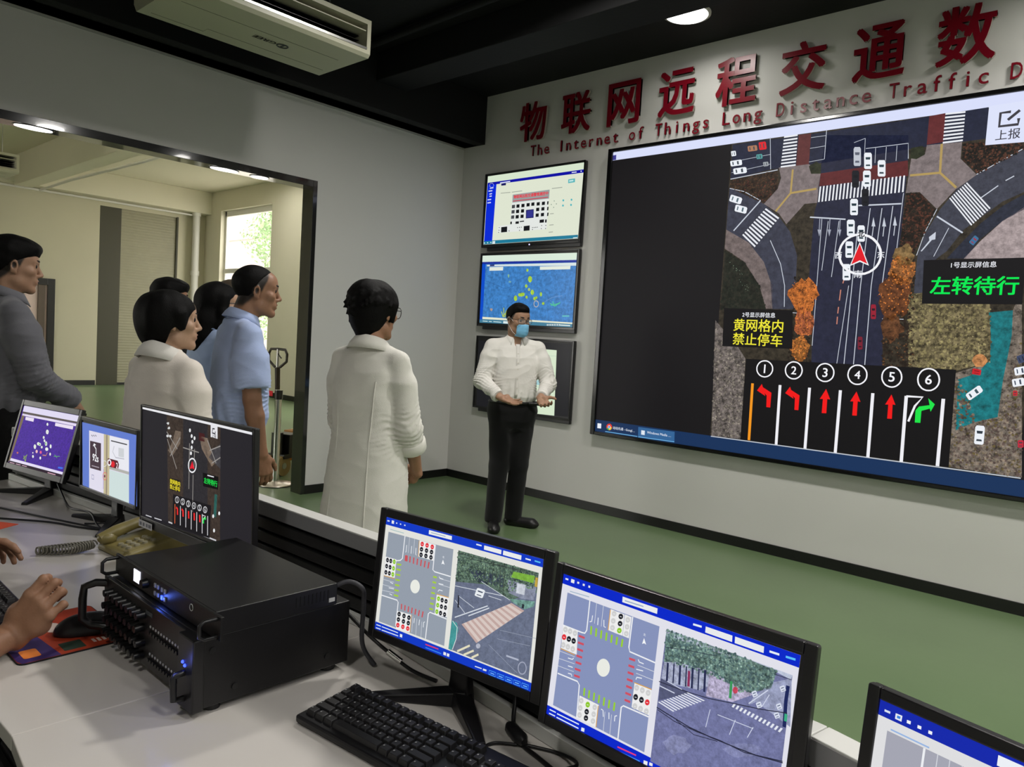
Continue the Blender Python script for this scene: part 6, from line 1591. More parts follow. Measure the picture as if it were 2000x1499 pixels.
struct('wall_annex_side', MB().box((-.155, -1.700, 0), (-.142, 2.6, AH)).box((-.155, -7.5, 2.712), (-.142, -1.700, AH)).box((-.155, 0.0, 0), (.0, .16, AH)), M_CREAM)
struct('ceiling_annex', MB().box((-11.4, -7.6, AH), (-.14, 2.8, AH + .1)), M_CREAM)
struct('trim_4', MB().box((-11.19, -7.5, 3.86), (-10.90, 2.6, AH)), M_CREAM, .01)
struct('trim_5', MB().box((-10.9, -1.22, 3.80), (-.15, -.92, AH)), M_CREAM, .01)
struct('baseboard_far', MB().box((-11.2, -7.5, 0), (-11.185, .36, .10)), M_BASE)
struct('baseboard_window', MB().box((-8.28, 2.585, 0), (-6.2, 2.6, .10)).box((-4.0, 2.585, 0), (-.16, 2.6, .10)), M_BASE)
# roller shutter with its dark guide
M_SHUT = mat('shutter_slat', srgb(146, 142, 118), rough=.5, vary=.04)
sh = MB()
n = 64
for i in range(n):
    z0, z1 = .02 + i * 3.70 / n, .02 + (i + 1) * 3.70 / n
    zm = (z0 + z1) / 2
    sh.prism([(-11.26, z0), (-11.2365, z0), (-11.2345, z0 + .004), (-11.2315, zm), (-11.2345, z1 - .004), (-11.2365, z1), (-11.26, z1)], .80, 2.02, Matrix(((1, 0, 0, 0), (0, 0, 1, 0), (0, 1, 0, 0), (0, 0, 0, 1))))
sd = struct('door_2', sh, M_SHUT)
gd = MB(); gd.box((-11.40, .385, 0), (-11.205, .80, 3.73)); gd.box((-11.24, 1.95, 0), (-11.19, 1.99, 3.73))
struct('shutter_guide', gd, mat('dark_guide_steel', srgb(62, 60, 44), rough=.55), .004, sd)
bb = MB(); bb.box((-11.29, .8, 0), (-11.215, 2.02, .05))
struct('bottom_rail', bb, M_BASE, .004, sd)
# windows
M_WFRAME = mat('white_window_frame', srgb(222, 220, 212), rough=.4)
M_GLASS = mat('window_glass', (.95, .97, .96), rough=.02, alpha=.10)
def window(name, x0, x1, z0, z1, bars, y0=2.70):
    f = MB(); y1 = y0 + .06; t = .07
    f.box((x0, y0, z0), (x0 + t, y1, z1)); f.box((x1 - .05, y0, z0), (x1, y1, z1)); f.box((x0, y0, z1 - .12), (x1, y1, z1)); f.box((x0, y0, z0), (x1, y1, z0 + t))
    for b in bars: f.box((x0, y0 - .01, b - .05), (x1, y1, b + .05))
    o = struct(name, f, M_WFRAME, .006)
    zs = [z0 + t] + [b for b in bars] + [z1 - .12]
    for a, b in zip(zs[:-1], zs[1:]): MB().box((x0 + t, y0 + .025, a), (x1 - .05, y0 + .033, b)).build('pane', M_GLASS, o)
    s = MB(); s.box((x0, y0 - .12 if y0 > 0 else y0 + .06, z0 - .04), (x1, y0 if y0 > 0 else y0 + .18, z0)); s.build('sill', M_WFRAME, o)
window('window_1', wx0, wx1, wz0, wz1, [.90, 2.60])
window('added_window_2', -6.2, -4.0, wz0, wz1, [.90, 2.60])  # unseen window added to bring daylight into the annex
window('added_window_3', -5.4, -1.6, .5, 3.6, [2.6], -7.58)  # unseen opening added as a light source facing the window wall
# black framed glass door far left
d = MB(); d.box((-11.20, -.56, 0), (-11.12, -.43, 2.12)); d.box((-11.20, -1.75, 0), (-11.12, -1.62, 2.12)); d.box((-11.20, -1.62, 1.99), (-11.12, -.56, 2.12))
do = struct('door_3', d, M_BASE, .006)
MB().box((-11.19, -1.62, 0), (-11.17, -.56, 1.99)).build('door_leaf', mat('pale_door_leaf', srgb(214, 190, 182), rough=.5), do)
MB().box((-11.17, -.72, 0), (-11.14, -.60, 1.99)).build('door_stile', mat('brown_stile', srgb(92, 78, 66), rough=.5), do)

# pipe in the annex corner and conduits under the beam
pr = MB()
pr.tube([(-11.0, 2.30, 0), (-11.0, 2.30, 3.86)], .075, 18)
for z in (1.2, 2.52, 3.84): pr.cyl((-11.0, 2.30, z - .05), (-11.0, 2.30, z + .05), .092, n=18)
o = pr.build('drain_pipe', M_WHITEPLASTIC); tag(o, 'thick white drain pipe running up the corner by the tall window', 'pipe')
pr = MB(); pr.tube([(-11.02, -7.4, 3.80), (-11.02, -2, 3.80), (-11.0, 2.0, 3.80), (-11.0, 2.19, 3.80)], .022, 8)
tag(pr.build('conduit', M_WHITEPLASTIC), 'thin white conduit under the far beam above the roller shutter', 'pipe')
pr = MB(); pr.tube([(-10.86, -.80, 3.78), (-9, -.84, 3.78), (-6, -.80, 3.76), (-.2, -.82, 3.79)], .025, 8)
tag(pr.build('conduit', M_WHITEPLASTIC), 'thin white conduit running along the near ceiling beam of the bright room', 'pipe')
pr = MB(); pr.tube([(.32, -1.56, 3.795), (4.2, -1.66, 3.79), (8.9, -1.62, 3.795)], .03, 10)
tag(pr.build('conduit', M_BLACKCEIL), 'black conduit along the black ceiling beam', 'pipe')

# outside: a pale building and a tree beyond the window
bo = thing('building', 'pale pink building beyond the tall window', 'building', (-22, 13, 0))
M_OUT = mat('pale_render', (.40, .325, .285), rough=.9, vary=.02)
MB().box((-9, -3, -1), (2.15, 6, 12)).build('wall', M_OUT, bo)
MB().box((-9, -3.06, 3.05), (2.2, -2.98, 3.12)).box((-9, -3.06, 4.9), (2.2, -2.98, 4.98)).build('string_course', mat('grey_render', srgb(180, 170, 160), rough=.9), bo)
tr = thing('tree', 'leafy green tree standing right of the pink building outside', 'tree', (-17.6, 8.6, 0))
MB().tube([(0, 0, -1), (.05, 0, 2), (0, .1, 4.5)], [.22, .17, .1], 10).build('trunk', mat('bark', srgb(96, 80, 62), rough=.9), tr)
rg = np.random.RandomState(5)
blob = [(rg.uniform(-1.1, 1.1), rg.uniform(-1.1, 1.1), rg.uniform(1.0, 7.4), rg.uniform(.45, .85)) for i in range(40)]
lv, lf = [], []
for bx, by, bz, br in blob:
    for j in range(190):
        d_ = rg.normal(size=3); d_ /= np.linalg.norm(d_)
        c_ = np.array((bx, by, bz)) + d_ * br * rg.uniform(.55, 1.0)
        u_ = np.cross(d_, rg.normal(size=3)); u_ /= np.linalg.norm(u_); v_ = np.cross(u_, d_ + rg.normal(size=3) * .5); v_ /= np.linalg.norm(v_)
        n_ = len(lv); a_ = rg.uniform(.05, .09)
        lv += [c_ - u_ * a_, c_ - v_ * a_ * .5, c_ + u_ * a_, c_ + v_ * a_ * .5]; lf.append((n_, n_ + 1, n_ + 2, n_ + 3))
np_mesh('crown', np.array(lv), np.array(lf), mat('leaves', srgb(126, 156, 104), rough=.7, vary=.35, vscale=4), tr, smooth=False)
struct('ground_outside', MB().box((-40, 2.8, -1.1), (6, 40, -1.0)).box((-40, -40, -1.1), (6, -7.6, -1.0)), mat('outside_paving', srgb(200, 196, 186), rough=.9))

# ------------------------------------------------------------------ lamps
def area(name, parent, r, w, col, loc, spread=150, shape='DISK', ry=None):
    l = bpy.data.lights.new(name, 'AREA'); l.shape = shape; l.size = r; l.energy = w; l.color = col; l.spread = R_(spread)
    if ry: l.size_y = ry
    o = bpy.data.objects.new(name, l); C.objects.link(o); o.parent = parent; o.location = loc
    return o
def downlight(x, y, label, z=HT, w=MAIN_LAMP_W, r=.15):
    t = thing('downlight', label, 'ceiling light', (x, y, z), 0, 'round downlights in the ceilings')
    MB().lathe([(r + .018, 0), (r + .018, -.012), (r, -.014)], n=40).build('trim_ring', M_WHITEPLASTIC, t)
    MB().lathe([(r - .002, -.0125), (r - .004, -.018), (r * .5, -.0185)], n=40).build('diffuser', M_LAMP, t)
    area('lamp', t, r * 2, w, (1.0, .97, .92), (0, 0, -.03), 165)
    return t
downlight(2.81, -.56, 'round downlight glowing in the black ceiling above the wall lettering', w=7)
for x, y, k in ((5.4, -.56, .3), (7.9, -.56, .3), (2.81, -2.2, 1.0), (5.4, -2.2, 1.1), (7.9, -2.2, 1.1), (6.6, -4.4, .45), (8.3, -4.2, .6), (5.2, -6.4, .35)):
    downlight(x, y, 'round downlight in the black ceiling out of the picture', w=MAIN_LAMP_W * k)
def reflection_glow(y, ln, label):  # glowing ovals built as lamps, imitating ceiling lamp reflections in the black trim
    t = thing('downlight', label, 'ceiling light', (-.060, y, 2.655), 0, 'oval glows imitating lamp reflections in the doorway head')
    ov = lambda r, l, z: [(r * math.cos(a), l * math.sin(a), z) for a in np.linspace(0, 2 * math.pi, 32, endpoint=False)]
    MB().prism([(p[0], p[1]) for p in ov(.066, ln + .012, 0)], -.004, 0).build('trim_ring', M_BLACKGLOSS, t)
    MB().prism([(p[0], p[1]) for p in ov(.056, ln, 0)], -.007, -.001).build('diffuser', M_REFLECTION, t)
    area('lamp', t, .09, 1.2, (1, .97, .9), (0, 0, -.012), 140)
reflection_glow(-3.80, .11, 'oval glow imitating a lamp reflection in the black doorway head, towards the left')
reflection_glow(-2.50, .11, 'longer oval glow imitating a lamp reflection near the right jamb')
reflection_glow(-2.20, .07, 'short oval glow imitating a lamp reflection nearest the right jamb')
for x in (-1.5, -4.6, -7.3):
    for y in (.4, 1.7):
        t = thing('fill_panel', 'added square fill light, unseen on the cream ceiling of the bright room', 'ceiling light', (x, y, AH), 0, 'added fill lights in the bright room')  # unseen panels added to fill the annex with light
        MB().cbox((0, 0, -.02), (.62, .62, .04)).build('frame', M_WHITEPLASTIC, t)
        MB().cbox((0, 0, -.042), (.56, .56, .004)).build('diffuser', M_LAMP, t)
        area('lamp', t, .56, ANNEX_FILL_W, (1.0, .965, .87), (0, 0, -.06), 170, 'SQUARE')

# ------------------------------------------------------------------ ceiling air conditioner
def aircon(label, loc, rz, L=1.26, D=.64, Hh=.24, logo=True):
    t = thing('air_conditioner', label, 'air conditioner', loc, rz)
    ms = mat('ac_white_enamel', srgb(190, 188, 166), rough=.4)
    c = MB()
    # outline of the section in (x depth, z): x=0 back (towards the wall) .. D front with the outlet
    c.prism([(0, .05), (.04, 0), (D - .02, 0), (D, .02), (D, .05), (.0, .0501)], 0, L, Matrix(((1, 0, 0, 0), (0, 0, 1, 0), (0, 1, 0, 0), (0, 0, 0, 1))))
    c.box((0, 0, .05), (D * .55, L, Hh)); c.box((D * .55, 0, .05), (D, .03, Hh)); c.box((D * .55, L - .03, .05), (D, L, Hh)); c.box((D * .55, .03, Hh - .03), (D, L - .03, Hh))
    c.build('casing', ms, t, bevel=.004)
    MB().box((D * .55, .03, .05), (D * .58, L - .03, Hh - .03)).build('outlet_back', M_BASE, t)
    for i in range(5): MB().box((D * .60, .03, .068 + i * .028), (D * .86, L - .03, .071 + i * .028)).build('fin', M_DARKPANEL, t)
    fl = MB(); fl.box((D * .80, .035, Hh - .075), (D * .985, L - .035, Hh - .068), Matrix.Translation((0, 0, 0)))
    fl.build('flap', ms, t)
    MB().box((D - .008, .03, .045), (D + .004, L - .03, .060)).build('silver_edge', M_METAL, t)
    sm = mat('panel_seam', srgb(120, 118, 104), rough=.6)
    g = MB()
    for a, b in (((.10, .06), (.10, L * .30)), ((.16, L * .30), (.16, L - .05)), ((.10, L * .30), (.16, L * .30)), ((.42, .10), (.42, L - .10))):
        g.box((min(a[0], b[0]) - .002, min(a[1], b[1]), -.0012), (max(a[0], b[0]) + .002, max(a[1], b[1]), .001))
    g.build('seam', sm, t)
    if logo:
        vs, fs = text_mesh('GREE', .02)
        lb = MB(); k = .062
        lb.add([(.34 - v[1] * k, L * .64 - .05 - v[0] * k * 1.1, -.0016) for v in vs], fs)
        pts = [(.318 + .03 * math.cos(a), L * .64 - .005 + .036 * math.sin(a), -.0016) for a in np.linspace(0, 2 * math.pi, 24, endpoint=False)]
        lb.tube(pts, .005, 5, closed=True); lb.box((.300, L * .64 - .012, -.0026), (.332, L * .64 + .004, -.0006))
        lb.build('logo', mat('logo_grey', srgb(66, 70, 74), rough=.5), t)
    for y in (.12, L - .12):
        for x in (.06, D * .5): MB().cyl((x, y, Hh), (x, y, HT - loc[2] if logo else AH - loc[2]), .006, n=8).build('hanger_rod', M_METAL, t)
    return t
aircon('large cream air conditioner hanging from the black ceiling', (.80, -3.52, 3.275), 0)
aircon('air conditioner at the left edge, hanging in the bright room beyond the doorway', (-6.35, -3.70, 3.22), 0, 1.26, .60, .24, False)
# ------------------------------------------------------------------ lettering on the screen wall
M_RED = mat('red_acrylic', srgb(120, 12, 30), rough=.28, spec=.4)
M_SIGNEDGE = mat('letter_edge', srgb(168, 160, 150), rough=.5)
sign = thing('wall_sign', 'red raised Chinese and English lettering high on the white wall', 'sign', (0, 0, 0))
def glyphs(s, cx, z0, h, w, name, bold, depth, base=None):
    """one row element: glyph scaled to height h (from its own bounds) and width w, standing off the wall"""
    vs, fs = text_mesh(s, bold, 0.5)
    xs = [v[0] for v in vs]; ys = [v[1] for v in vs]
    lo, hi = (min(ys), max(ys)) if base is None else base
    kz = h / (hi - lo)
    kx = kz if w is None else w / (max(xs) - min(xs))
    mx = (max(xs) + min(xs)) / 2
    mb = MB()
    vv = [(cx + (v[0] - mx) * kx, -.012 - depth * (v[2] + .5), z0 + (v[1] - lo) * kz) for v in vs]
    n = len(vv)
    # front faces in red, flanks in pale acrylic
    for f in fs:
        zs = [vs[i][2] for i in f]
        front = max(zs) - min(zs) < 1e-4 and zs[0] > 0
        mb.f.append(list(f)); mb.mi.append(0 if front else 1); mb.sm.append(False)
    mb.v = vv
    return mb.build(name, [M_RED, M_SIGNEDGE], sign)
for i, ch in enumerate('物联网远程交通数字'):
    glyphs(ch, .945 + .5028 * i, 3.318, .36, .325, 'character', .022, .022)
k = 0.0842
for word, i0 in (('The', 0), ('Internet', 4), ('of', 13), ('Things', 16), ('Long', 23), ('Distance', 28), ('Traffic', 37), ('Data', 45)):
    for j, ch in enumerate(word):
        mb = MB()
        vs, fs = text_mesh(ch, .006, 0.5)
        xs = [v[0] for v in vs]; mx = (max(xs) + min(xs)) / 2
        cx = .955 + k * (i0 + j)
        wd = max(xs) - min(xs)
        kx = min(.14, .060 / wd) if wd > .3 else .14
        mb.v = [(cx + (v[0] - mx) * kx, -.010 - .012 * (v[2] + .5), 3.182 + v[1] * .14) for v in vs]
        for f in fs:
            zs = [vs[q][2] for q in f]
            front = max(zs) - min(zs) < 1e-4 and zs[0] > 0
            mb.f.append(list(f)); mb.mi.append(0 if front else 1); mb.sm.append(False)
        mb.build('letter', [M_RED, M_SIGNEDGE], sign)
# ------------------------------------------------------------------ wall displays
def frame_ring(w0, h0, x0, x1, z0, z1, ya, yb):
    """rectangular frame: outer half sizes w0,h0, opening x0..x1, z0..z1"""
    m = MB()
    m.box((-w0, ya, -h0), (x0, yb, h0)); m.box((x1, ya, -h0), (w0, yb, h0)); m.box((x0, ya, -h0), (x1, yb, z0)); m.box((x0, ya, z1), (x1, yb, h0))
    return m
M_LED = screen_mat('led_picture', 1.0, 26.0, .5)
led = thing('video_wall', 'huge video wall showing an aerial road junction with lane arrows', 'screen', (4.01, 0, 1.9))
MB().box((-2.15, -.066, -1.212), (2.15, -.001, 1.22)).build('cabinet', M_DARKPANEL, led)
frame_ring(2.15, 1.216, -2.105, 2.11, -1.185, 1.185, -.085, -.06).build('frame', M_BEZEL_GLOSS, led, bevel=.006)
picture('picture', LED_PICTURE, .001, led, M_LED, .0004, -.0690)

def wall_tv(label, cx, cz, w, h, data, led_on=False, scale=1.0, yo=0.0):
    t = thing('television', label, 'television', (cx, 0, cz), 0, 'televisions stacked beside the video wall')
    hw, hh = w / 2, h / 2
    MB().box((-hw, -.056, -hh), (hw, -.02, hh)).build('housing', M_BEZEL, t, bevel=.006)
    MB().box((-hw * .9, -.045, -hh - .032), (hw * .985, -.012, -hh + .03)).build('soundbar_lip', M_DARKPANEL, t, bevel=.004)
    frame_ring(hw, hh, -hw + .014, hw - .014, -hh + .02, hh - .012, -.063, -.054).build('bezel', M_BEZEL_GLOSS, t, bevel=.002)
    MB().box((-.2, -.02, -.2), (.2, 0, .2)).build('wall_bracket', M_BASE, t)
    picture('picture', data, .001, t, M_TV, .0003, -.0575)
    if led_on: MB().ball((.02, -.064, -hh + .006), .006, 10, 6).build('power_light', mat('violet_led', (.2, .2, 1), emit=(.5, .45, 1.0), es=4), t)
    return t
M_TV = screen_mat('tv_picture', 1.0, 30.0, .25)
wall_tv('wall television showing a floor plan page with a red banner, topmost of three', .998, 2.703, 1.222, .716, TV_PLAN, True)
wall_tv('wall television showing a blue map with green spots, middle of three', .995, 1.933, 1.222, .715, TV_MAP)
wall_tv('dark wall television with a pale document, behind the masked presenter', 1.0, 1.122, 1.222, .715, TV_DOCUMENT)

# ------------------------------------------------------------------ the console desk
M_LAMINATE = mat('white_laminate', srgb(204, 199, 193), rough=.22, spec=.5, vary=.015, vscale=2.5)
M_CAPSIDE = mat('cap_grey_front', srgb(150, 150, 152), rough=.35)
M_CAP = mat('cap_white', srgb(216, 216, 212), rough=.35)
M_SLAT = mat('black_slat_panel', srgb(20, 20, 21), rough=.45, spec=.35)
JT = [(1.0, -4.74), (2.02, -4.408), (3.20, -4.255), (4.27, -4.229), (5.32, -4.338), (6.36, -4.585)]
DESK_LBL = {1: 'far end unit of the white console desk, under the purple map monitor', 2: 'white console desk unit under the navigation monitor and telephone', 3: 'white console desk unit under the rack equipment and left monitors', 4: 'white console desk unit carrying the two junction monitors'}
SCREEN_LBL = {1: 'low black slatted screen with white cap behind the purple map monitor', 2: 'low black slatted screen with white cap behind the large monitor and amplifier', 3: 'low black slatted screen with white cap behind the two junction monitors', 4: 'low slatted screen with white cap at the bottom right corner'}
DESK_LBL[5] = 'white console desk unit cut off at the bottom right corner'
def nrm(i):
    a, b = Vector(JT[i]), Vector(JT[i + 1]); d = (b - a).normalized()
    return Vector((d.y, -d.x))
def off(i, q):
    """joint i moved q metres towards the operators along the mitre"""
    ns = [nrm(j) for j in (i - 1, i) if 0 <= j < len(JT) - 1]
    m = sum(ns, Vector((0, 0))).normalized()
    return Vector(JT[i]) + m * (q / m.dot(ns[0]))
DH = .75
for i in range(1, 5):
    t = thing('console_desk', DESK_LBL[{1: 1, 2: 2, 3: 4, 4: 5}[i]], 'desk', (*JT[i], 0), 0, 'console desk units in an arc')
    if i == 3: t['label'] = DESK_LBL[4]
    if i == 2: t['label'] = 'white console desk unit under the phone, rack equipment and big monitor'
    ds = thing('desk_screen', SCREEN_LBL[i], 'desk screen', (*JT[i], 0), 0, 'slatted screens behind the desk units')
    O = Vector(JT[i])
    def strip(qa, qb, za, zb, gap=.0008):
        d = (Vector(JT[i + 1]) - O).normalized() * gap
        ps = [off(i, qb) + d, off(i + 1, qb) - d, off(i + 1, qa) - d, off(i, qa) + d]
        return MB().prism([tuple(p - O) for p in ps], za, zb)
    strip(0, .725, DH - .028, DH).build('worktop', M_LAMINATE, t, bevel=.002)
    strip(-.044, 0.0, .930, .970).build('ledge_cap', [M_CAP], ds, bevel=.0015)
    strip(-.0002, .0012, .931, .967, .001).build('ledge_front', M_CAPSIDE, ds)
    sp = MB()
    for j in range(4):
        z0 = .780 + j * .037
        s_ = strip(-.030, -.004, z0, z0 + .030, .001); n = len(sp.v); sp.v += s_.v; sp.f += [[q + n for q in f] for f in s_.f]; sp.mi += s_.mi; sp.sm += s_.sm
    s_ = strip(-.040, -.016, .7505, .930, .001); n = len(sp.v); sp.v += s_.v; sp.f += [[q + n for q in f] for f in s_.f]; sp.mi += s_.mi; sp.sm += s_.sm
    sp.build('slat_panel', M_SLAT, ds, bevel=.003)
    strip(-.004, .010, .7505, .776).build('back_strip', M_CAP, ds, bevel=.001)
    strip(-.044, -.030, .0, .930).build('back_panel', M_CAP, ds)
    strip(.02, .05, .0, .72).build('modesty_panel', M_SLAT, t)
    for jn, nm in ((i, 'gable'), (i + 1, 'gable')):
        a, b = off(jn, .03) - O, off(jn, .66) - O
        d = (Vector(JT[i + 1]) - O).normalized() * (.012 if jn == i else -.012)
        x = Vector((-(b - a).normalized().y, (b - a).normalized().x)) * .009
        MB().prism([tuple(a + d - x), tuple(b + d - x), tuple(b + d + x), tuple(a + d + x)], 0, DH - .03).build(nm, M_SLAT, t)
pd = thing('added_pedestal', 'added black drawer pedestal standing in for the shade under the desk', 'cabinet', (4.09, -4.66, 0))  # added block that keeps the shaded gap under the desk black
MB().box((-.14, -.24, .0), (.14, .24, .60)).build('body', M_SLAT, pd, bevel=.004)
for j in range(3):
    dr = MB().box((-.135, -.256, .03 + j * .19), (.135, -.241, .21 + j * .19)).build('drawer', M_SLAT, pd, bevel=.003)
    MB().box((-.06, -.268, .13 + j * .19), (.06, -.258, .14 + j * .19)).build('handle', M_METAL, dr)

# ------------------------------------------------------------------ monitors
M_MON = screen_mat('monitor_picture', 1.0, 140.0, .45)
M_MON.node_tree.nodes['Principled BSDF'].inputs['Specular IOR Level'].default_value = .03
M_MONBLACK = mat('monitor_black_plastic', srgb(27, 26, 28), rough=.32, spec=.45)
MP = {'heatmap': ((2.157, -4.336, .932), .93), 'navigation': ((2.828, -4.32, .945), .95), 'aerial': ((3.668, -4.40, 1.024), 1.0),
      'west': ((4.614, -4.31, .948), .96), 'east': ((5.085, -4.32, .94), .95), 'end': ((5.609, -4.433, .937), .95)}
EYE = Vector((5.6425, -5.3131, 1.46))
def place(key):
    c, f = MP[key]
    return EYE + (Vector(c) - EYE) * f, f
def monitor(label, key, yaw, tilt, w, h, op, data, back=.055, legs=((-.135, -.135), (.135, -.135))):
    """op: picture opening x0,x1,z0,z1 in the front face"""
    c, f = place(key)
    w, h, op = w * f, h * f, [q * f for q in op]
    y, tl = R_(yaw), R_(tilt)
    n = Vector((math.sin(y), -math.cos(y), 0))
    base = Vector(c) - n * back
    t = thing('monitor', label, 'monitor', (base.x, base.y, DH), y, 'computer monitors on the console desk')
    lc = (0, -back, c[2] - DH)
    rot = (-tl, 0, 0)
    hw, hh = w / 2, h / 2
    hs = MB().box((-hw, .004, -hh), (hw, .016, hh)); hs.prism([(-hw * .93, -hh * .9), (hw * .93, -hh * .9), (hw * .93, hh * .93), (-hw * .93, hh * .93)], .016, .030, Matrix(((1, 0, 0, 0), (0, 0, 1, 0), (0, 1, 0, 0), (0, 0, 0, 1))))
    hs.build('housing', M_MONBLACK, t, bevel=.004, loc=lc, rot=rot)
    frame_ring(hw, hh, op[0], op[1], op[2], op[3], 0, .010).build('bezel', M_MONBLACK, t, bevel=.0022, loc=lc, rot=rot)
    pic = picture('picture', data, .0001 * f, t, M_MON, .00012, .0032)
    pic.location = lc; pic.rotation_euler = rot
    z0 = c[2] - DH
    st = MB(); st.prism([(-.030, 0), (.030, 0), (.022, .05), (.022, z0 - .02), (-.022, z0 - .02), (-.022, .05)], -.010, .010, Matrix(((1, 0, 0, 0), (0, 0, 1, 0), (0, 1, 0, 0), (0, 0, 0, 1))))
    st.build('stand_neck', M_MONBLACK, t, bevel=.003)
    for lx, ly in legs:
        L = math.hypot(lx, ly); a = math.atan2(ly, lx)
        lg = MB(); M = Matrix.Rotation(a, 4, 'Z')
        lg.add([tuple(M @ Vector(v)) for v in ((-.012, -.024, 0), (L, -.011, 0), (L, .011, 0), (-.012, .024, 0), (-.012, -.020, .030), (L, -.009, .010), (L, .009, .010), (-.012, .020, .030))], [(0, 3, 2, 1), (4, 5, 6, 7), (0, 1, 5, 4), (1, 2, 6, 5), (2, 3, 7, 6), (3, 0, 4, 7)])
        lg.build('foot', M_MONBLACK, t, bevel=.003)
    return t
monitor('monitor showing a purple heat map, farthest along the desk', 'heatmap', 10.5, 14.1, .475, .300, (-.2215, .2190, -.1255, .1245), MON_HEATMAP, legs=((-.17, -.12), (.12, -.15)), back=.035)
monitor('monitor with a phone navigation page on a blue background', 'navigation', 4.1, -.1, .448, .273, (-.2135, .2150, -.122, .1205), MON_NAVIGATION, legs=((-.175, -.07), (.14, -.12)), back=.04)
big = monitor('large monitor repeating the aerial junction picture, above the desk phone', 'aerial', 3.5, -1.2, .600, .362, (-.2915, .2915, -.1505, .1735), MON_AERIAL, legs=((-.10, -.10), (.16, -.12)), back=.07)
sk = MB(); sk.box((-.292, -.0715, .093), (-.212, -.0705, .113))
stk = sk.build('sticker', mat('white_sticker', srgb(206, 206, 212), rough=.5), big)
sk = MB()
for x, w_ in ((-.285, .012), (-.266, .010), (-.246, .009), (-.232, .016)): sk.box((x, -.0718, .098), (x + w_, -.0714, .108))
sk.build('icon', mat('sticker_icon', srgb(110, 112, 126), rough=.5), stk)
monitor('monitor with junction diagram, red bars above and below its white hub', 'west', 5.6, 4.6, .448, .2758, (-.2065, .2015, -.1200, .1200), MON_CROSSING_WEST, legs=((-.140, -.105), (.132, -.10)), back=.04)
monitor('monitor with junction diagram, green bars above and below its white hub', 'east', -1.4, 5.2, .4535, .279, (-.2115, .2085, -.1210, .1225), MON_CROSSING_EAST, back=.04)
monitor('monitor cut off by the bottom right corner, blue bar and grey blocks', 'end', -13.3, 5.6, .455, .280, (-.2120, .2120, -.1175, .1255), MON_CROSSING_END, back=.04)

# ------------------------------------------------------------------ rack equipment
M_RACK = mat('rack_black_steel', srgb(13, 12, 13), rough=.42, spec=.45, bump=.05, bscale=400)
M_RACKTOP = mat('rack_black_paint', srgb(18, 17, 18), rough=.38, spec=.5)
M_KNOB = mat('knob_black', srgb(17, 17, 18), rough=.35)
M_WHITEPRINT = mat('white_print', srgb(190, 190, 190), rough=.5)
M_BLUELED = mat('blue_led', (.1, .1, 1), emit=(.03, .07, 1.0), es=3)
amp = thing('amplifier', 'thick black rack amplifier full of knobs, on the white desk', 'amplifier', (4.168, -4.548, DH))
MB().box((-.218, -.150, .015), (.218, .162, .145)).build('body', M_RACK, amp, bevel=.002)
MB().box((-.218, -.158, .017), (.160, -.150, .144)).build('front_panel', M_RACKTOP, amp, bevel=.0015)
for sx in (-1, 1):
    for sy in (-.12, .13): MB().cyl((sx * .19, sy, 0), (sx * .19, sy, .016), .016, .014, 16).build('rubber_foot', M_WHITEPLASTIC if False else M_KNOB, amp)
rg = random.Random(2)
for r_ in range(4):
    for c_ in range(8):
        x = -.196 + c_ * .024 + (.006 if r_ % 2 else 0); z = .036 + r_ * .028
        kb = MB().cyl((x, -.158, z), (x, -.176, z), .0085, .0072, 14); kb.box((x - .0008, -.1768, z), (x + .0008, -.1762, z + .007))
        kb.build('knob', M_KNOB, amp)
for r_ in range(2):
    sk = MB()
    for c_ in range(11): sk.cyl((.008 + c_ * .0125, -.1575, .104 - r_ * .055), (.008 + c_ * .0125, -.1590, .104 - r_ * .055), .0028, n=8)
    sk.build('socket_row', M_WHITEPRINT, amp)
    sk = MB()
    for c_ in range(11): sk.cyl((.008 + c_ * .0125, -.158, .093 - r_ * .055), (.008 + c_ * .0125, -.163, .093 - r_ * .055), .0042, n=10)
    sk.build('trimmer_row', M_KNOB, amp)
MB().cbox((.0, -.1587, .128), (.030, .001, .008)).build('badge', mat('dull_badge', srgb(70, 72, 74), rough=.5), amp)
MB().box((.160, -.172, .012), (.222, -.150, .146)).build('end_plate', M_RACKTOP, amp, bevel=.003)
hb = MB(); hb.tube([(.190, -.172, .032), (.190, -.190, .034), (.190, -.192, .075), (.190, -.190, .078), (.190, -.172, .080)], .006, 10); hb.build('power_switch', M_KNOB, amp)
for z, x in ((.098, .184), (.094, .193)): MB().ball((x, -.1725, z), .0032, 10, 6).build('power_light', M_BLUELED, amp)
hb = MB(); hb.tube([(-.226, -.150, .128), (-.246, -.172, .128), (-.256, -.192, .120), (-.256, -.195, .095), (-.256, -.195, .050), (-.250, -.180, .034), (-.226, -.150, .030)], .0085, 12); hb.build('handle', M_KNOB, amp)
MB().box((-.236, -.158, .016), (-.218, -.150, .144)).build('ear', M_RACKTOP, amp)
for y, z in ((-.09, .04), (.11, .04), (-.135, .12)): MB().cyl((.218, y, z), (.2205, y, z), .006, n=10).build('screw', M_KNOB, amp)
ll = bpy.data.lights.new('blue_glow', 'POINT'); ll.energy = .035; ll.color = (.15, .2, 1); ll.shadow_soft_size = .01
lo_ = bpy.data.objects.new('blue_glow', ll); C.objects.link(lo_); lo_.parent = amp; lo_.location = (.19, -.20, .10)

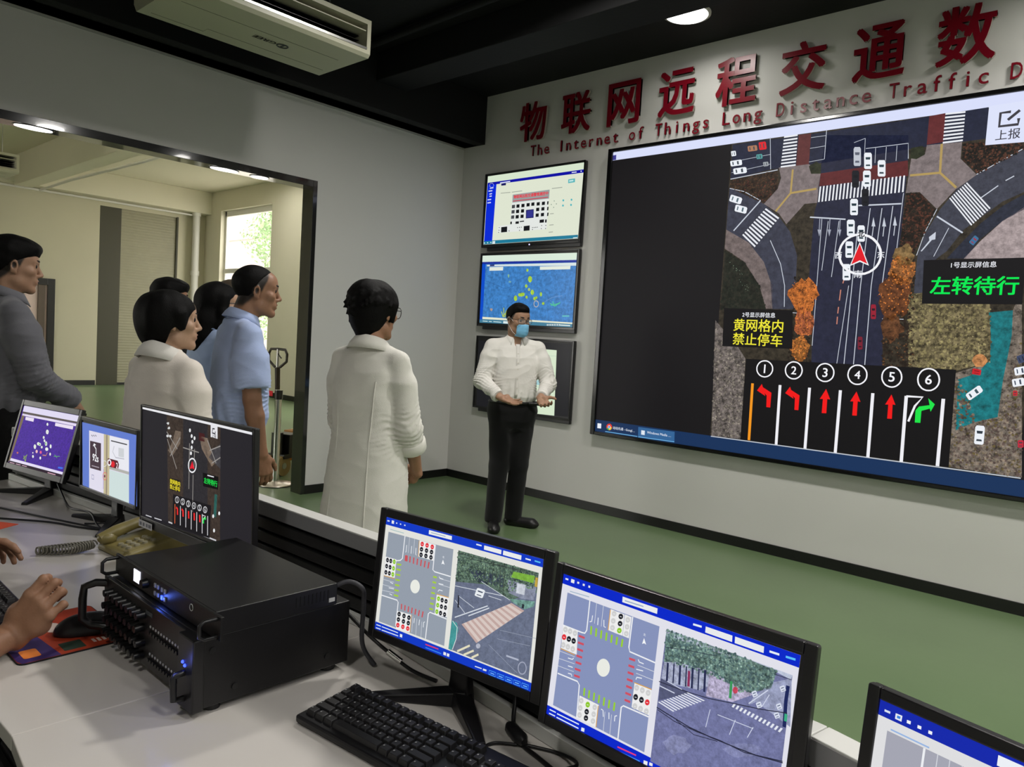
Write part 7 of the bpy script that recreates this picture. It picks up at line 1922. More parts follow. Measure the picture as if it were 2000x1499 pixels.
pl = thing('video_processor', 'slim black rack unit with a lit display, stacked on the amplifier', 'rack unit', (4.180, -4.553, DH + .145))
MB().box((-.211, -.128, .002), (.211, .130, .046)).build('body', M_RACKTOP, pl, bevel=.0012)
MB().box((-.2415, -.134, .002), (.2415, -.128, .046)).build('front_panel', M_RACK, pl, bevel=.001)
MB().box((-.140, -.1352, .012), (-.108, -.134, .038)).build('display', mat('lit_display', (1, 1, 1), emit=(.82, .82, 1.0), es=1.6), pl)
for i in range(8):
    x = -.032 + (i % 4) * .0135 + (.006 if i % 4 > 1 else 0); z = .031 if i < 4 else .015
    MB().cbox((x, -.1352, z), (.0075, .003, .0085)).build('button', M_BLUELED if i == 6 else mat('grey_key', srgb(150, 150, 156), rough=.4) if i == 0 else bpy.data.materials['grey_key'], pl, bevel=.0008)
MB().cyl((-.075, -.134, .024), (-.075, -.146, .024), .010, .009, 18).build('knob', M_KNOB, pl)
rn = MB(); rn.tube([(.128 + .0065 * math.cos(a), -.1348, .032 + .0065 * math.sin(a)) for a in np.linspace(0, 2 * math.pi, 18, endpoint=False)], .0008, 5, closed=True); rn.build('logo_ring', M_WHITEPRINT, pl)
for sx in (-1, 1):
    h = MB(); x = sx * .228
    h.tube([(x, -.134, .040), (x, -.158, .040), (x, -.166, .034), (x, -.166, .014), (x, -.158, .008), (x, -.134, .008)], .0038, 10); h.build('handle', M_KNOB, pl)
vt = MB()
for i in range(9): vt.box((.2112, .035 + i * .009, .016), (.2118, .039 + i * .009, .036))
vt.build('side_vent', M_SLAT, pl)
MB().box((.2112, .110, .010), (.2122, .124, .018)).build('sticker', M_WHITEPRINT, pl)
ll2 = bpy.data.lights.new('blue_glow', 'POINT'); ll2.energy = .02; ll2.color = (.1, .2, 1); ll2.shadow_soft_size = .005
lo2 = bpy.data.objects.new('blue_glow', ll2); C.objects.link(lo2); lo2.parent = pl; lo2.location = (.0, -.142, .014)

# ------------------------------------------------------------------ keyboards, mouse and pad
M_KEYS = mat('keycap_black', srgb(34, 33, 34), rough=.42)
M_KEYPRINT = mat('key_print', srgb(150, 150, 150), rough=.6)
def keyboard(label, loc, rz, W=.438, D=.142):
    t = thing('keyboard', label, 'keyboard', (loc[0], loc[1], DH), rz, 'black keyboards on the desk')
    b = MB(); b.add([(-W / 2, -D / 2, .002), (W / 2, -D / 2, .002), (W / 2, D / 2, .002), (-W / 2, D / 2, .002), (-W / 2, -D / 2, .016), (W / 2, -D / 2, .016), (W / 2, D / 2, .026), (-W / 2, D / 2, .026)], [(0, 3, 2, 1), (4, 5, 6, 7), (0, 1, 5, 4), (1, 2, 6, 5), (2, 3, 7, 6), (3, 0, 4, 7)])
    b.build('case', M_BEZEL, t, bevel=.004)
    km, pm = MB(), MB()
    u = .0188
    rows = [([1] * 1 + [-.55] + [1] * 4 + [-.3] + [1] * 4 + [-.3] + [1] * 4, 5), ([1] * 13 + [1.95], 4), ([1.5] + [1] * 12 + [1.45], 3), ([1.75] + [1] * 11 + [2.2], 2), ([2.25] + [1] * 10 + [2.7], 1), ([1.25, 1.25, 1.25, 6.1, 1.25, 1.25, 1.25, 1.35], 0)]
    extra = {5: [1, 1, 1], 4: [1, 1, 1, -.3, 1, 1, 1, 1], 3: [1, 1, 1, -.3, 1, 1, 1, 1], 2: [-3, -.3, 1, 1, 1], 1: [-1, 1, -1, -.3, 1, 1, 1, 1], 0: [1, 1, 1, -.3, 2, 1]}
    for ks, r_ in rows:
        y0 = -D / 2 + .014 + r_ * u * 1.02 + (.004 if r_ == 5 else 0)
        z0 = .016 + .010 * (y0 + D / 2) / D
        x = -W / 2 + .010
        for k_ in ks + [-.25] + extra[r_]:
            if k_ < 0: x += -k_ * u; continue
            w_ = k_ * u
            a, bq, c, d = x + .0008, x + w_ - .0008, y0 + .0008, y0 + u - .0008
            i = .0022
            if bq > W / 2 - .003: x += w_; continue
            km.add([(a, c, z0), (bq, c, z0), (bq, d, z0), (a, d, z0), (a + i, c + i, z0 + .0085), (bq - i, c + i, z0 + .0085), (bq - i, d - i * .6, z0 + .0095), (a + i, d - i * .6, z0 + .0095)], [(4, 5, 6, 7), (0, 1, 5, 4), (1, 2, 6, 5), (2, 3, 7, 6), (3, 0, 4, 7)])
            if k_ < 3: pm.add([(a + .0045, d - .0085, z0 + .0097), (a + .0075, d - .0085, z0 + .0097), (a + .0075, d - .0055, z0 + .0099), (a + .0045, d - .0055, z0 + .0099)], [(0, 1, 2, 3)])
            x += w_
    km.build('keycaps', M_KEYS, t, bevel=.0007)
    pm.build('key_print', M_KEYPRINT, t)
    return t
keyboard('black keyboard in front of the junction monitors', (4.722, -4.495), R_(5.4))
keyboard('black keyboard under the operator hands, left edge', (3.525, -4.858), R_(-1))

M_PADS = {}
pad = thing('mouse_pad', 'orange and purple mouse pad at the left of the amplifier', 'mouse pad', (3.838, -4.768, DH), R_(90))
M_ORANGE = mat('pad_orange', srgb(176, 58, 26), rough=.7); M_PURPLE = mat('pad_purple', srgb(58, 36, 104), rough=.7); M_PADWHITE = mat('pad_white', srgb(220, 200, 190), rough=.7); M_PADGREEN = mat('pad_dark_green', srgb(40, 60, 48), rough=.7); M_PADRIM = mat('pad_black_edge', srgb(20, 18, 22), rough=.8); M_PADLT = mat('pad_light_orange', srgb(232, 130, 50), rough=.7)
def rrect(x0, y0, x1, y1, r, n=5):
    ps = []
    for cx, cy, a0 in ((x1 - r, y1 - r, 0), (x0 + r, y1 - r, 90), (x0 + r, y0 + r, 180), (x1 - r, y0 + r, 270)):
        ps += [(cx + r * math.cos(R_(a0 + 90 * i / n)), cy + r * math.sin(R_(a0 + 90 * i / n))) for i in range(n + 1)]
    return ps
# pad frame: x runs away from the operator's seat towards the monitors, y to the left
MB().prism(rrect(-.108, -.130, .108, .130, .016), 0, .003).build('foam', M_PADRIM, pad)
g = MB()
g.cur = 0; g.prism(rrect(-.106, -.128, .106, .128, .014), .003, .0034)
g.cur = 1; g.prism([(-.1055, -.112), (-.100, -.1275), (-.030, -.1275), (-.048, .1), (-.1055, .1)], .0034, .0036)
g.cur = 2; g.prism(rrect(-.092, -.108, -.060, -.062, .006), .0036, .0038)
g.cur = 3; g.prism(rrect(-.020, -.115, .022, -.070, .002), .0036, .0038)
g.cur = 4
for a, b in (((.03, -.02), .020), ((.062, .01), .018), ((.0, .03), .020)): g.prism([(a[0] + b * math.cos(t), a[1] + b * 1.6 * math.sin(t)) for t in np.linspace(0, 6.28, 16, endpoint=False)], .0036, .0038)
g.tube([(.078 + .016 * math.cos(t), .045 + .013 * math.sin(t), .0037) for t in np.linspace(0, 6.28, 20, endpoint=False)], .0014, 4, closed=True)
g.tube([(.078 + .012 * math.cos(t), .028 + .010 * math.sin(t), .0037) for t in np.linspace(0, 6.28, 20, endpoint=False)], .0014, 4, closed=True)
for j in range(4): g.box((.052 + j * .010, -.012, .0036), (.058 + j * .010, .016, .0038))
for j in range(4): g.box((.040 + j * .010, -.104, .0036), (.046 + j * .010, -.084, .0038))
g.cur = 5; g.prism(rrect(-.01, -.03, .03, .04, .01), .0034, .0036)
g.build('print', [M_ORANGE, M_PURPLE, M_PADLT, M_PADGREEN, M_PADWHITE, M_PADLT], pad)

ms = thing('mouse', 'black computer mouse on the orange mouse pad', 'mouse', (3.872, -4.712, DH + .004), R_(-12))
F = Field((-.05, -.08, -.01), (.05, .08, .06), .0016)
F.ell((0, -.012, .004), (.033, .060, .037)); F.ell((0, .02, .004), (.031, .045, .028), .02); F.cut(lambda x, y, z: -z)
F.cut(lambda x, y, z: .0012 - np.hypot(np.maximum(-(y - .005), 0) * .0 + np.abs(x), np.maximum(.012 - y, 0)) + 0 * z)
V, Q = F.mesh(); np_mesh('shell', V, Q, M_BEZEL, ms)
MB().cyl((-.004, .036, .0285), (.004, .036, .0285), .008, n=16).build('scroll_wheel', M_KNOB, ms)
cb = MB(); cb.tube([(0, .06, .012), (.0, .085, .010), (.03, .12, .004), (.05, .20, .003)], .0018, 6); cb.build('cable', M_BEZEL, ms)

# ------------------------------------------------------------------ desk telephone
M_BEIGE = mat('yellowed_beige_plastic', srgb(128, 117, 70), rough=.4, vary=.05)
M_BEIGE2 = mat('beige_key', srgb(150, 145, 122), rough=.4)
ph = thing('telephone', 'yellowed beige desk telephone with coiled cord, under the large monitor', 'telephone', (3.310, -4.375, DH), R_(6))
b = MB(); b.add([(-.085, -.105, .0), (.085, -.105, 0), (.085, .105, 0), (-.085, .105, 0), (-.080, -.10, .022), (.080, -.10, .022), (.080, .10, .052), (-.080, .10, .052)], [(0, 3, 2, 1), (4, 5, 6, 7), (0, 1, 5, 4), (1, 2, 6, 5), (2, 3, 7, 6), (3, 0, 4, 7)])
b.build('base', M_BEIGE, ph, bevel=.010, seg=3)
sl = lambda y: .022 + (y + .10) * .15
h = MB(); h.tube([(-.055, -.108, sl(-.1) + .016), (-.055, -.06, sl(-.06) + .026), (-.055, 0, sl(0) + .032), (-.055, .06, sl(.06) + .026), (-.055, .108, sl(.1) + .016)], [.016, .019, .017, .019, .016], 14)
for y in (-.085, .085): h.ball((-.055, y, sl(y) + .014), .026, 14, 8, (1, 1.1, .75))
h.build('handset', M_BEIGE, ph)
kp = MB()
for r_ in range(4):
    for c_ in range(3): kp.cyl((.002 + c_ * .024, -.072 + r_ * .024, sl(-.072 + r_ * .024) - .001), (.002 + c_ * .024, -.072 + r_ * .024, sl(-.072 + r_ * .024) + .005), .0088, .0075, 14)
kp.build('keypad', M_BEIGE2, ph)
dp = MB(); dp.add([(-.008, .045, sl(.045) + .001), (.060, .045, sl(.045) + .001), (.060, .075, sl(.075) + .001), (-.008, .075, sl(.075) + .001)], [(0, 1, 2, 3)]); dp.build('display', mat('blue_grey_lcd', srgb(70, 90, 110), rough=.2), ph)
cd = MB()
pts = []
N = 620
for i in range(N):
    t_ = i / (N - 1)
    # out along the desk and back beside itself
    if t_ < .5: q = t_ * 2; ax = Vector((-.075 - .06 * q, -.112 - .135 * q, .020 - .008 * q))
    else: q = (t_ - .5) * 2; ax = Vector((-.135 + .055 * q + .03 * math.sin(q * 3.1), -.247 + .13 * q, .012 + .006 * q))
    a = t_ * 2 * math.pi * 36
    pts.append((ax.x + .0105 * math.cos(a) * .9, ax.y + .003 * math.cos(a), ax.z + .0105 * math.sin(a)))
cd.tube(pts, .0024, 5); cd.build('coiled_cord', mat('grey_cord', srgb(120, 117, 106), rough=.6), ph)

# ------------------------------------------------------------------ loose cables
def cable(label, pts, r=.003, m=None, smooth=8):
    P = [Vector(p) for p in pts]
    out = []
    for i in range(len(P) - 1):
        p0, p1, p2, p3 = P[max(i - 1, 0)], P[i], P[i + 1], P[min(i + 2, len(P) - 1)]
        for j in range(smooth):
            t_ = j / smooth
            out.append(.5 * ((2 * p1) + (p2 - p0) * t_ + (2 * p0 - 5 * p1 + 4 * p2 - p3) * t_ ** 2 + (3 * p1 - p0 - 3 * p2 + p3) * t_ ** 3))
    out.append(P[-1])
    return tag(MB().tube(out, r, 8).build('cable', m or M_BEZEL), label, 'cable')
z = DH + .004
cable('black cable hanging behind the left junction monitor to the desk', [(4.735, -4.265, .86), (4.76, -4.275, .80), (4.79, -4.31, z + .01), (4.83, -4.335, z), (4.89, -4.35, z), (4.97, -4.37, z), (5.06, -4.40, z)], .0042)
fb = tag(MB().tube([(4.785, -4.318, z + .009), (4.795, -4.323, z + .009), (4.835, -4.338, z + .009), (4.845, -4.342, z + .009)], [.006, .012, .012, .006], 12).build('cable_choke', M_BEZEL), 'fat black ferrite lump on the cable between the junction monitors', 'cable')
cable('thin black cable curling past the keyboard end', [(4.83, -4.345, z), (4.80, -4.37, z), (4.80, -4.40, z), (4.83, -4.44, z), (4.90, -4.46, z)], .0028)
cable('black cable loop under the right junction monitor', [(4.84, -4.335, z), (4.90, -4.31, z), (4.95, -4.33, z + .01), (4.93, -4.37, z), (4.99, -4.41, z), (5.08, -4.43, z)], .0032)
cable('black cable behind the amplifier with a bright metal plug', [(4.36, -4.375, .86), (4.40, -4.345, .815), (4.45, -4.325, .785), (4.50, -4.305, z + .006), (4.56, -4.29, z)], .004)
tag(MB().cyl((4.445, -4.327, .788), (4.475, -4.314, .772), .0065, n=12).build('cable_plug', M_CHROME), 'bright metal plug on the cable beside the amplifier', 'plug')
cable('grey cable arching from the back of the slim rack unit', [(4.37, -4.42, .925), (4.39, -4.395, .938), (4.41, -4.375, .925), (4.405, -4.365, .89), (4.40, -4.36, .80), (4.42, -4.34, z)], .005, mat('grey_cable', srgb(58, 58, 64), rough=.5))
cable('long black cable on the desk below the purple map monitor', [(2.20, -4.62, z), (2.45, -4.60, z), (2.70, -4.52, z), (2.86, -4.46, z), (3.02, -4.40, z), (3.14, -4.36, z)], .0032)
cable('second black cable on the desk in front of the purple map monitor', [(2.60, -4.70, z), (2.70, -4.62, z), (2.85, -4.50, z), (2.98, -4.44, z), (3.08, -4.37, z)], .0032)
cable('black cable drooping between the purple map and navigation monitors', [(2.45, -4.36, .80), (2.58, -4.37, z), (2.74, -4.40, z + .012), (2.86, -4.38, z + .018), (2.95, -4.39, z), (3.02, -4.40, z)], .0036)
cable('black cable falling behind the navigation monitor', [(2.93, -4.28, .84), (2.94, -4.30, .79), (2.95, -4.36, z), (2.93, -4.42, z)], .0036)

# ------------------------------------------------------------------ in the bright room: barrier post, pallet truck, carton
st = thing('barrier_post', 'chrome barrier post with red belt just beyond the doorway', 'barrier post', (-.47, -1.705, 0))
MB().lathe([(.158, 0), (.160, .010), (.150, .018), (.05, .030), (.036, .036)], n=36).build('base', mat('pale_steel_base', srgb(196, 186, 172), rough=.3, metal=.6), st)
MB().lathe([(.162, 0), (.162, .008)], n=36).build('rubber_rim', M_BASE, st)
MB().cyl((0, 0, .03), (0, 0, .80), .030, n=24).build('pole', M_CHROME, st)
MB().cyl((0, 0, .79), (0, 0, .872), .036, n=24).build('belt_head', M_BASE, st, bevel=.003)
MB().cyl((0, 0, .872), (0, 0, .876), .034, n=24).build('cap', M_METAL, st)
MB().box((-1.55, -.045, .815), (-.034, -.041, .862)).build('belt', mat('red_belt', srgb(212, 24, 40), rough=.7), st)
pj = thing('pallet_truck', 'pallet truck with an upright black loop handle, beyond the doorway', 'pallet truck', (-.86, -1.50, 0), R_(20))
hm = mat('handle_black', srgb(52, 44, 36), rough=.45)
hp = MB(); hp.tube([(-.03, 0, 1.06), (-.105, 0, 1.12), (-.108, 0, 1.19), (-.085, 0, 1.232), (0, 0, 1.236), (.085, 0, 1.232), (.108, 0, 1.19), (.105, 0, 1.12), (.03, 0, 1.06)], .013, 10); hp.build('handle_loop', hm, pj)
MB().tube([(0, .03, .42), (0, .01, .9), (0, 0, 1.06)], [.024, .024, .026], 14).build('stem', hm, pj)
MB().tube([(0, 0, 1.05), (0, 0, 1.235)], .014, 10).build('grip_bar', M_METAL, pj)
MB().tube([(.01, -.012, 1.19), (.04, -.02, 1.165), (.06, -.022, 1.15)], .006, 8).build('lever', hm, pj)
MB().cyl((0, .04, .20), (0, .04, .42), .055, n=20).box((-.10, .10, .20), (.10, .26, .40)).build('pump', M_BASE, pj, bevel=.006)
for sx in (-1, 1):
    wl = MB(); wl.cyl((sx * .035, .04, .10), (sx * .095, .04, .10), .098, n=30); wl.build('wheel', mat('tan_nylon', srgb(150, 128, 84), rough=.5) if sx < 0 else bpy.data.materials['tan_nylon'], pj, bevel=.006)
    MB().cyl((sx * .030, .04, .10), (sx * .1, .04, .10), .03, n=18).build('hub', M_METAL, pj)
    MB().box((sx * .18 - .08, .25, .085), (sx * .18 + .08, 1.35, .14)).build('fork', mat('truck_orange', srgb(196, 130, 50), rough=.5) if sx < 0 else bpy.data.materials['truck_orange'], pj, bevel=.01)
MB().cyl((-.06, .04, .10), (.06, .04, .10), .02, n=12).box((-.11, .02, .17), (.11, .28, .21)).build('axle_block', M_BASE, pj)
ct = thing('carton', 'brown cardboard carton behind the pallet truck', 'carton', (-1.95, -.50, 0), R_(20))
MB().box((-.15, -.15, 0), (.15, .15, .26)).build('box', mat('cardboard', srgb(168, 122, 72), rough=.85, vary=.08), ct, bevel=.003)
MB().box((-.152, -.03, .255), (.152, .03, .2615)).build('tape', mat('pale_tape', srgb(210, 196, 160), rough=.4), ct)
# ------------------------------------------------------------------ people
def skin_mat(name, col, rough=0.5):
    m = mat(name, col, rough=rough, spec=0.35, attr='tone', vary=0.06, vscale=30, bump=0.08, bscale=220)
    m.node_tree.nodes['Principled BSDF'].inputs['Subsurface Weight'].default_value = 0.08
    m.node_tree.nodes['Principled BSDF'].inputs['Subsurface Radius'].default_value = (0.012, 0.005, 0.003)
    return m

def cloth_mat(name, col, rough=0.85, bscale=260, bump=0.12, vary=0.05):
    return mat(name, col, rough=rough, spec=0.2, bump=bump, bscale=bscale, vary=vary, vscale=9, sheen=0.15)

M_SKIN = skin_mat('skin', srgb(160, 124, 100))
M_HAIR = mat('black_hair', srgb(7, 6, 6), rough=0.6, spec=0.12, bump=0.3, bscale=90, stretch=(6, 6, 1))
M_HAIR_B = mat('brown_hair', srgb(62, 50, 34), rough=0.5, spec=0.35, bump=0.5, bscale=90, stretch=(6, 6, 1))
M_BROW = mat('eyebrow_hair', srgb(26, 20, 18), rough=0.8)
M_EYE = mat('eye_dark', srgb(44, 32, 28), rough=0.15)
M_BLACKCLOTH = cloth_mat('black_cloth', srgb(13, 13, 14))
M_SHOE = mat('black_leather', srgb(20, 19, 20), rough=0.4, spec=0.4)
M_GLASSFRAME = mat('spectacle_frame', srgb(24, 22, 22), rough=0.3)
M_LENS = mat('spectacle_lens', (0.9, 0.92, 0.95), rough=0.05, alpha=0.12)
M_BUTTON = mat('shirt_button', srgb(205, 200, 190), rough=0.3)

def ik(S, W, l1, l2, pole):
    S, W, pole = (np.array(v, float) for v in (S, W, pole))
    d = W - S; L = np.linalg.norm(d)
    if L > (l1 + l2) * .998: W = S + d / L * (l1 + l2) * .998; d = W - S; L = np.linalg.norm(d)
    a = (l1 * l1 - l2 * l2 + L * L) / (2 * L)
    hgt = math.sqrt(max(l1 * l1 - a * a, 0))
    u = d / L
    pv = pole - u * (pole @ u); pv /= np.linalg.norm(pv)
    return S + u * a + pv * hgt, W

def unit(v):
    v = np.array(v, float); return v / np.linalg.norm(v)

def hand(F, right, W, fwd, palm, sz=1.0, curl=(25, 30, 20), spread=4, thumb=(0.55, 0.6, 0.25), curls=None):
    fwd = unit(fwd); palm = np.array(palm, float); palm = unit(palm - fwd * (palm @ fwd))
    lat = np.cross(fwd, palm) * (1 if right else -1)
    W = np.array(W, float)
    P = lambda a, b, c: W + (fwd * a + lat * b + palm * c) * sz
    k = .006 * sz
    for i in range(4):
        F.cap(P(-.012, .014 - .010 * i, 0), P((.088, .092, .088, .078)[i], .030 - .0205 * i, -.002 if i in (1, 2) else .001), .0145 * sz, .0115 * sz, .012 * sz)
    F.ell(P(.045, -.026, .008), np.array((.022, .022, .022)) * sz, .015 * sz)
    F.ell(P(.035, .026, .010), np.array((.021, .021, .021)) * sz, .015 * sz)
    tips = []
    for i in range(4):
        c = curls[i] if curls else curl
        p = P((.088, .092, .088, .078)[i], .030 - .0205 * i, 0)
        sp = R_(spread) * (1.5 - i)
        th = 0
        ls = [(.041, .025, .021)[j] * (.95, 1.04, .98, .8)[i] for j in range(3)]
        rr = [.0098, .0088, .0080, .0068]
        for j in range(3):
            th += R_(c[j])
            dv = (fwd * math.cos(sp) + lat * math.sin(sp)) * math.cos(th) + palm * math.sin(th)
            q = p + dv * ls[j] * sz
            sc_ = sz * (.9 if i == 3 else 1)
            F.cap(p, q, rr[j] * sc_, rr[j + 1] * sc_, .0055 * sz)
            p = q
        tips.append(p)
    a, b, c = thumb
    t0 = P(.022, .024, .006)
    d1 = unit(fwd * a + lat * b + palm * c)
    t1 = t0 + d1 * .042 * sz
    d2 = unit(fwd * (a + .25) + lat * (b * .6) + palm * (c + .05))
    t2 = t1 + d2 * .032 * sz
    d3 = unit(fwd * (a + .5) + lat * (b * .3) + palm * (c + .05))
    t3 = t2 + d3 * .024 * sz
    F.chain([t0, t1, t2, t3], [.016 * sz, .0115 * sz, .0098 * sz, .0082 * sz], .008 * sz)
    return tips

def head_field(F, sex, full=1.0):
    """skull, face, ears; the current frame is the head's (facing +Y)"""
    f = sex == 'f'
    F.ell((0, -.012, .032), (.0745, .094, .083))
    F.ell((0, .026, -.036), (.058 * full, .062, .074), .03)
    F.cap((-.045, .012, -.068), (-.016, .068, -.098), .018 * full, .014, .025)
    F.cap((.045, .012, -.068), (.016, .068, -.098), .018 * full, .014, .025)
    F.cap((-.008, .072, -.099), (.008, .072, -.099), .0145, None, .015)
    F.ell((0, .052, .045), (.056, .036, .04), .03)
    br = .0075 if not f else .005
    for sx in (-1, 1):
        F.cap((sx * .044, .070, .027), (sx * .012, .086, .025), br, None, .012)
        F.ell((sx * .044, .056, -.018), (.022, .022, .017), .02)
        F.ell((sx * .032, .093, .009), (.0165, .0135, .0095), .010, 's')
        F.cap((sx * .012, .096, -.033), (sx * .013, .090, -.034), .0075, None, .006)
        # eyelids
        F.cap((sx * .045, .072, .0125), (sx * .021, .080, .0145), .0060, None, .004)
        F.cap((sx * .044, .072, .003), (sx * .022, .079, .003), .0056, None, .004)
        # ears
        F.ell((sx * .077, -.008, -.004), (.009, .019, .031), .006, rz=sx * -18, rx=-8)
        F.ell((sx * .085, -.004, .000), (.007, .010, .017), .004, 's', rz=sx * -18)
        F.cap((sx * .076, .000, -.028), (sx * .074, .002, -.034), .007, .006, .006)
    F.cap((0, .086, .014), (0, .104, -.024), .0075, .0095, .010)
    F.ell((0, .1055, -.0285), (.0105, .0095, .009), .006)
    # mouth
    F.ell((0, .078, -.060), (.027, .018, .018), .014)
    F.cap((-.019, .086, -.0575), (0, .0935, -.0555), .0042, .0052, .004)
    F.cap((.019, .086, -.0575), (0, .0935, -.0555), .0042, .0052, .004)
    F.cap((-.017, .085, -.066), (.017, .085, -.066), .0048, None, .004)
    F.cap((0, .0905, -.066), (0, .0905, -.0665), .0058, None, .006)
    F.cap((-.022, .0955, -.0612), (.022, .0955, -.0612), .0035, None, .003, 's')

def ramp(pts):
    a = np.array(pts, float)
    return lambda y: np.interp(y, a[:, 0], a[:, 1])

def hair_short_crop(F):
    """close cut sides, thick top combed into a fringe over the forehead"""
    F.ell((0, -.018, .040), (.0815, .103, .090))
    F.ell((0, -.010, .082), (.078, .094, .052), .03)
    F.ell((0, .052, .082), (.064, .050, .036), .025)
    line = ramp([(-.13, -.040), (-.06, -.036), (-.03, -.004), (.006, .022), (.030, .036), (.052, .047), (.085, .050), (.13, .052)])
    F.cut(lambda x, y, z: line(y) - z)
    w = waves(3, 8, 60, 160); w2 = waves(4, 7, 90, 200, (.5, .5, 1))
    F.disp(lambda x, y, z: .0025 * w(x, y, z) + .0025 * w2(x, y, z))

def hair_receding(F):
    F.ell((0, -.014, .036), (.0785, .099, .086))
    line = ramp([(-.13, -.066), (-.06, -.060), (-.035, -.03), (-.006, -.004), (.006, .030), (.030, .066), (.05, .088), (.070, .098), (.13, .12)])
    F.cut(lambda x, y, z: line(y + .25 * np.maximum(np.abs(x) - .03, 0)) - z)
    w = waves(5, 8, 60, 160)
    F.disp(lambda x, y, z: .002 * w(x, y, z))

def hair_side_part(F):
    F.ell((0, -.014, .038), (.0835, .103, .089))
    F.ell((.01, .025, .095), (.062, .068, .034), .03)
    line = ramp([(-.13, -.070), (-.06, -.064), (-.03, -.03), (.006, -.012), (.020, .025), (.040, .056), (.07, .073), (.13, .080)])
    F.cut(lambda x, y, z: line(y + .3 * np.maximum(np.abs(x) - .045, 0)) - z)
    w = waves(7, 8, 60, 160)
    F.disp(lambda x, y, z: .0025 * w(x, y, z))

def hair_bob(F):
    """rounded short bob, tucked behind the ear lobe, tapering to the nape"""
    F.ell((0, -.022, .032), (.097, .117, .097))
    F.ell((0, -.044, -.020), (.090, .090, .084), .03)
    F.cap((0, -.058, -.07), (0, -.052, -.125), .050, .036, .03)
    for sx in (-1, 1): F.cap((sx * .080, .022, .03), (sx * .077, .034, -.026), .022, .008, .02)
    line = ramp([(-.17, -.145), (-.045, -.145), (-.028, -.085), (-.012, -.032), (.006, -.020), (.026, -.040), (.044, -.034), (.056, .018), (.07, .040), (.09, .052), (.14, .05)])
    F.cut(lambda x, y, z: line(y) - z)
    F.ell((0, .130, -.02), (.066, .058, .075), .02, 's')
    w = waves(11, 9, 50, 130, (1, 1, .35)); w2 = waves(14, 8, 90, 220, (1, 1, .2))
    F.disp(lambda x, y, z: .004 * w(x, y, z) + .0025 * w2(x, y, z))

def hair_pixie(F):
    """thick tousled short cut, long sideburn strands, tapered nape"""
    F.ell((0, -.020, .036), (.100, .117, .098))
    F.ell((-.012, -.060, .055), (.080, .070, .070), .02)
    F.ell((0, -.045, -.030), (.078, .080, .070), .03)
    F.cap((0, -.058, -.07), (0, -.050, -.125), .046, .034, .03)
    for sx in (-1, 1): F.cap((sx * .080, .022, .03), (sx * .077, .030, -.040), .020, .007, .02)
    rg = np.random.RandomState(4)
    for i in range(60):
        v = unit((rg.normal(), rg.normal() - .7, rg.normal() * .8 + .25))
        p = np.array((0, -.024, .03)) + v * np.array((.094, .110, .094))
        F.cap(p, p + v * .010 + np.array((rg.normal() * .006, -.010, -.012)), .010, .002, .012)
    line = ramp([(-.17, -.150), (-.035, -.150), (-.018, -.080), (.0, -.030), (.012, -.022), (.022, -.050), (.040, -.045), (.052, .012), (.07, .04), (.14, .05)])
    F.cut(lambda x, y, z: line(y) - z)
    w = waves(12, 9, 60, 150, (1, 1, .4))
    F.disp(lambda x, y, z: .0045 * w(x, y, z))

def hair_long(F):
    F.ell((0, -.018, .036), (.092, .110, .094))
    F.chain([(0, -.05, .0), (0, -.062, -.10), (0, -.066, -.19), (0, -.062, -.235)], [.086, .090, .088, .066], .04)
    for sx in (-1, 1): F.chain([(sx * .078, .010, .04), (sx * .082, .010, -.05), (sx * .078, .006, -.13), (sx * .07, -.005, -.2)], [.022, .021, .024, .022], .03)
    line = ramp([(-.2, -.3), (.020, -.3), (.034, -.12), (.044, .030), (.075, .058), (.14, .06)])
    F.cut(lambda x, y, z: line(y) - z)
    F.ell((0, .115, -.03), (.055, .07, .09), .02, 's')
    w = waves(13, 9, 60, 150, (1, 1, .15))
    F.disp(lambda x, y, z: .0035 * w(x, y, z))

HAIR = dict(crop=hair_short_crop, receding=hair_receding, part=hair_side_part, bob=hair_bob, pixie=hair_pixie, long=hair_long)

def collar(parent, material, c, rx, ry, band=.042, gap=38, fall=(.040, .058), flare=.022, drop=.03, name='collar', tilt=0.0):
    """folded shirt collar around the neck: a sheet with a stand and a fall, given thickness"""
    n = 44
    rows = []
    for i in range(n):
        u = i / (n - 1)
        ph = R_(gap / 2) + u * (2 * math.pi - R_(gap))
        fr = (1 + math.cos(ph)) / 2
        tip = max(0, 1 - min(u, 1 - u) / .16) ** 1.5
        zz = -drop * fr
        hb = band * (1 - .30 * fr)
        fl = fall[0] + (fall[1] - fall[0]) * tip
        sx, cy = math.sin(ph), math.cos(ph)
        pt = lambda r, z: (c[0] + rx * sx * r, c[1] + ry * cy * r + tilt * (z), c[2] + z)
        fo = flare / rx
        rows.append([pt(1.03, zz - .012), pt(1.0, zz), pt(.97, zz + hb * .9), pt(1.0, zz + hb), pt(1.05, zz + hb - .003), pt(1.05 + fo * .6, zz + hb - fl * .5), pt(1.05 + fo * (1 + .25 * tip), zz + hb - fl)])
    m = len(rows[0])
    mb = MB()
    vs = [p for r in rows for p in r]
    mb.add(vs, [(i * m + j, (i + 1) * m + j, (i + 1) * m + j + 1, i * m + j + 1) for i in range(n - 1) for j in range(m - 1)], True)
    o = mb.build(name, material, parent)
    md = o.modifiers.new('thickness', 'SOLIDIFY'); md.thickness = .004; md.offset = 0
    return o

